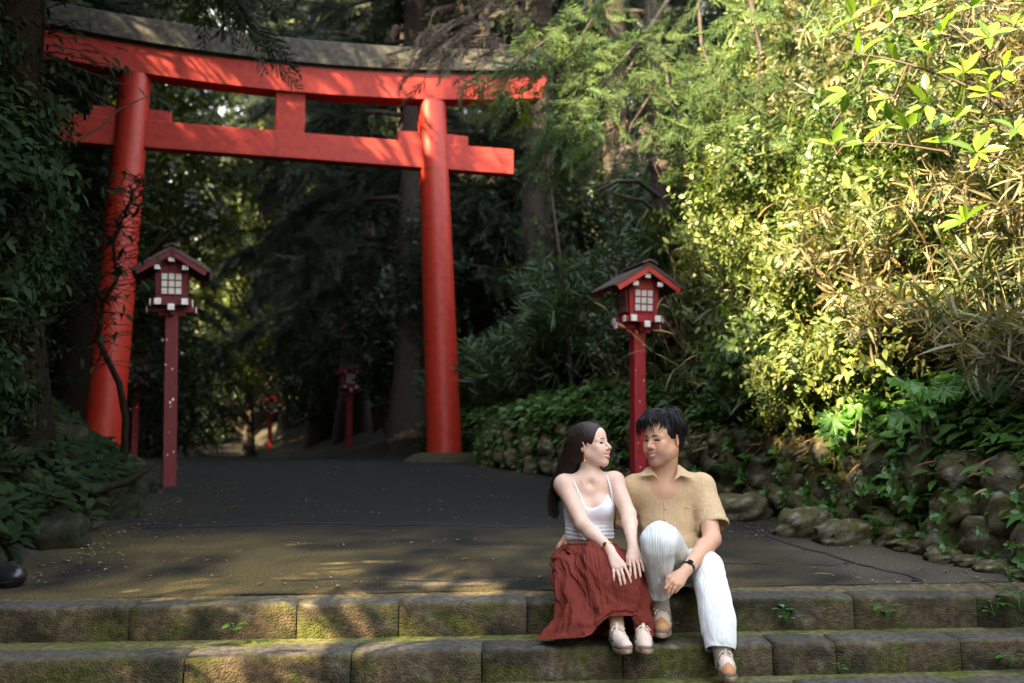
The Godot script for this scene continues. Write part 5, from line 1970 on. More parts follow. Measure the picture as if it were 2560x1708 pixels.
func skin_head(mb: MB, t: Transform3D, male: bool, skin: Color, neck_to: Vector3, neck_r: float) -> void:
	var f := Field.new()
	f.egg(Vector3(0, 0.030, -0.020), Vector3(0.073, 0.086, 0.093), Basis(), 0.03)
	f.egg(Vector3(0, -0.030, 0.016), Vector3(0.058, 0.080, 0.070), Basis(), 0.03)
	f.egg(Vector3(0, 0.046, 0.026), Vector3(0.060, 0.052, 0.058), Basis(), 0.03)
	var jw := 0.056 if male else 0.049
	for s in [-1, 1]:
		f.cone(Vector3(s * jw, -0.050, -0.004), Vector3(s * 0.016, -0.098, 0.056), 0.020 if male else 0.017, 0.017, 0.03)
		f.ball(Vector3(s * 0.043, -0.020, 0.056), 0.021, 0.02)
		f.ball(Vector3(s * 0.036, -0.043, 0.064), 0.019, 0.018)
		f.cone(Vector3(s * 0.010, 0.019, 0.079), Vector3(s * 0.046, 0.016, 0.062), 0.0095 if male else 0.0075, 0.009, 0.012)
	f.ball(Vector3(0, -0.099, 0.062), 0.018 if male else 0.0165, 0.02)
	f.egg(Vector3(0, -0.062, 0.066), Vector3(0.032, 0.025, 0.024), Basis(), 0.016)
	for s in [-1, 1]:
		f.egg(Vector3(s * 0.031, 0.000, 0.091), Vector3(0.020, 0.010, 0.017), Basis(), 0.014, true)
	f.cone(Vector3(0, 0.010, 0.078), Vector3(0, -0.028, 0.103 if male else 0.105), 0.0080, 0.0098, 0.012)
	for s in [-1, 1]:
		f.ball(Vector3(s * 0.0115 * (1.15 if male else 1.0), -0.033, 0.091), 0.0078, 0.008)
		# lids over the half-closed smiling eyes
		f.cone(Vector3(s * 0.019, 0.0060, 0.0785), Vector3(s * 0.044, 0.0045, 0.068), 0.0045, 0.004, 0.005)
		f.cone(Vector3(s * 0.020, -0.0090, 0.0770), Vector3(s * 0.043, -0.0070, 0.067), 0.0050, 0.004, 0.006)
	# smiling mouth: lips round an opening
	var arc := []
	for q in 7:
		var u := (q - 3) / 3.0
		arc.append(Vector3(u * 0.034, -0.0695 + 0.0175 * u * u, 0.0905 - 0.0205 * u * u))
	for q in 6:
		f.cone(arc[q] + Vector3(0, 0.0082 * (1.0 - pow((q - 3) / 3.0, 2.0)), 0.0005), arc[q + 1] + Vector3(0, 0.0082 * (1.0 - pow((q - 2) / 3.0, 2.0)), 0.0005), 0.0036, 0.0036, 0.004)
		f.cone(arc[q] - Vector3(0, 0.0094 * (1.0 - pow((q - 3) / 3.0, 2.0)), 0.0), arc[q + 1] - Vector3(0, 0.0094 * (1.0 - pow((q - 2) / 3.0, 2.0)), 0.0), 0.0046, 0.0046, 0.004)
	for q in range(0, 6):
		var open0 := 0.0058 * (1.0 - 0.55 * pow((q - 3) / 3.0, 2.0))
		var open1 := 0.0058 * (1.0 - 0.55 * pow((q - 2) / 3.0, 2.0))
		f.cone(arc[q] + Vector3(0, 0.0005, 0.002), arc[q + 1] + Vector3(0, 0.0005, 0.002), open0, open1, 0.002, true)
		f.cone(arc[q] + Vector3(0, 0.0005, -0.004), arc[q + 1] + Vector3(0, 0.0005, -0.004), open0, open1, 0.002, true)
	for s in [-1, 1]:
		f.egg(Vector3(s * 0.039, -0.060, 0.034), Vector3(0.020, 0.028, 0.024), Basis(), 0.03)
	for s in [-1, 1]:
		var eb := Basis(Vector3.UP, s * 0.5)
		f.egg(Vector3(s * 0.0775, -0.006, -0.014), Vector3(0.0075, 0.031, 0.019), eb, 0.006)
		f.egg(Vector3(s * 0.083, -0.004, -0.010), Vector3(0.006, 0.018, 0.009), eb, 0.004, true)
	f.cone(Vector3(0, -0.055, -0.022), t.affine_inverse() * neck_to, neck_r * 0.98, neck_r, 0.03)
	var paint := func(p: Vector3) -> Color:
		var c := skin * (1.0 + 0.08 * noise.get_noise_3d(p.x * 30.0, p.y * 30.0, p.z * 30.0) + 0.05 * noise_b.get_noise_3d(p.x * 110.0, p.y * 110.0, p.z * 110.0))
		var ax := absf(p.x)
		if p.z > 0.02:
			var blush := exp(-(Vector2(ax - 0.042, p.y + 0.030).length_squared()) / 0.0005)
			c = c.lerp(Color(c.r * 1.0, c.g * 0.74, c.b * 0.70), blush * (0.35 if male else 0.55))
			var nose := exp(-(Vector2(ax, p.y + 0.032).length_squared()) / 0.0002)
			c = c.lerp(Color(c.r * 0.98, c.g * 0.78, c.b * 0.74), nose * 0.5)
			if male:
				var beard := smoothstep(-0.045, -0.075, p.y) * 0.30 + 0.25 * exp(-pow((p.y + 0.048) / 0.006, 2.0) - pow(ax / 0.022, 2.0))
				c = c.lerp(Color(0.16, 0.11, 0.085), beard)
			var u := p.x / 0.0350
			if absf(u) < 1.0:
				var my := -0.0695 + 0.0175 * u * u
				var hh := (1.0 - u * u)
				var dy := p.y - my
				if dy > -0.0155 * hh - 0.001 and dy < 0.0122 * hh and p.z > 0.062:
					c = Color(0.42, 0.13, 0.11) if male else Color(0.50, 0.12, 0.11)
				if absf(dy) < 0.0058 * hh and p.z < 0.0880 - 0.0205 * u * u:
					c = Color(0.10, 0.03, 0.03)
			# line of the lashes
			var ex := (ax - 0.0315) / 0.0145
			if absf(ex) < 1.0 and absf(p.y + 0.0012 - 0.0022 * (1.0 - ex * ex)) < 0.0048 * (1.0 - ex * ex * 0.6) and p.z > 0.05:
				c = Color(0.045, 0.028, 0.022)
			if p.z > 0.06 and ax > 0.002 and ax < 0.010 and p.y < -0.0375 and p.y > -0.0435:
				c = c * 0.45
		if ax > 0.074 and p.z > -0.035:
			c = Color(c.r, c.g * 0.82, c.b * 0.78)
		return c
	nets(mb, f, Vector3(-0.092, -0.165, -0.12), Vector3(0.092, 0.125, 0.118), 0.0030, paint, t)


func brow(t: Transform3D, s: int, male: bool, parent: Node) -> void:
	var mb := MB.new()
	var pts := []
	var rad := []
	for q in 7:
		var u := q / 6.0
		var lift := 0.0045 * sin(u * PI * 0.8) + (0.003 if not male else 0.0)
		pts.append(t * Vector3(s * lerpf(0.012, 0.049, u), 0.0195 + lift - 0.004 * u, 0.0875 - 0.021 * u * u - 0.002 * u))
		rad.append(lerpf(0.0032, 0.0010, u) * (1.35 if male else 0.9))
	mb.tube(pts, rad, 6)
	obj("eyebrow", mb.mesh(), M.hair_dark, parent)


func eye(t: Transform3D, s: int, parent: Node, look: Vector3) -> void:
	var mb := MB.new()
	var c := t * Vector3(s * 0.0315, -0.0010, 0.0655)
	var ax := (t.basis * look).normalized()
	var r := 0.0112
	var side := ax.cross(Vector3.UP).normalized()
	var up := side.cross(ax)
	for j in 9:
		var la := PI * j / 8.0
		for i in 12:
			var lo := TAU * i / 12.0
			var d := ax * cos(la) + (side * cos(lo) + up * sin(lo)) * sin(la)
			mb.col = Color(0.02, 0.012, 0.01) if j < 2 else Color(0.07, 0.035, 0.018) if j < 3 else Color(0.6, 0.56, 0.53)
			mb.vert(c + d * r, d)
	for j in 8:
		for i in 12:
			var a := j * 12 + i
			var b := j * 12 + (i + 1) % 12
			mb.quad(a, a + 12, b + 12, b)
	obj("eye", mb.mesh(), M.eye, parent)


func teeth(t: Transform3D, parent: Node) -> void:
	var mb := MB.new()
	for row in 2:
		for q in 15:
			var u := (q - 7) / 7.0 * 0.82
			var p := Vector3(u * 0.034, -0.0695 + 0.0175 * u * u + 0.0070 - row * 0.0112 * (1.0 - 0.55 * u * u), 0.0882 - 0.0208 * u * u)
			mb.vert(t * p)
	for q in 14:
		mb.quad(q, q + 15, q + 16, q + 1)
	obj("teeth", mb.mesh(), M.teeth, parent)


# ------------------------------------------------------------------ clothes as swept rings
func spline(p: Array, u: float) -> Variant:
	var f: float = clampf(u, 0.0, 1.0) * (p.size() - 1)
	var i := mini(int(f), p.size() - 2)
	var t := f - i
	var a = p[maxi(i - 1, 0)]
	var b = p[i]
	var c = p[i + 1]
	var d = p[mini(i + 2, p.size() - 1)]
	return (b * 2.0 + (c - a) * t + (a * 2.0 - b * 5.0 + c * 4.0 - d) * t * t + (b * 3.0 - a - c * 3.0 + d) * t * t * t) * 0.5


# rings: [centre, half axis u, half axis v]; shape(angle, along) adds to the radius, in metres
func swept(rings: Array, n: int, seg: int, shape: Callable, end_shift = null) -> MB:
	var mb := MB.new()
	var cs := []
	var us := []
	var vs := []
	for r in rings:
		cs.append(r[0]); us.append(r[1]); vs.append(r[2])
	for i in n + 1:
		var w := float(i) / n
		var c: Vector3 = spline(cs, w)
		var u: Vector3 = spline(us, w)
		var v: Vector3 = spline(vs, w)
		for k in seg + 1:
			var a := TAU * k / seg
			var d := u * cos(a) + v * sin(a)
			var add: float = shape.call(a, w)
			var p := c + d + d.normalized() * add
			if end_shift != null:
				p += end_shift.call(a, w)
			mb.vert(p, Vector3.ZERO, Vector2(float(k) / seg, w))
	for i in n:
		for k in seg:
			var a := i * (seg + 1) + k
			mb.quad(a, a + 1, a + seg + 2, a + seg + 1)
	mb.smooth()
	for i in n + 1:
		var a := i * (seg + 1)
		var nn := (mb.n[a] + mb.n[a + seg]).normalized()
		mb.n[a] = nn
		mb.n[a + seg] = nn
	return mb


# rings for a sleeve or a trouser leg along a path
func leg_rings(path: Array, radii: Array, side: Vector3, n := 12) -> Array:
	var out := []
	for i in n + 1:
		var u := float(i) / n
		var c: Vector3 = spline(path, u)
		var t: Vector3 = (spline(path, minf(u + 0.02, 1.0)) - spline(path, maxf(u - 0.02, 0.0))).normalized()
		var r: float = spline(radii, u)
		var s := (side - t * side.dot(t)).normalized()
		out.append([c, s * r, t.cross(s) * r])
	return out


func band(mb: MB, c: Vector3, axis: Vector3, r: float, thick: float, wide: float, squash := 1.0, up := Vector3.UP) -> void:
	var t := axis.normalized()
	var s := t.cross(up).normalized()
	var o := s.cross(t)
	var base := mb.v.size()
	var seg := 24
	for k in seg:
		var a := TAU * k / seg
		var d := s * cos(a) + o * sin(a) * squash
		for q in [[-1, 0.0], [-0.6, 1.0], [0.6, 1.0], [1, 0.0]]:
			mb.vert(c + d * (r + thick * q[1]) + t * wide * 0.5 * q[0])
	for k in seg:
		var k2 := (k + 1) % seg
		for q in 3:
			mb.quad(base + k * 4 + q, base + k2 * 4 + q, base + k2 * 4 + q + 1, base + k * 4 + q + 1)


# a low sneaker: toe along +z, sole at y = 0, length l
func sneaker(called: String, label: String, parent: Node3D, heel: Vector3, toe: Vector3, roll: float, tan_toe: bool, flip: int) -> void:
	var z := (toe - heel).normalized()
	var x := Vector3.UP.cross(z).normalized().rotated(z, roll)
	var y := z.cross(x)
	var l := heel.distance_to(toe)
	var k := l / 0.27
	var t := Transform3D(Basis(x * k, y * k, z * k), heel)
	var root := Node3D.new()
	root.name = child_name(parent, called)
	root.set_meta("label", label)
	parent.add_child(root)
	var f := Field.new()
	# upper
	f.cone(Vector3(0, 0.042, 0.035), Vector3(0, 0.040, 0.12), 0.035, 0.039, 0.02)
	f.cone(Vector3(0, 0.040, 0.12), Vector3(0.004 * flip, 0.030, 0.225), 0.040, 0.033, 0.02)
	f.cone(Vector3(0, 0.045, 0.035), Vector3(0, 0.082, 0.040), 0.033, 0.031, 0.02)
	f.cone(Vector3(0, 0.075, 0.055), Vector3(0, 0.050, 0.15), 0.029, 0.030, 0.02)
	f.cone(Vector3(0, 0.085, 0.088), Vector3(0, 0.118, 0.078), 0.014, 0.010, 0.012)
	f.cone(Vector3(0, 0.085, 0.040), Vector3(0, 0.16, 0.030), 0.025, 0.029, 0.006, true)
	f.cuts = [[Vector3(0, 0.006, 0), Vector3(0, -1, 0)]]
	var cream := Color(0.60, 0.47, 0.36)
	var paint := func(p: Vector3) -> Color:
		if p.y < 0.024 + 0.014 * smoothstep(0.20, 0.25, p.z):
			return Color(0.23, 0.16, 0.115) if p.z > 0.175 else Color(0.42, 0.24, 0.12)
		if tan_toe and p.z > 0.172 + 0.02 * absf(p.x) / 0.03:
			return Color(0.42, 0.20, 0.075)
		if p.y > 0.082 and p.z > 0.06:
			return cream * 1.08
		if p.z < 0.02 and p.y > 0.03:
			return Color(0.42, 0.24, 0.13) if tan_toe else cream * 0.9
		return cream
	var mb := MB.new()
	nets(mb, f, Vector3(-0.055, 0.0, -0.02), Vector3(0.055, 0.14, 0.275), 0.0038, paint, t)
	obj("upper", mb.mesh(), M.leather, root)
	# sole
	mb = MB.new()
	mb.col = Color(0.30, 0.20, 0.13)
	var ring := []
	for q in 32:
		var a := TAU * q / 32
		var zz := 0.128 - cos(a) * 0.143
		var w: float = 0.036 + 0.010 * smoothstep(0.05, 0.18, zz)
		ring.append(Vector3(sin(a) * w * (1.0 if absf(cos(a)) < 0.7 else 0.96), 0, zz))
	for lev in [[0.97, 0.0], [1.0, 0.004], [1.0, 0.019], [0.96, 0.022]]:
		for q in ring:
			var c := Vector3(0, 0, 0.128)
			mb.vert(t * (c + (q - c) * Vector3(lev[0], 1, lev[0]) + Vector3(0, lev[1], 0)))
	for lv in 3:
		for q in 32:
			var a := lv * 32 + q
			var b := lv * 32 + (q + 1) % 32
			mb.quad(a, a + 32, b + 32, b)
	var m0 := mb.vert(t * Vector3(0, 0, 0.128))
	for q in 32:
		mb.tri(m0, q, (q + 1) % 32)
	for i in mb.idx.size():
		pass
	obj("sole", mb.mesh(), M.leather, root)
	# laces
	mb = MB.new()
	mb.col = Color(0.66, 0.55, 0.44)
	for q in 5:
		var u := q / 4.0
		var zz := lerpf(0.092, 0.155, u)
		var yy := lerpf(0.097, 0.081, u)
		mb.tube([t * Vector3(-0.019, yy - 0.010, zz - 0.004), t * Vector3(0, yy + 0.0015, zz), t * Vector3(0.019, yy - 0.010, zz + 0.004)], [0.0028, 0.003, 0.0028], 6)
	for s in [-1, 1]:
		mb.tube([t * Vector3(0, 0.103, 0.092), t * Vector3(s * 0.016, 0.116, 0.100), t * Vector3(s * 0.034, 0.097, 0.106), t * Vector3(s * 0.022, 0.090, 0.104), t * Vector3(0, 0.102, 0.093)], [0.0026, 0.0026, 0.0026, 0.0026, 0.0026], 6)
		mb.tube([t * Vector3(0, 0.103, 0.092), t * Vector3(s * 0.022, 0.094, 0.118), t * Vector3(s * 0.030, 0.080, 0.134)], [0.0024, 0.0024, 0.002], 6)
	obj("laces", mb.mesh(), M.leather, root)
	# crossing stripes on both sides
	for s in [-1, 1]:
		mb = MB.new()
		mb.col = Color(0.035, 0.13, 0.065)
		for st in [[[0.075, 0.062], [0.125, 0.018]], [[0.098, 0.062], [0.145, 0.020]], [[0.150, 0.058], [0.060, 0.028]], [[0.128, 0.066], [0.052, 0.040]]]:
			var pts := []
			for q in 6:
				var zz := lerpf(st[0][0], st[1][0], q / 5.0)
				var yy := lerpf(st[0][1], st[1][1], q / 5.0)
				var px := 0.06
				for it in 14:
					var dd := f.at(Vector3(s * px, yy, zz))
					px -= dd * 0.8
				pts.append(t * Vector3(s * (px + 0.0004), yy, zz))
			mb.tube(pts, [0.0035, 0.0035, 0.0035, 0.0035, 0.0035, 0.0035], 6)
		obj("side_stripes", mb.mesh(), M.leather, root)


func people() -> void:
	M.skin = mat(Color.WHITE, 0.48, true)
	M.skin.subsurf_scatter_enabled = true
	M.skin.subsurf_scatter_strength = 0.12
	M.skin.metallic_specular = 0.42
	M.hair_dark = mat(lin(0.009, 0.0075, 0.007), 0.45)
	M.hair_dark.metallic_specular = 0.35
	M.hair_brown = mat(lin(0.022, 0.013, 0.010), 0.45)
	M.hair_brown.metallic_specular = 0.35
	M.eye = mat(Color.WHITE, 0.12, true)
	M.teeth = mat(lin(0.80, 0.77, 0.70), 0.25)
	M.leather = mat(Color.WHITE, 0.6, true)
	var weave := noise_tex(0.25, [], 256, FastNoiseLite.TYPE_SIMPLEX, 2, 17, true, 4.0)
	M.white_knit = textured(mat(lin(0.80, 0.80, 0.83), 0.85), 12.0, null, weave, 0.25)
	M.white_knit.rim_enabled = true
	M.white_knit.rim = 0.2
	var crinkle := noise_tex(0.05, [], 512, FastNoiseLite.TYPE_SIMPLEX_SMOOTH, 4, 27, true, 6.0)
	M.shirt = textured(mat(lin(0.55, 0.385, 0.205), 0.9), 5.0, null, crinkle, 1.3)
	M.shirt.uv1_scale = Vector3(3.0, 9.0, 3.0)
	M.skirt = mat(lin(0.145, 0.030, 0.020), 0.95)
	M.skirt.metallic_specular = 0.15
	M.trousers = mat(lin(0.68, 0.685, 0.64), 0.9)
	M.trousers.metallic_specular = 0.2
	M.sock = textured(mat(lin(0.36, 0.30, 0.23), 0.95), 20.0, null, weave, 0.5)
	M.gold = mat(lin(0.75, 0.45, 0.14), 0.25)
	M.gold.metallic = 0.9
	M.steel = mat(lin(0.65, 0.66, 0.68), 0.22)
	M.steel.metallic = 0.9
	M.black = mat(lin(0.012, 0.012, 0.014), 0.3)
	M.pearl = mat(lin(0.75, 0.73, 0.68), 0.35)
	woman()
	man()


func facing(yaw: float, pitch: float, roll: float, size: float, at: Vector3) -> Transform3D:
	var b := Basis(Vector3.UP, yaw) * Basis(Vector3(1, 0, 0), -pitch) * Basis(Vector3(0, 0, 1), roll)
	return Transform3D(b * Basis.from_scale(Vector3.ONE * size), at)


func woman() -> void:
	var base := Vector3(0.395, 0.031, -4.980)
	var t := thing("person", "woman in a white camisole and long rust skirt, smiling at the man beside her", "person")
	var skin := Color(0.70, 0.465, 0.340)
	var flat := func(p: Vector3) -> Color: return skin * (1.0 + 0.10 * noise.get_noise_3d(p.x * 14.0, p.y * 14.0, p.z * 14.0) + 0.05 * noise_b.get_noise_3d(p.x * 60.0, p.y * 60.0, p.z * 60.0))
	var hd := facing(1.02, 0.16, 0.0, 0.94, Vector3(0.396, 0.717, -5.000))
	var pit := Vector3(0.386, 0.524, -4.970)
	var neck_low := Vector3(0.382, 0.540, -5.010)
	var sr := Vector3(0.258, 0.523, -5.000)
	var sl := Vector3(0.512, 0.536, -5.000)
	var er := Vector3(0.341, 0.338, -4.850)
	var el := Vector3(0.561, 0.387, -4.860)
	var wr := Vector3(0.445, 0.246, -4.630)
	var wl := Vector3(0.551, 0.283, -4.650)
	var waist := Vector3(0.384, 0.235, -5.000)
	var hip := Vector3(0.384, 0.124, -4.990)
	# ---- skin
	var mb := MB.new()
	skin_head(mb, hd, false, skin, neck_low, 0.050)
	var f := Field.new()
	f.cone(hd * Vector3(0, -0.085, -0.022), neck_low, 0.047, 0.050, 0.03)
	f.cone(neck_low + Vector3(0, -0.02, 0.0), neck_low + Vector3(0, -0.05, 0), 0.05, 0.06, 0.05)
	f.cone(sr + Vector3(0.018, -0.004, 0), sl + Vector3(-0.018, -0.004, 0), 0.050, 0.050, 0.05)
	f.egg(Vector3(0.384, 0.441, -5.010), Vector3(0.125, 0.115, 0.080), Basis(), 0.05)
	f.egg(Vector3(0.382, 0.346, -5.000), Vector3(0.112, 0.12, 0.075), Basis(), 0.05)
	f.egg(Vector3(0.384, 0.250, -5.000), Vector3(0.112, 0.10, 0.076), Basis(), 0.05)
	f.egg(hip, Vector3(0.15, 0.10, 0.10), Basis(), 0.05)
	for s in [[Vector3(0.334, 0.406, -4.950), 0.057], [Vector3(0.437, 0.411, -4.950), 0.057]]:
		f.ball(s[0], s[1], 0.03)
	# collar bones
	f.cone(pit + Vector3(0.012, 0.008, 0.004), sl + Vector3(-0.03, 0.030, 0.022), 0.007, 0.007, 0.016)
	f.cone(pit + Vector3(-0.012, 0.008, 0.004), sr + Vector3(0.03, 0.030, 0.022), 0.007, 0.007, 0.016)
	f.ball(pit + Vector3(0, 0.006, 0.036), 0.012, 0.03, true)
	f.ball(sr, 0.048, 0.03)
	f.ball(sl, 0.048, 0.03)
	f.cone(sr, er, 0.045, 0.037, 0.02)
	f.cone(er, er.lerp(wr, 0.35), 0.036, 0.037, 0.015)
	f.cone(er.lerp(wr, 0.35), wr, 0.037, 0.024, 0.015)
	f.cone(sl, el, 0.045, 0.037, 0.02)
	f.cone(el, el.lerp(wl, 0.35), 0.036, 0.037, 0.015)
	f.cone(el.lerp(wl, 0.35), wl, 0.037, 0.024, 0.015)
	var skin_field := f
	nets(mb, f, Vector3(0.192, 0.010, -5.130), Vector3(0.582, 0.644, -4.540) + Vector3(0.02, 0.03, 0), 0.008, flat)
	# hands
	hand(mb, wr, er.lerp(wr, 0.88), 0.0235, [Vector3(0.452, 0.179, -4.535), Vector3(0.466, 0.173, -4.520), Vector3(0.483, 0.176, -4.515), Vector3(0.499, 0.187, -4.515)], [Vector3(0.452, 0.123, -4.495), Vector3(0.480, 0.105, -4.475), Vector3(0.499, 0.106, -4.470), Vector3(0.525, 0.117, -4.475)], [Vector3(0.469, 0.218, -4.600), Vector3(0.495, 0.198, -4.570), Vector3(0.511, 0.181, -4.550)], Vector3(0, 0.45, 0.9), 0.0082, flat)
	hand(mb, wl, el.lerp(wl, 0.88), 0.0235, [Vector3(0.527, 0.208, -4.550), Vector3(0.543, 0.204, -4.540), Vector3(0.561, 0.207, -4.545), Vector3(0.576, 0.217, -4.555)], [Vector3(0.525, 0.145, -4.490), Vector3(0.546, 0.135, -4.480), Vector3(0.568, 0.142, -4.485), Vector3(0.584, 0.164, -4.500)], [Vector3(0.534, 0.244, -4.610), Vector3(0.521, 0.214, -4.565), Vector3(0.519, 0.184, -4.540)], Vector3(0, 0.45, 0.9), 0.0082, flat)
	# shins and ankles
	var ar := Vector3(0.457, -0.081, -4.420)
	var al := Vector3(0.567, -0.087, -4.470)
	f = Field.new()
	f.cone(Vector3(0.456, 0.122, -4.680), ar, 0.042, 0.031, 0.02)
	f.cone(Vector3(0.571, 0.093, -4.750), al, 0.042, 0.031, 0.02)
	nets(mb, f, Vector3(0.418, -0.191, -4.780), Vector3(0.610, 0.256, -4.360), 0.010, flat)
	obj("body", mb.mesh(), M.skin, t)
	for s in [-1, 1]:
		brow(hd, s, false, t)
		eye(hd, s, t, Vector3(0.25, 0.0, 1.0))
	teeth(hd, t)
	# ---- camisole
	f = Field.new()
	f.egg(Vector3(0.384, 0.441, -5.010), Vector3(0.129, 0.119, 0.084), Basis(), 0.05)
	f.egg(Vector3(0.382, 0.346, -5.000), Vector3(0.118, 0.12, 0.081), Basis(), 0.05)
	f.egg(Vector3(0.384, 0.250, -5.000), Vector3(0.119, 0.10, 0.083), Basis(), 0.05)
	for s in [[Vector3(0.334, 0.407, -4.949), 0.062], [Vector3(0.437, 0.411, -4.949), 0.062]]:
		f.ball(s[0], s[1], 0.035)
	var hem_y: float = Vector3(0.378, 0.244, -4.930).y
	f.cuts = [[Vector3(0, hem_y, 0), Vector3(0.03, -1, 0).normalized()]]
	# neckline: a wide scoop between the straps
	f.egg(Vector3(0.389, 0.535, -4.930), Vector3(0.082, 0.122, 0.16), Basis(), 0.012, true)
	f.cone(Vector3(0.162, 0.489, -5.000), Vector3(0.277, 0.489, -5.000), 0.055, 0.05, 0.012, true)
	f.cone(Vector3(0.498, 0.502, -5.000), Vector3(0.618, 0.502, -5.000), 0.05, 0.055, 0.012, true)
	f.egg(Vector3(0.393, 0.579, -5.060), Vector3(0.2, 0.10, 0.12), Basis(), 0.02, true)
	var wy: float = Vector3(0.379, 0.288, -4.930).y
	f.ripple = func(p: Vector3) -> float:
		var near := exp(-pow((p.y - wy) / 0.055, 2.0))
		return near * 0.0028 * sin(p.y * 330.0 + sin(p.x * 23.0) * 1.3 + p.x * 14.0)
	mb = MB.new()
	var top_field := f
	nets(mb, f, Vector3(0.232, 0.189, -5.130), Vector3(0.534, 0.555, -4.830), 0.0055, flat)
	obj("camisole", mb.mesh(), M.white_knit, t)
	for q in [[Vector2(1341, 1166), Vector2(1333, 1146), Vector2(1325, 1128), Vector2(1319, 1114), Vector2(1315, 1104)], [Vector2(1404, 1158), Vector2(1402, 1138), Vector2(1398, 1118), Vector2(1394, 1104), Vector2(1391, 1093)]]:
		mb = MB.new()
		var pts := []
		for c in q:
			var p := Vector3((c.x - 1175.0) / 2285.0 * 4.95, 0.73 + (1016.0 - c.y) / 2285.0 * 4.95, -4.8)
			for it in 40:
				p.z -= maxf(minf(skin_field.at(p), top_field.at(p) + 0.002), 0.0) * 0.7
			pts.append(p + Vector3(0, 0, 0.001))
		pts.append(pts[4] + Vector3(0, 0.004, -0.04))
		mb.tube(pts, [0.0055, 0.0048, 0.0045, 0.0045, 0.0045, 0.0045], 6)
		obj("strap", mb.mesh(), M.white_knit, t)
	# ---- skirt
	var rings := [
		[Vector3(0.383, 0.235, -4.995), Vector3(0.126, 0, 0), Vector3(0, 0.01, 0.090)],
		[Vector3(0.378, 0.199, -4.960), Vector3(0.168, 0, 0), Vector3(0, 0.045, 0.10)],
		[Vector3(0.381, 0.169, -4.870), Vector3(0.196, 0, 0), Vector3(0, 0.080, 0.045)],
		[Vector3(0.391, 0.164, -4.760), Vector3(0.208, 0, 0), Vector3(0, 0.085, 0.02)],
		[Vector3(0.398, 0.155, -4.670), Vector3(0.209, 0, 0), Vector3(0, 0.072, 0.055)],
		[Vector3(0.403, 0.113, -4.600), Vector3(0.205, 0, 0), Vector3(0, 0.035, 0.090)],
		[Vector3(0.408, 0.046, -4.555), Vector3(0.204, 0, 0), Vector3(0, 0.022, 0.092)],
		[Vector3(0.409, -0.025, -4.525), Vector3(0.203, 0, 0), Vector3(0, 0.022, 0.098)],
		[Vector3(0.390, -0.081, -4.500), Vector3(0.222, 0, 0), Vector3(0, 0.02, 0.110)],
		[Vector3(0.368, -0.118, -4.485), Vector3(0.240, 0, 0), Vector3(0, 0.02, 0.122)]]
	var shape := func(a: float, w: float) -> float:
		var legs := exp(-pow((a - 1.12) / 0.30, 2.0)) * 0.030 + exp(-pow((a - 1.85) / 0.34, 2.0)) * 0.020 - exp(-pow((a - 1.42) / 0.10, 2.0)) * 0.020
		var down := smoothstep(0.3, 0.5, w)
		var fold := sin(a * 7.0 + w * 5.0) * 0.006 + sin(a * 13.0 - w * 9.0 + 1.0) * 0.004 + sin(a * 3.0 + 9.0 * w) * 0.006
		var hem := smoothstep(0.82, 1.0, w) * (sin(a * 17.0 + 2.0) * 0.009 + sin(a * 9.0) * 0.008)
		var swag := noise.get_noise_2d(a * 2.2 + w * 1.5, w * 4.0) * 0.034 * smoothstep(0.12, 0.4, w)
		var pleat := sin(a * 105.0 + sin(w * 6.0 + a) * 3.5) * 0.0011
		var gathers := exp(-w / 0.06) * sin(a * 41.0) * 0.003
		return legs * down + fold * smoothstep(0.05, 0.4, w) + hem + swag + pleat + gathers
	var lift := func(a: float, w: float) -> Vector3:
		# the hem rises over the feet and trails to the left
		var k := smoothstep(0.72, 1.0, w)
		var feet := exp(-pow((a - 1.15) / 0.46, 4.0))
		var left := smoothstep(0.2, 1.0, -cos(a))
		return Vector3(-0.02 * left, 0.085 * feet - 0.012 * left, -0.03 * feet) * k
	var sk := swept(rings, 90, 640, shape, lift)
	obj("skirt", sk.mesh(), M.skirt, t)
	mb = MB.new()
	# ---- hair
	f = Field.new()
	f.egg(hd * Vector3(0, 0.040, -0.018), Vector3(0.083, 0.090, 0.106) * 0.95, hd.basis, 0.03)
	f.egg(hd * Vector3(0, -0.015, -0.045), Vector3(0.074, 0.085, 0.070) * 0.95, hd.basis, 0.04)
	f.egg(hd * Vector3(0, -0.020, 0.084), Vector3(0.064, 0.097, 0.074), hd.basis, 0.012, true)
	f.egg(hd * Vector3(0.03, -0.050, 0.040), Vector3(0.085, 0.075, 0.055), hd.basis, 0.012, true)
	f.egg(hd * Vector3(-0.080, -0.030, 0.010), Vector3(0.03, 0.042, 0.024), hd.basis, 0.010, true)
	f.cone(Vector3(0.310, 0.689, -5.050), Vector3(0.285, 0.594, -5.085), 0.052, 0.055, 0.05)
	f.cone(Vector3(0.285, 0.594, -5.085), Vector3(0.237, 0.519, -5.100), 0.055, 0.038, 0.03)
	f.cone(Vector3(0.237, 0.519, -5.100), Vector3(0.209, 0.437, -5.090), 0.036, 0.020, 0.03)
	f.cone(Vector3(0.209, 0.437, -5.090), Vector3(0.211, 0.389, -5.080), 0.020, 0.006, 0.03)
	nets(mb, f, Vector3(0.146, 0.341, -5.200), Vector3(0.475, 0.827, -4.840), 0.0055, flat)
	var rr := RandomNumberGenerator.new()
	rr.seed = 31
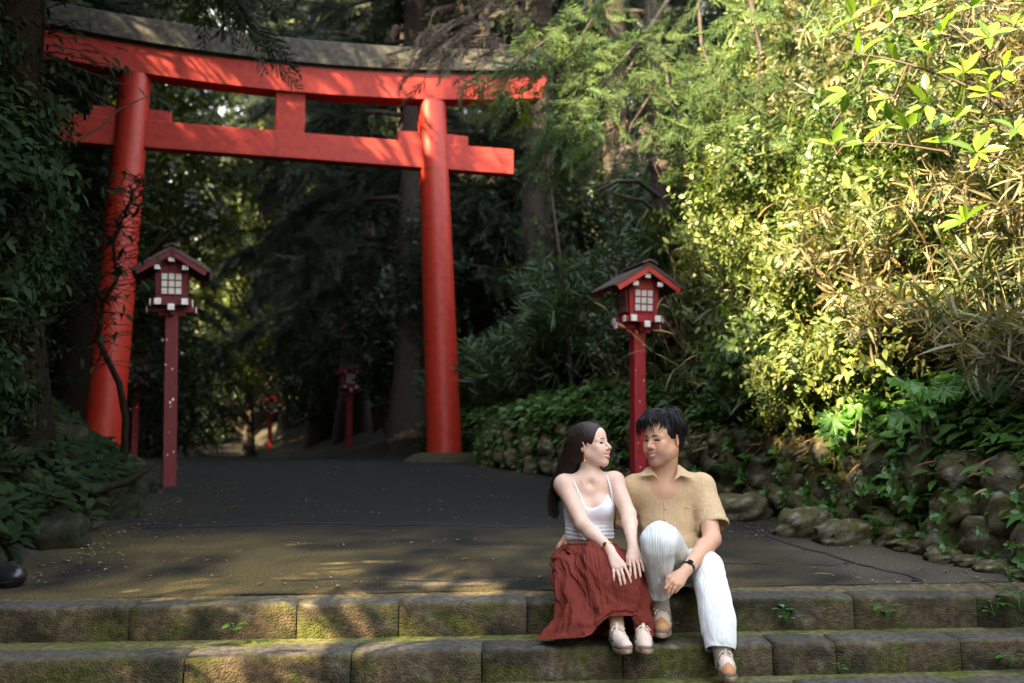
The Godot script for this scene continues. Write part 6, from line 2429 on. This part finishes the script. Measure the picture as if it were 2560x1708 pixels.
	for q in 420:
		var a := rr.randf_range(-0.35, PI + 0.9)
		var top := Vector3(rr.randf_range(-0.012, 0.012), 0.124, rr.randf_range(-0.04, 0.040))
		var sd := Vector3(-cos(a * 0.75) * 0.080 if q % 3 else -0.077, rr.randf_range(0.0, 0.055), -sin(a * 0.75) * 0.085 - 0.012)
		var p0 := hd * top
		var p1 := hd * ((top + sd) * 0.5 * 1.22)
		var p2 := hd * sd
		var o := Vector3(rr.randfn(0, 0.40), rr.randfn(0, 0.3), rr.randfn(0.25, 0.40)).limit_length(1.55 if q % 9 == 0 else 1.08)
		var e := rr.randf_range(0.55, 1.0)
		var pts := [p0, p1, p2]
		var lock := [[Vector3(0.310, 0.678, -5.050), 0.053], [Vector3(0.285, 0.594, -5.080), 0.056], [Vector3(0.238, 0.519, -5.090), 0.044], [Vector3(0.207, 0.437, -5.080), 0.032], [Vector3(0.213, 0.364, -5.070), 0.03]]
		for w in lock.size():
			if float(w) / lock.size() <= e:
				pts.append(lock[w][0] + o * lock[w][1])
		var fine := []
		var rad := []
		var n: int = pts.size() * 3
		for w in n + 1:
			fine.append(spline(pts, float(w) / n) + Vector3(rr.randfn(0, 0.0008), 0, rr.randfn(0, 0.0008)))
			rad.append(lerpf(0.0021, 0.0006, pow(float(w) / n, 2.0)) * (0.5 if q % 9 == 0 else 1.0))
		mb.tube(fine, rad, 4, false)
	obj("hair", mb.mesh(), M.hair_brown, t)
	# ---- jewellery
	mb = MB.new()
	band(mb, er.lerp(wr, 0.955), wr - er, 0.0255, 0.003, 0.008)
	obj("bracelet", mb.mesh(), M.gold, t)
	mb = MB.new()
	var ax := (wr - er).normalized()
	var out := Vector3(-0.25, 0.35, 0.9)
	out = (out - ax * out.dot(ax)).normalized()
	var wc := er.lerp(wr, 0.955) + out * 0.029
	mb.tube([wc - out * 0.003, wc + out * 0.003], [0.0105, 0.0100], 16)
	var watch := obj("watch", mb.mesh(), M.gold, t)
	mb = MB.new()
	mb.tube([wc + out * 0.0035, wc + out * 0.0058], [0.0078, 0.0076], 16)
	obj("watch_face", mb.mesh(), M.black, watch)
	for q in [[Vector3(0.480, 0.143, -4.490), Vector3(0.481, 0.177, -4.510), Vector3(0.492, 0.141, -4.490)], [Vector3(0.505, 0.153, -4.488), Vector3(0.498, 0.188, -4.510), Vector3(0.511, 0.153, -4.488)], [Vector3(0.528, 0.178, -4.515), Vector3(0.527, 0.208, -4.550), Vector3(0.526, 0.178, -4.510)], [Vector3(0.560, 0.175, -4.510), Vector3(0.561, 0.207, -4.540), Vector3(0.562, 0.175, -4.510)], [Vector3(0.577, 0.189, -4.520), Vector3(0.576, 0.218, -4.550), Vector3(0.579, 0.189, -4.520)]]:
		mb = MB.new()
		band(mb, q[2], q[0] - q[1], 0.0082, 0.0014, 0.003)
		obj("ring", mb.mesh(), M.gold, t)
	var ear := hd * Vector3(-0.083, -0.036, -0.004)
	mb = MB.new()
	mb.tube([ear + Vector3(0, 0.004, 0), ear + Vector3(0, -0.036, 0.002)], [0.0012, 0.0012], 5)
	mb.lathe([Vector2(0.001, -0.051), Vector2(0.005, -0.047), Vector2(0.0055, -0.043), Vector2(0.003, -0.038), Vector2(0.0005, -0.034)], ear, 10)
	mb.lathe([Vector2(0.0005, -0.004), Vector2(0.004, 0.0), Vector2(0.0005, 0.004)], ear + Vector3(0, 0, 0.003), 10)
	obj("earring", mb.mesh(), M.gold, t)
	mb = MB.new()
	var nk := []
	for q in 13:
		var u := (q - 6) / 6.0
		nk.append(Vector3(0.383, 0.508, -4.905) + Vector3(u * 0.058, 0.052 * u * u, -0.055 * u * u))
	mb.tube(nk, [0.0009, 0.0009, 0.0009, 0.0009, 0.0009, 0.0009, 0.0012, 0.0009, 0.0009, 0.0009, 0.0009, 0.0009, 0.0009], 5)
	obj("necklace", mb.mesh(), M.gold, t)
	# ---- shoes
	sneaker("sneaker", "cream sneaker with green side stripes", t, Vector3(0.453, -0.114, -4.455) + Vector3(0, -0.042, 0), Vector3(0.479, -0.141, -4.225), 0.1, false, 1)
	sneaker("sneaker", "cream sneaker with green side stripes, half behind the other", t, Vector3(0.561, -0.114, -4.455) + Vector3(0, -0.042, 0), Vector3(0.558, -0.141, -4.225), -0.05, false, -1)


func man() -> void:
	var t := thing("person", "man in a tan short-sleeved shirt and pale ribbed trousers, grinning at the woman", "person")
	var skin := Color(0.60, 0.335, 0.205)
	var flat := func(p: Vector3) -> Color: return skin * (1.0 + 0.10 * noise.get_noise_3d(p.x * 14.0, p.y * 14.0, p.z * 14.0) + 0.05 * noise_b.get_noise_3d(p.x * 60.0, p.y * 60.0, p.z * 60.0))
	var hd := facing(-0.80, -0.05, 0.02, 1.06, Vector3(0.746, 0.745, -4.980))
	var neck_low := Vector3(0.765, 0.565, -5.050)
	var sr := Vector3(0.618, 0.504, -5.040)
	var sl := Vector3(0.959, 0.508, -5.050)
	var el := Vector3(0.960, 0.268, -4.850)
	var wl := Vector3(0.788, 0.165, -4.560)
	var er := Vector3(0.475, 0.282, -5.240)
	var wr := Vector3(0.279, 0.249, -5.100)
	# ---- skin
	var mb := MB.new()
	skin_head(mb, hd, true, skin, neck_low, 0.060)
	var f := Field.new()
	f.cone(hd * Vector3(0, -0.085, -0.022), neck_low, 0.058, 0.062, 0.03)
	f.cone(neck_low, neck_low + Vector3(0, -0.07, 0), 0.062, 0.085, 0.05)
	f.cone(sr, sl, 0.062, 0.062, 0.06)
	f.egg(Vector3(0.796, 0.405, -5.070), Vector3(0.155, 0.15, 0.09), Basis(), 0.06)
	f.egg(Vector3(0.831, 0.255, -5.060), Vector3(0.14, 0.15, 0.09), Basis(), 0.06)
	f.egg(Vector3(0.858, 0.117, -5.050), Vector3(0.15, 0.11, 0.10), Basis(), 0.06)
	f.cone(sl, el, 0.054, 0.042, 0.02)
	f.cone(el, el.lerp(wl, 0.3), 0.042, 0.044, 0.015)
	f.cone(el.lerp(wl, 0.3), wl, 0.044, 0.028, 0.015)
	f.cone(sr, er, 0.054, 0.042, 0.02)
	f.cone(er, er.lerp(wr, 0.3), 0.042, 0.044, 0.015)
	f.cone(er.lerp(wr, 0.3), wr, 0.044, 0.028, 0.015)
	nets(mb, f, Vector3(0.229, -0.034, -5.330), Vector3(0.990, 0.662, -4.620), 0.010, flat)
	# left hand hangs over the thigh
	hand(mb, wl, el.lerp(wl, 0.9), 0.028, [Vector3(0.689, 0.135, -4.490), Vector3(0.705, 0.120, -4.475), Vector3(0.726, 0.109, -4.475), Vector3(0.748, 0.105, -4.490)], [Vector3(0.669, 0.078, -4.470), Vector3(0.682, 0.067, -4.465), Vector3(0.700, 0.067, -4.470), Vector3(0.721, 0.073, -4.480)], [Vector3(0.740, 0.147, -4.520), Vector3(0.700, 0.124, -4.465), Vector3(0.673, 0.095, -4.455)], Vector3(0.1, 0.5, 0.8), 0.0098, flat)
	# right hand on the woman's hip
	hand(mb, wr, er.lerp(wr, 0.9), 0.028, [Vector3(0.235, 0.224, -5.000), Vector3(0.227, 0.208, -5.010), Vector3(0.223, 0.191, -5.030), Vector3(0.222, 0.174, -5.050)], [Vector3(0.255, 0.186, -4.890), Vector3(0.243, 0.167, -4.905), Vector3(0.229, 0.150, -4.930), Vector3(0.222, 0.140, -4.960)], [Vector3(0.265, 0.247, -5.030), Vector3(0.265, 0.229, -4.955), Vector3(0.264, 0.208, -4.910)], Vector3(-0.7, 0.2, 0.6), 0.0098, flat)
	# ankles
	f = Field.new()
	f.cone(Vector3(0.669, 0.110, -4.620), Vector3(0.689, -0.059, -4.680), 0.038, 0.033, 0.02)
	f.cone(Vector3(0.899, -0.037, -4.460), Vector3(0.910, -0.196, -4.370), 0.038, 0.033, 0.02)
	nets(mb, f, Vector3(0.641, -0.330, -4.780), Vector3(0.966, 0.210, -4.280), 0.010, flat)
	obj("body", mb.mesh(), M.skin, t)
	for s in [-1, 1]:
		brow(hd, s, true, t)
		eye(hd, s, t, Vector3(-0.2, -0.05, 1.0))
	teeth(hd, t)
	# ---- shirt
	f = Field.new()
	f.cone(Vector3(0.641, 0.499, -5.050), Vector3(0.939, 0.504, -5.050), 0.073, 0.073, 0.05)
	f.cone(Vector3(0.715, 0.546, -5.070), Vector3(0.838, 0.546, -5.070), 0.060, 0.060, 0.04)
	f.egg(Vector3(0.795, 0.405, -5.065), Vector3(0.176, 0.15, 0.104), Basis(), 0.06)
	f.egg(Vector3(0.819, 0.277, -5.050), Vector3(0.172, 0.14, 0.110), Basis(), 0.06)
	f.egg(Vector3(0.848, 0.171, -5.040), Vector3(0.168, 0.12, 0.118), Basis(), 0.06)
	var sle := Vector3(0.983, 0.328, -4.930)
	f.cone(sl + Vector3(-0.012, 0.0, 0), sle + (sle - sl) * 0.4, 0.068, 0.080, 0.03)
	f.cone(sr, Vector3(0.539, 0.368, -5.130), 0.068, 0.075, 0.03)
	var ad := (sle - sl).normalized()
	f.cuts = []
	f.ripple = func(p: Vector3) -> float:
		var s := 0.0042 * noise.get_noise_3d(p.x * 9.0, p.y * 4.0, p.z * 9.0) + 0.0020 * noise_b.get_noise_3d(p.x * 22.0, p.y * 34.0, p.z * 22.0)
		# drag folds from the shoulder and round the waist
		s += 0.0050 * sin((p.x * 0.8 + p.y) * 58.0 + noise.get_noise_2d(p.x * 5.0, p.y * 5.0) * 5.0) * smoothstep(0.42, 0.2, p.y)
		return s
	var lower: float = Vector3(0.839, 0.211, -4.930).y
	# the V of the open collar
	var v_tip := Vector3(0.746, 0.501, -4.930)
	f.cone(v_tip + Vector3(0, 0.004, 0.02), Vector3(0.736, 0.560, -4.930) + Vector3(0, 0.0, 0.02), 0.004, 0.036, 0.006, true)
	f.cone(Vector3(0.736, 0.560, -4.930) + Vector3(0, 0.0, 0.02), Vector3(0.763, 0.635, -5.030), 0.036, 0.085, 0.006, true)
	f.cuts = [[Vector3(0.85, lower - 0.035, -4.95), Vector3(0.10, -1, -0.1).normalized()]]
	mb = MB.new()
	# the sleeve is cut square to the arm
	var sleeve_field := f
	var shirt_cut := func(p: Vector3) -> Color: return skin
	nets(mb, sleeve_field, Vector3(0.517, -0.006, -5.240), Vector3(1.074, 0.635, -4.800), 0.0065, shirt_cut)
	# drop what lies past the sleeve's hem
	var keep := PackedInt32Array()
	for q in range(0, mb.idx.size(), 3):
		var c := (mb.v[mb.idx[q]] + mb.v[mb.idx[q + 1]] + mb.v[mb.idx[q + 2]]) / 3.0
		if (c - sle).dot(ad) > 0.0 and (c - sle - ad * (c - sle).dot(ad)).length() < 0.105 and c.x > sle.x - 0.075:
			continue
		keep.append(mb.idx[q]); keep.append(mb.idx[q + 1]); keep.append(mb.idx[q + 2])
	mb.idx = keep
	var shirt := obj("shirt", mb.mesh(), M.shirt, t)
	# turned-up sleeve hem
	mb = MB.new()
	band(mb, sle - ad * 0.004, ad, 0.0745, 0.004, 0.024)
	obj("sleeve_hem", mb.mesh(), M.shirt, shirt)
	# collar flaps
	var flaps := [[Vector3(1486, 1072, 4.99), Vector3(1476, 1080, 4.96), Vector3(1463, 1090, 4.94), Vector3(1480, 1091, 4.93), Vector3(1497, 1089, 4.92), Vector3(1508, 1103, 4.92), Vector3(1502, 1087, 4.92), Vector3(1493, 1074, 4.95)], [Vector3(1560, 1066, 5.0), Vector3(1574, 1078, 4.97), Vector3(1593, 1097, 4.93), Vector3(1576, 1094, 4.92), Vector3(1559, 1090, 4.92), Vector3(1540, 1103, 4.92), Vector3(1549, 1086, 4.92), Vector3(1554, 1071, 4.95)]]
	for q in flaps:
		mb = MB.new()
		var pts := []
		var c := Vector3.ZERO
		for w in q:
			var p := Vector3((w.x - 1175.0) / 2285.0 * 4.95, 0.73 + (1016.0 - w.y) / 2285.0 * 4.95, -4.80)
			for it in 30:
				if p.z > -w.z - 0.03:
					p.z = maxf(p.z - maxf(sleeve_field.at(p), 0.0) * 0.8, -w.z - 0.03)
			pts.append(p)
			c += p / q.size()
		c.z += 0.004
		for layer in 2:
			var m := mb.vert(c + Vector3(0, 0.0, 0.011 - layer * 0.006))
			for p in pts:
				mb.vert(p + Vector3(0, 0, 0.009 - layer * 0.006))
			for k in pts.size():
				if layer == 0:
					mb.tri(m, m + 1 + k, m + 1 + (k + 1) % pts.size())
				else:
					mb.tri(m, m + 1 + (k + 1) % pts.size(), m + 1 + k)
		obj("collar_flap", mb.mesh(), M.shirt, shirt)
	# collar band round the neck
	mb = MB.new()
	var cb := []
	for k in 15:
		var a := lerpf(-0.35, PI + 0.35, k / 14.0)
		cb.append(Vector3(0.765, 0.591, -5.050) + Vector3(cos(a) * 0.083, 0.028 * sin(a) + 0.0, -sin(a) * 0.062))
	for k in 15:
		mb.vert(cb[k] + Vector3(0, -0.028, 0))
		mb.vert(cb[k] + Vector3(0, 0.002, 0))
		mb.vert(cb[k] * 1.0 + (cb[k] - Vector3(0.765, 0.591, -5.050)) * 0.13 + Vector3(0, -0.030, 0))
	for k in 14:
		for q in 2:
			mb.quad(k * 3 + q, k * 3 + 3 + q, k * 3 + 4 + q, k * 3 + 1 + q)
	obj("collar_band", mb.mesh(), M.shirt, shirt)
	# button placket, buttons, pocket
	mb = MB.new()
	var seam := []
	for q in 12:
		var p: Vector3 = v_tip.lerp(Vector3(0.752, 0.246, -4.930), q / 11.0)
		var z := -4.80
		for it in 24:
			z -= maxf(sleeve_field.at(Vector3(p.x, p.y, z)), 0.0) * 0.8
		seam.append(Vector3(p.x, p.y, z + 0.0006))
	mb.tube(seam, [0.002, 0.002, 0.002, 0.002, 0.002, 0.002, 0.002, 0.002, 0.002, 0.002, 0.002, 0.002], 6)
	obj("placket_edge", mb.mesh(), M.shirt, shirt)
	for q in [1, 4, 7]:
		mb = MB.new()
		mb.tube([seam[q] + Vector3(0.008, 0, 0.0), seam[q] + Vector3(0.008, 0, 0.005)], [0.0058, 0.0052], 12)
		obj("button", mb.mesh(), M.pearl, shirt)
	mb = MB.new()
	var pk := []
	for q in [Vector2(1567, 1162), Vector2(1606, 1165), Vector2(1604, 1205), Vector2(1586, 1212), Vector2(1568, 1203), Vector2(1567, 1162)]:
		var p := Vector3((q.x - 1175.0) / 2285.0 * 4.96, 0.73 + (1016.0 - q.y) / 2285.0 * 4.96, -4.80)
		for it in 24:
			p.z -= maxf(sleeve_field.at(p), 0.0) * 0.8
		pk.append(p)
	mb.tube(pk, [0.0018, 0.0018, 0.0018, 0.0018, 0.0018, 0.0018], 5)
	obj("pocket_seam", mb.mesh(), M.shirt, shirt)
	# ---- trousers
	var ribs := func(a: float, w: float) -> float:
		var s := sin(a * 66.0 + sin(w * 9.0) * 0.5)
		return 0.0007 * s + 0.006 * noise.get_noise_2d(cos(a) * 1.5 + 3.0, w * 5.0) + 0.004 * exp(-pow((w - 0.5) / 0.1, 2.0)) * sin(w * 70.0) * maxf(0.0, cos(a + 1.0))
	var r_path := [Vector3(0.799, 0.120, -5.020), Vector3(0.762, 0.170, -4.880), Vector3(0.713, 0.243, -4.700), Vector3(0.670, 0.292, -4.560), Vector3(0.652, 0.286, -4.500), Vector3(0.654, 0.218, -4.535), Vector3(0.663, 0.130, -4.590), Vector3(0.672, 0.042, -4.635)]
	obj("trouser_leg", swept(leg_rings(r_path, [0.105, 0.098, 0.092, 0.083, 0.080, 0.072, 0.062, 0.052], Vector3(1, 0, 0), 28), 80, 416, ribs).mesh(), M.trousers, t)
	var l_path := [Vector3(0.896, 0.112, -5.020), Vector3(0.895, 0.128, -4.920), Vector3(0.898, 0.147, -4.800), Vector3(0.903, 0.152, -4.710), Vector3(0.906, 0.115, -4.655), Vector3(0.903, 0.046, -4.560), Vector3(0.901, -0.047, -4.465), Vector3(0.898, -0.120, -4.410), Vector3(0.895, -0.156, -4.390)]
	obj("trouser_leg", swept(leg_rings(l_path, [0.105, 0.094, 0.084, 0.077, 0.074, 0.076, 0.079, 0.070, 0.062], Vector3(1, 0, 0), 28), 80, 416, ribs).mesh(), M.trousers, t)
	obj("trouser_seat", swept([[Vector3(0.851, 0.200, -5.030), Vector3(0.150, 0, 0), Vector3(0, 0, 0.105)], [Vector3(0.849, 0.152, -5.020), Vector3(0.160, 0, 0), Vector3(0, 0.01, 0.118)], [Vector3(0.843, 0.092, -4.990), Vector3(0.160, 0, 0), Vector3(0, 0.01, 0.12)], [Vector3(0.838, 0.032, -4.970), Vector3(0.13, 0, 0), Vector3(0, 0.01, 0.10)]], 30, 416, ribs).mesh(), M.trousers, t)
	# ---- socks
	obj("sock", swept(leg_rings([Vector3(0.670, 0.079, -4.635), Vector3(0.681, -0.003, -4.660), Vector3(0.687, -0.069, -4.670)], [0.043, 0.040, 0.044], Vector3(1, 0, 0), 8), 30, 40, func(a: float, w: float) -> float: return 0.0012 * sin(w * 95.0)).mesh(), M.sock, t)
	obj("sock", swept(leg_rings([Vector3(0.899, -0.133, -4.400), Vector3(0.905, -0.183, -4.380), Vector3(0.909, -0.226, -4.360)], [0.043, 0.040, 0.044], Vector3(1, 0, 0), 8), 30, 40, func(a: float, w: float) -> float: return 0.0012 * sin(w * 95.0)).mesh(), M.sock, t)
	# ---- hair
	f = Field.new()
	f.egg(hd * Vector3(0, 0.042, -0.022), Vector3(0.086, 0.094, 0.104) * 1.03, hd.basis, 0.03)
	f.egg(hd * Vector3(0, -0.025, -0.060), Vector3(0.070, 0.060, 0.050) * 1.05, hd.basis, 0.03)
	f.egg(hd * Vector3(0, -0.030, 0.080), Vector3(0.080, 0.088, 0.075) * 1.05, hd.basis, 0.010, true)
	for s in [-1, 1]:
		f.egg(hd * Vector3(s * 0.085, -0.058, 0.002), Vector3(0.045, 0.064, 0.034) * 1.05, hd.basis, 0.008, true)
		f.egg(hd * Vector3(s * 0.070, -0.060, 0.040), Vector3(0.045, 0.078, 0.030) * 1.05, hd.basis, 0.008, true)
	f.egg(hd * Vector3(0, -0.15, -0.01), Vector3(0.12, 0.085, 0.12), hd.basis, 0.01, true)
	mb = MB.new()
	nets(mb, f, hd.origin - Vector3.ONE * 0.16, hd.origin + Vector3.ONE * 0.175, 0.005, flat)
	var rr := RandomNumberGenerator.new()
	rr.seed = 55
	for q in 620:
		# from the crown outwards over the sides, and forwards over the brow
		var a := rr.randf_range(-PI, PI)
		var front := cos(a)
		var root := Vector3(sin(a) * 0.014 + 0.012, 0.141, cos(a) * 0.02 - 0.03)
		var out := Vector3(sin(a), 0, cos(a))
		var reach_ := rr.randf_range(0.7, 1.0)
		var p1 := Vector3(sin(a) * 0.066, 0.122 + rr.randf_range(-0.006, 0.012), cos(a) * 0.080 - 0.02)
		var p2 := Vector3(sin(a) * 0.096, lerpf(0.045, 0.085, maxf(front, 0.0)) + rr.randf_range(-0.01, 0.012), cos(a) * 0.112 - 0.012)
		var p3 := Vector3(sin(a) * 0.090, lerpf(-0.012, 0.055, maxf(front, 0.0)) + rr.randf_range(-0.02, 0.012), cos(a) * 0.108 - 0.014)
		if front > 0.2:
			p2.x -= 0.018; p3.x -= 0.034
			if rr.randf() < 0.45:
				continue
		elif absf(out.x) > 0.5 and front > -0.55:
			p3.y = rr.randf_range(0.004, 0.035)
			p2.y = maxf(p2.y, 0.058)
			p3.z -= 0.008
		p2 += Vector3(rr.randfn(0, 0.007), rr.randfn(0, 0.004), rr.randfn(0, 0.005))
		p3 += Vector3(rr.randfn(0, 0.014), rr.randfn(0.004, 0.010), rr.randfn(0, 0.008))
		p1 += Vector3(rr.randfn(0, 0.006), rr.randfn(0.002, 0.004), rr.randfn(0, 0.006))
		var pts := [hd * root, hd * p1, hd * p2, hd * p3]
		var fine := []
		var rad := []
		for w in 11:
			fine.append(spline(pts, w / 10.0 * reach_))
			rad.append(lerpf(0.0030, 0.0006, pow(w / 10.0, 1.6)))
		mb.tube(fine, rad, 4, false)
	# loose locks on the forehead
	for q in [[0.006, 0.016, 0.040], [0.012, 0.028, 0.022], [-0.018, -0.028, 0.026], [-0.034, -0.046, 0.020], [-0.006, -0.014, 0.034], [-0.046, -0.058, 0.03]]:
		var pts := [hd * Vector3(q[0] * 0.6, 0.122, 0.055), hd * Vector3(q[0], 0.098, 0.094), hd * Vector3(q[1], 0.068, 0.100), hd * Vector3(q[1] * 1.1, q[2], 0.0945)]
		var fine := []
		var rad := []
		for w in 11:
			fine.append(spline(pts, w / 10.0))
			rad.append(lerpf(0.006, 0.0008, pow(w / 10.0, 1.3)))
		mb.tube(fine, rad, 5, false)
	obj("hair", mb.mesh(), M.hair_dark, t)
	# ---- wristwatch
	var ax := (wl - el).normalized()
	mb = MB.new()
	var wc := el.lerp(wl, 0.97)
	band(mb, wc, ax, 0.0295, 0.003, 0.017)
	var watch := obj("watch_strap", mb.mesh(), M.black, t)
	var out := Vector3(-0.1, 0.5, 0.85)
	out = (out - ax * out.dot(ax)).normalized()
	mb = MB.new()
	mb.box(Vector3(0.022, 0.007, 0.027), Transform3D(Basis(ax.cross(out).normalized(), out, ax), wc + out * 0.034), 0.002)
	obj("watch_case", mb.mesh(), M.steel, watch)
	mb = MB.new()
	mb.box(Vector3(0.015, 0.002, 0.019), Transform3D(Basis(ax.cross(out).normalized(), out, ax), wc + out * 0.0385), 0.0005)
	obj("watch_dial", mb.mesh(), M.pearl, watch)
	# ---- shoes
	sneaker("sneaker", "cream sneaker with tan toe, flat on the step", t, Vector3(0.697, -0.084, -4.735) + Vector3(0, -0.045, 0), Vector3(0.651, -0.122, -4.460), 0.0, true, 1)
	sneaker("sneaker", "cream sneaker with tan toe, on the lowest step", t, Vector3(0.913, -0.199, -4.420) + Vector3(0, -0.052, 0), Vector3(0.896, -0.244, -4.190), 0.0, true, -1)


func small_things() -> void:
	# the black bag cut off by the picture's left edge
	var t := thing("bag", "shiny black leather bag on the ground at the left edge", "bag", Vector3(-2.56, 0.005, -5.06))
	var mb := MB.new()
	var f := Field.new()
	f.cone(Vector3(-0.25, 0.055, 0.0), Vector3(0.07, 0.055, 0.0), 0.055, 0.05, 0.03)
	f.cone(Vector3(-0.25, 0.09, -0.03), Vector3(0.04, 0.085, -0.02), 0.06, 0.05, 0.03)
	f.egg(Vector3(0.08, 0.06, 0.01), Vector3(0.06, 0.05, 0.06), Basis(), 0.03)
	f.ripple = func(p: Vector3) -> float: return 0.006 * noise.get_noise_3d(p.x * 9.0, p.y * 16.0, p.z * 9.0) + 0.003 * sin(p.x * 60.0 + p.y * 40.0)
	f.cuts = [[Vector3(0, 0.0, 0), Vector3(0, -1, 0)]]
	nets(mb, f, Vector3(-0.33, -0.01, -0.12), Vector3(0.17, 0.18, 0.12), 0.008, func(_p: Vector3) -> Color: return Color.WHITE)
	obj("pouch", mb.mesh(), M.black, t)
	mb = MB.new()
	mb.tube([Vector3(-0.25, 0.05, 0.058), Vector3(-0.05, 0.035, 0.066), Vector3(0.08, 0.04, 0.07), Vector3(0.13, 0.06, 0.03)], [0.006, 0.006, 0.006, 0.006], 6)
	obj("piping", mb.mesh(), M.black, t)
	# weeds in the joints of the steps
	var weed := rosette_mesh(51, 6, 0.05, 0.034, 0.9, Color(0.06, 0.17, 0.02))
	weed.surface_set_material(0, M.leaf)
	var spots := [[Vector3(-1.226, -0.104, -4.520), 0.62, "small weed at the foot of the riser, alone on the left"], [Vector3(1.283, -0.095, -4.800), 0.75, "weed at the riser's foot nearest to the man's knee"], [Vector3(1.771, -0.086, -4.840), 0.8, "weed at the riser's foot in the middle of the right-hand steps"], [Vector3(2.307, -0.088, -4.900), 0.9, "pale weed at the riser's foot near the right edge"], [Vector3(2.409, -0.063, -4.850), 1.2, "big-leaved weed at the riser's foot against the right edge"], [Vector3(2.462, 0.053, -5.050), 0.9, "leafy weed growing behind the top step at the right edge"], [Vector3(2.233, -0.260, -4.620), 0.7, "bright weed on the lowest tread near the right edge"], [Vector3(1.415, -0.246, -4.450), 0.45, "tiny weed under the cracked block, right of the man's shoe"]]
	for q in spots:
		var o := thing("weed", q[2], "plant", q[0] + Vector3(0, -0.01, 0.03), rg.randf() * TAU)
		var mi := piece("leaves", weed, Transform3D(Basis.from_scale(Vector3.ONE * q[1] * 1.3), Vector3.ZERO), o)
		mi.set_meta("kind", "stuff")
	# a yellow bamboo leaf and a few fallen leaves on the road
	mb = MB.new()
	mb.col = Color(0.42, 0.33, 0.05)
	leaf(mb, Vector3.ZERO, Vector3(1, 0.02, 0.05), Vector3.UP, 0.115, 0.012, 0.3, 0.05)
	var o2 := obj("fallen_leaf", mb.mesh(), M.dry)
	o2.position = Vector3(1.503, 0.074, -5.070) + Vector3(0, 0.006, 0)
	tag(o2, "long yellow leaf lying on the road to the right of the man", "leaf")
	# grit, twigs and small leaves blown over the asphalt
	var bit := MB.new()
	leaf(bit, Vector3.ZERO, Vector3(1, 0.05, 0.1), Vector3.UP, 0.05, 0.018, 0.35, 0.1)
	leaf(bit, Vector3(0.1, 0, 0.07), Vector3(-0.3, 0.03, 1), Vector3.UP, 0.03, 0.014, 0.3, 0.1)
	leaf(bit, Vector3(-0.12, 0, -0.05), Vector3(0.8, 0.02, -0.6), Vector3.UP, 0.022, 0.012, 0.3, 0.1)
	var bits := bit.mesh()
	bits.surface_set_material(0, M.dry)
	var places := []
	var tones := []
	for k in 420:
		var d := 5.05 + pow(rg.randf(), 1.4) * 9.0
		var l := table(ROAD_L, d)
		var r := table(ROAD_R, d)
		var u := rg.randf()
		u = u if k % 3 == 0 else (0.02 + 0.14 * u * u if k % 2 else 0.98 - 0.14 * u * u)
		var x := lerpf(l, r, u)
		places.append(Transform3D(Basis(Vector3.UP, rg.randf() * TAU) * Basis.from_scale(Vector3.ONE * rg.randf_range(0.5, 1.2)), Vector3(x, road_y(d) + 0.011, -d)))
		tones.append(shade_of(Color(0.22, 0.14, 0.06) if rg.randf() < 0.7 else Color(0.30, 0.26, 0.14), 0.4, rg))
	tag(many("leaf_litter", bits, places, tones), "small dead leaves and grit scattered over the asphalt", "leaf litter")
	# the low dark hose or root among the rocks on the left
	mb = MB.new()
	mb.tube([Vector3(-3.076, 0.341, -7.000), Vector3(-2.948, 0.392, -7.200), Vector3(-2.840, 0.446, -7.400), Vector3(-2.788, 0.504, -7.600), Vector3(-2.812, 0.542, -7.800)], [0.025, 0.028, 0.026, 0.022, 0.018], 8)
	obj("branch", mb.mesh(), M.bark_shaded)  # bark darkened to stand in for shade
	tag(get_node("branch"), "fallen grey branch lying over the dark rocks on the left", "branch")
	# sticks fallen on the bank
	mb = MB.new()
	mb.tube([Vector3(2.981, 1.956, -7.400), Vector3(3.050, 1.682, -7.200), Vector3(3.169, 1.376, -7.000)], [0.018, 0.016, 0.012], 7)
	obj("stick", mb.mesh(), M.twig)
	tag(get_node("stick"), "reddish fallen stick leaning on the sunny bank at the right", "stick")
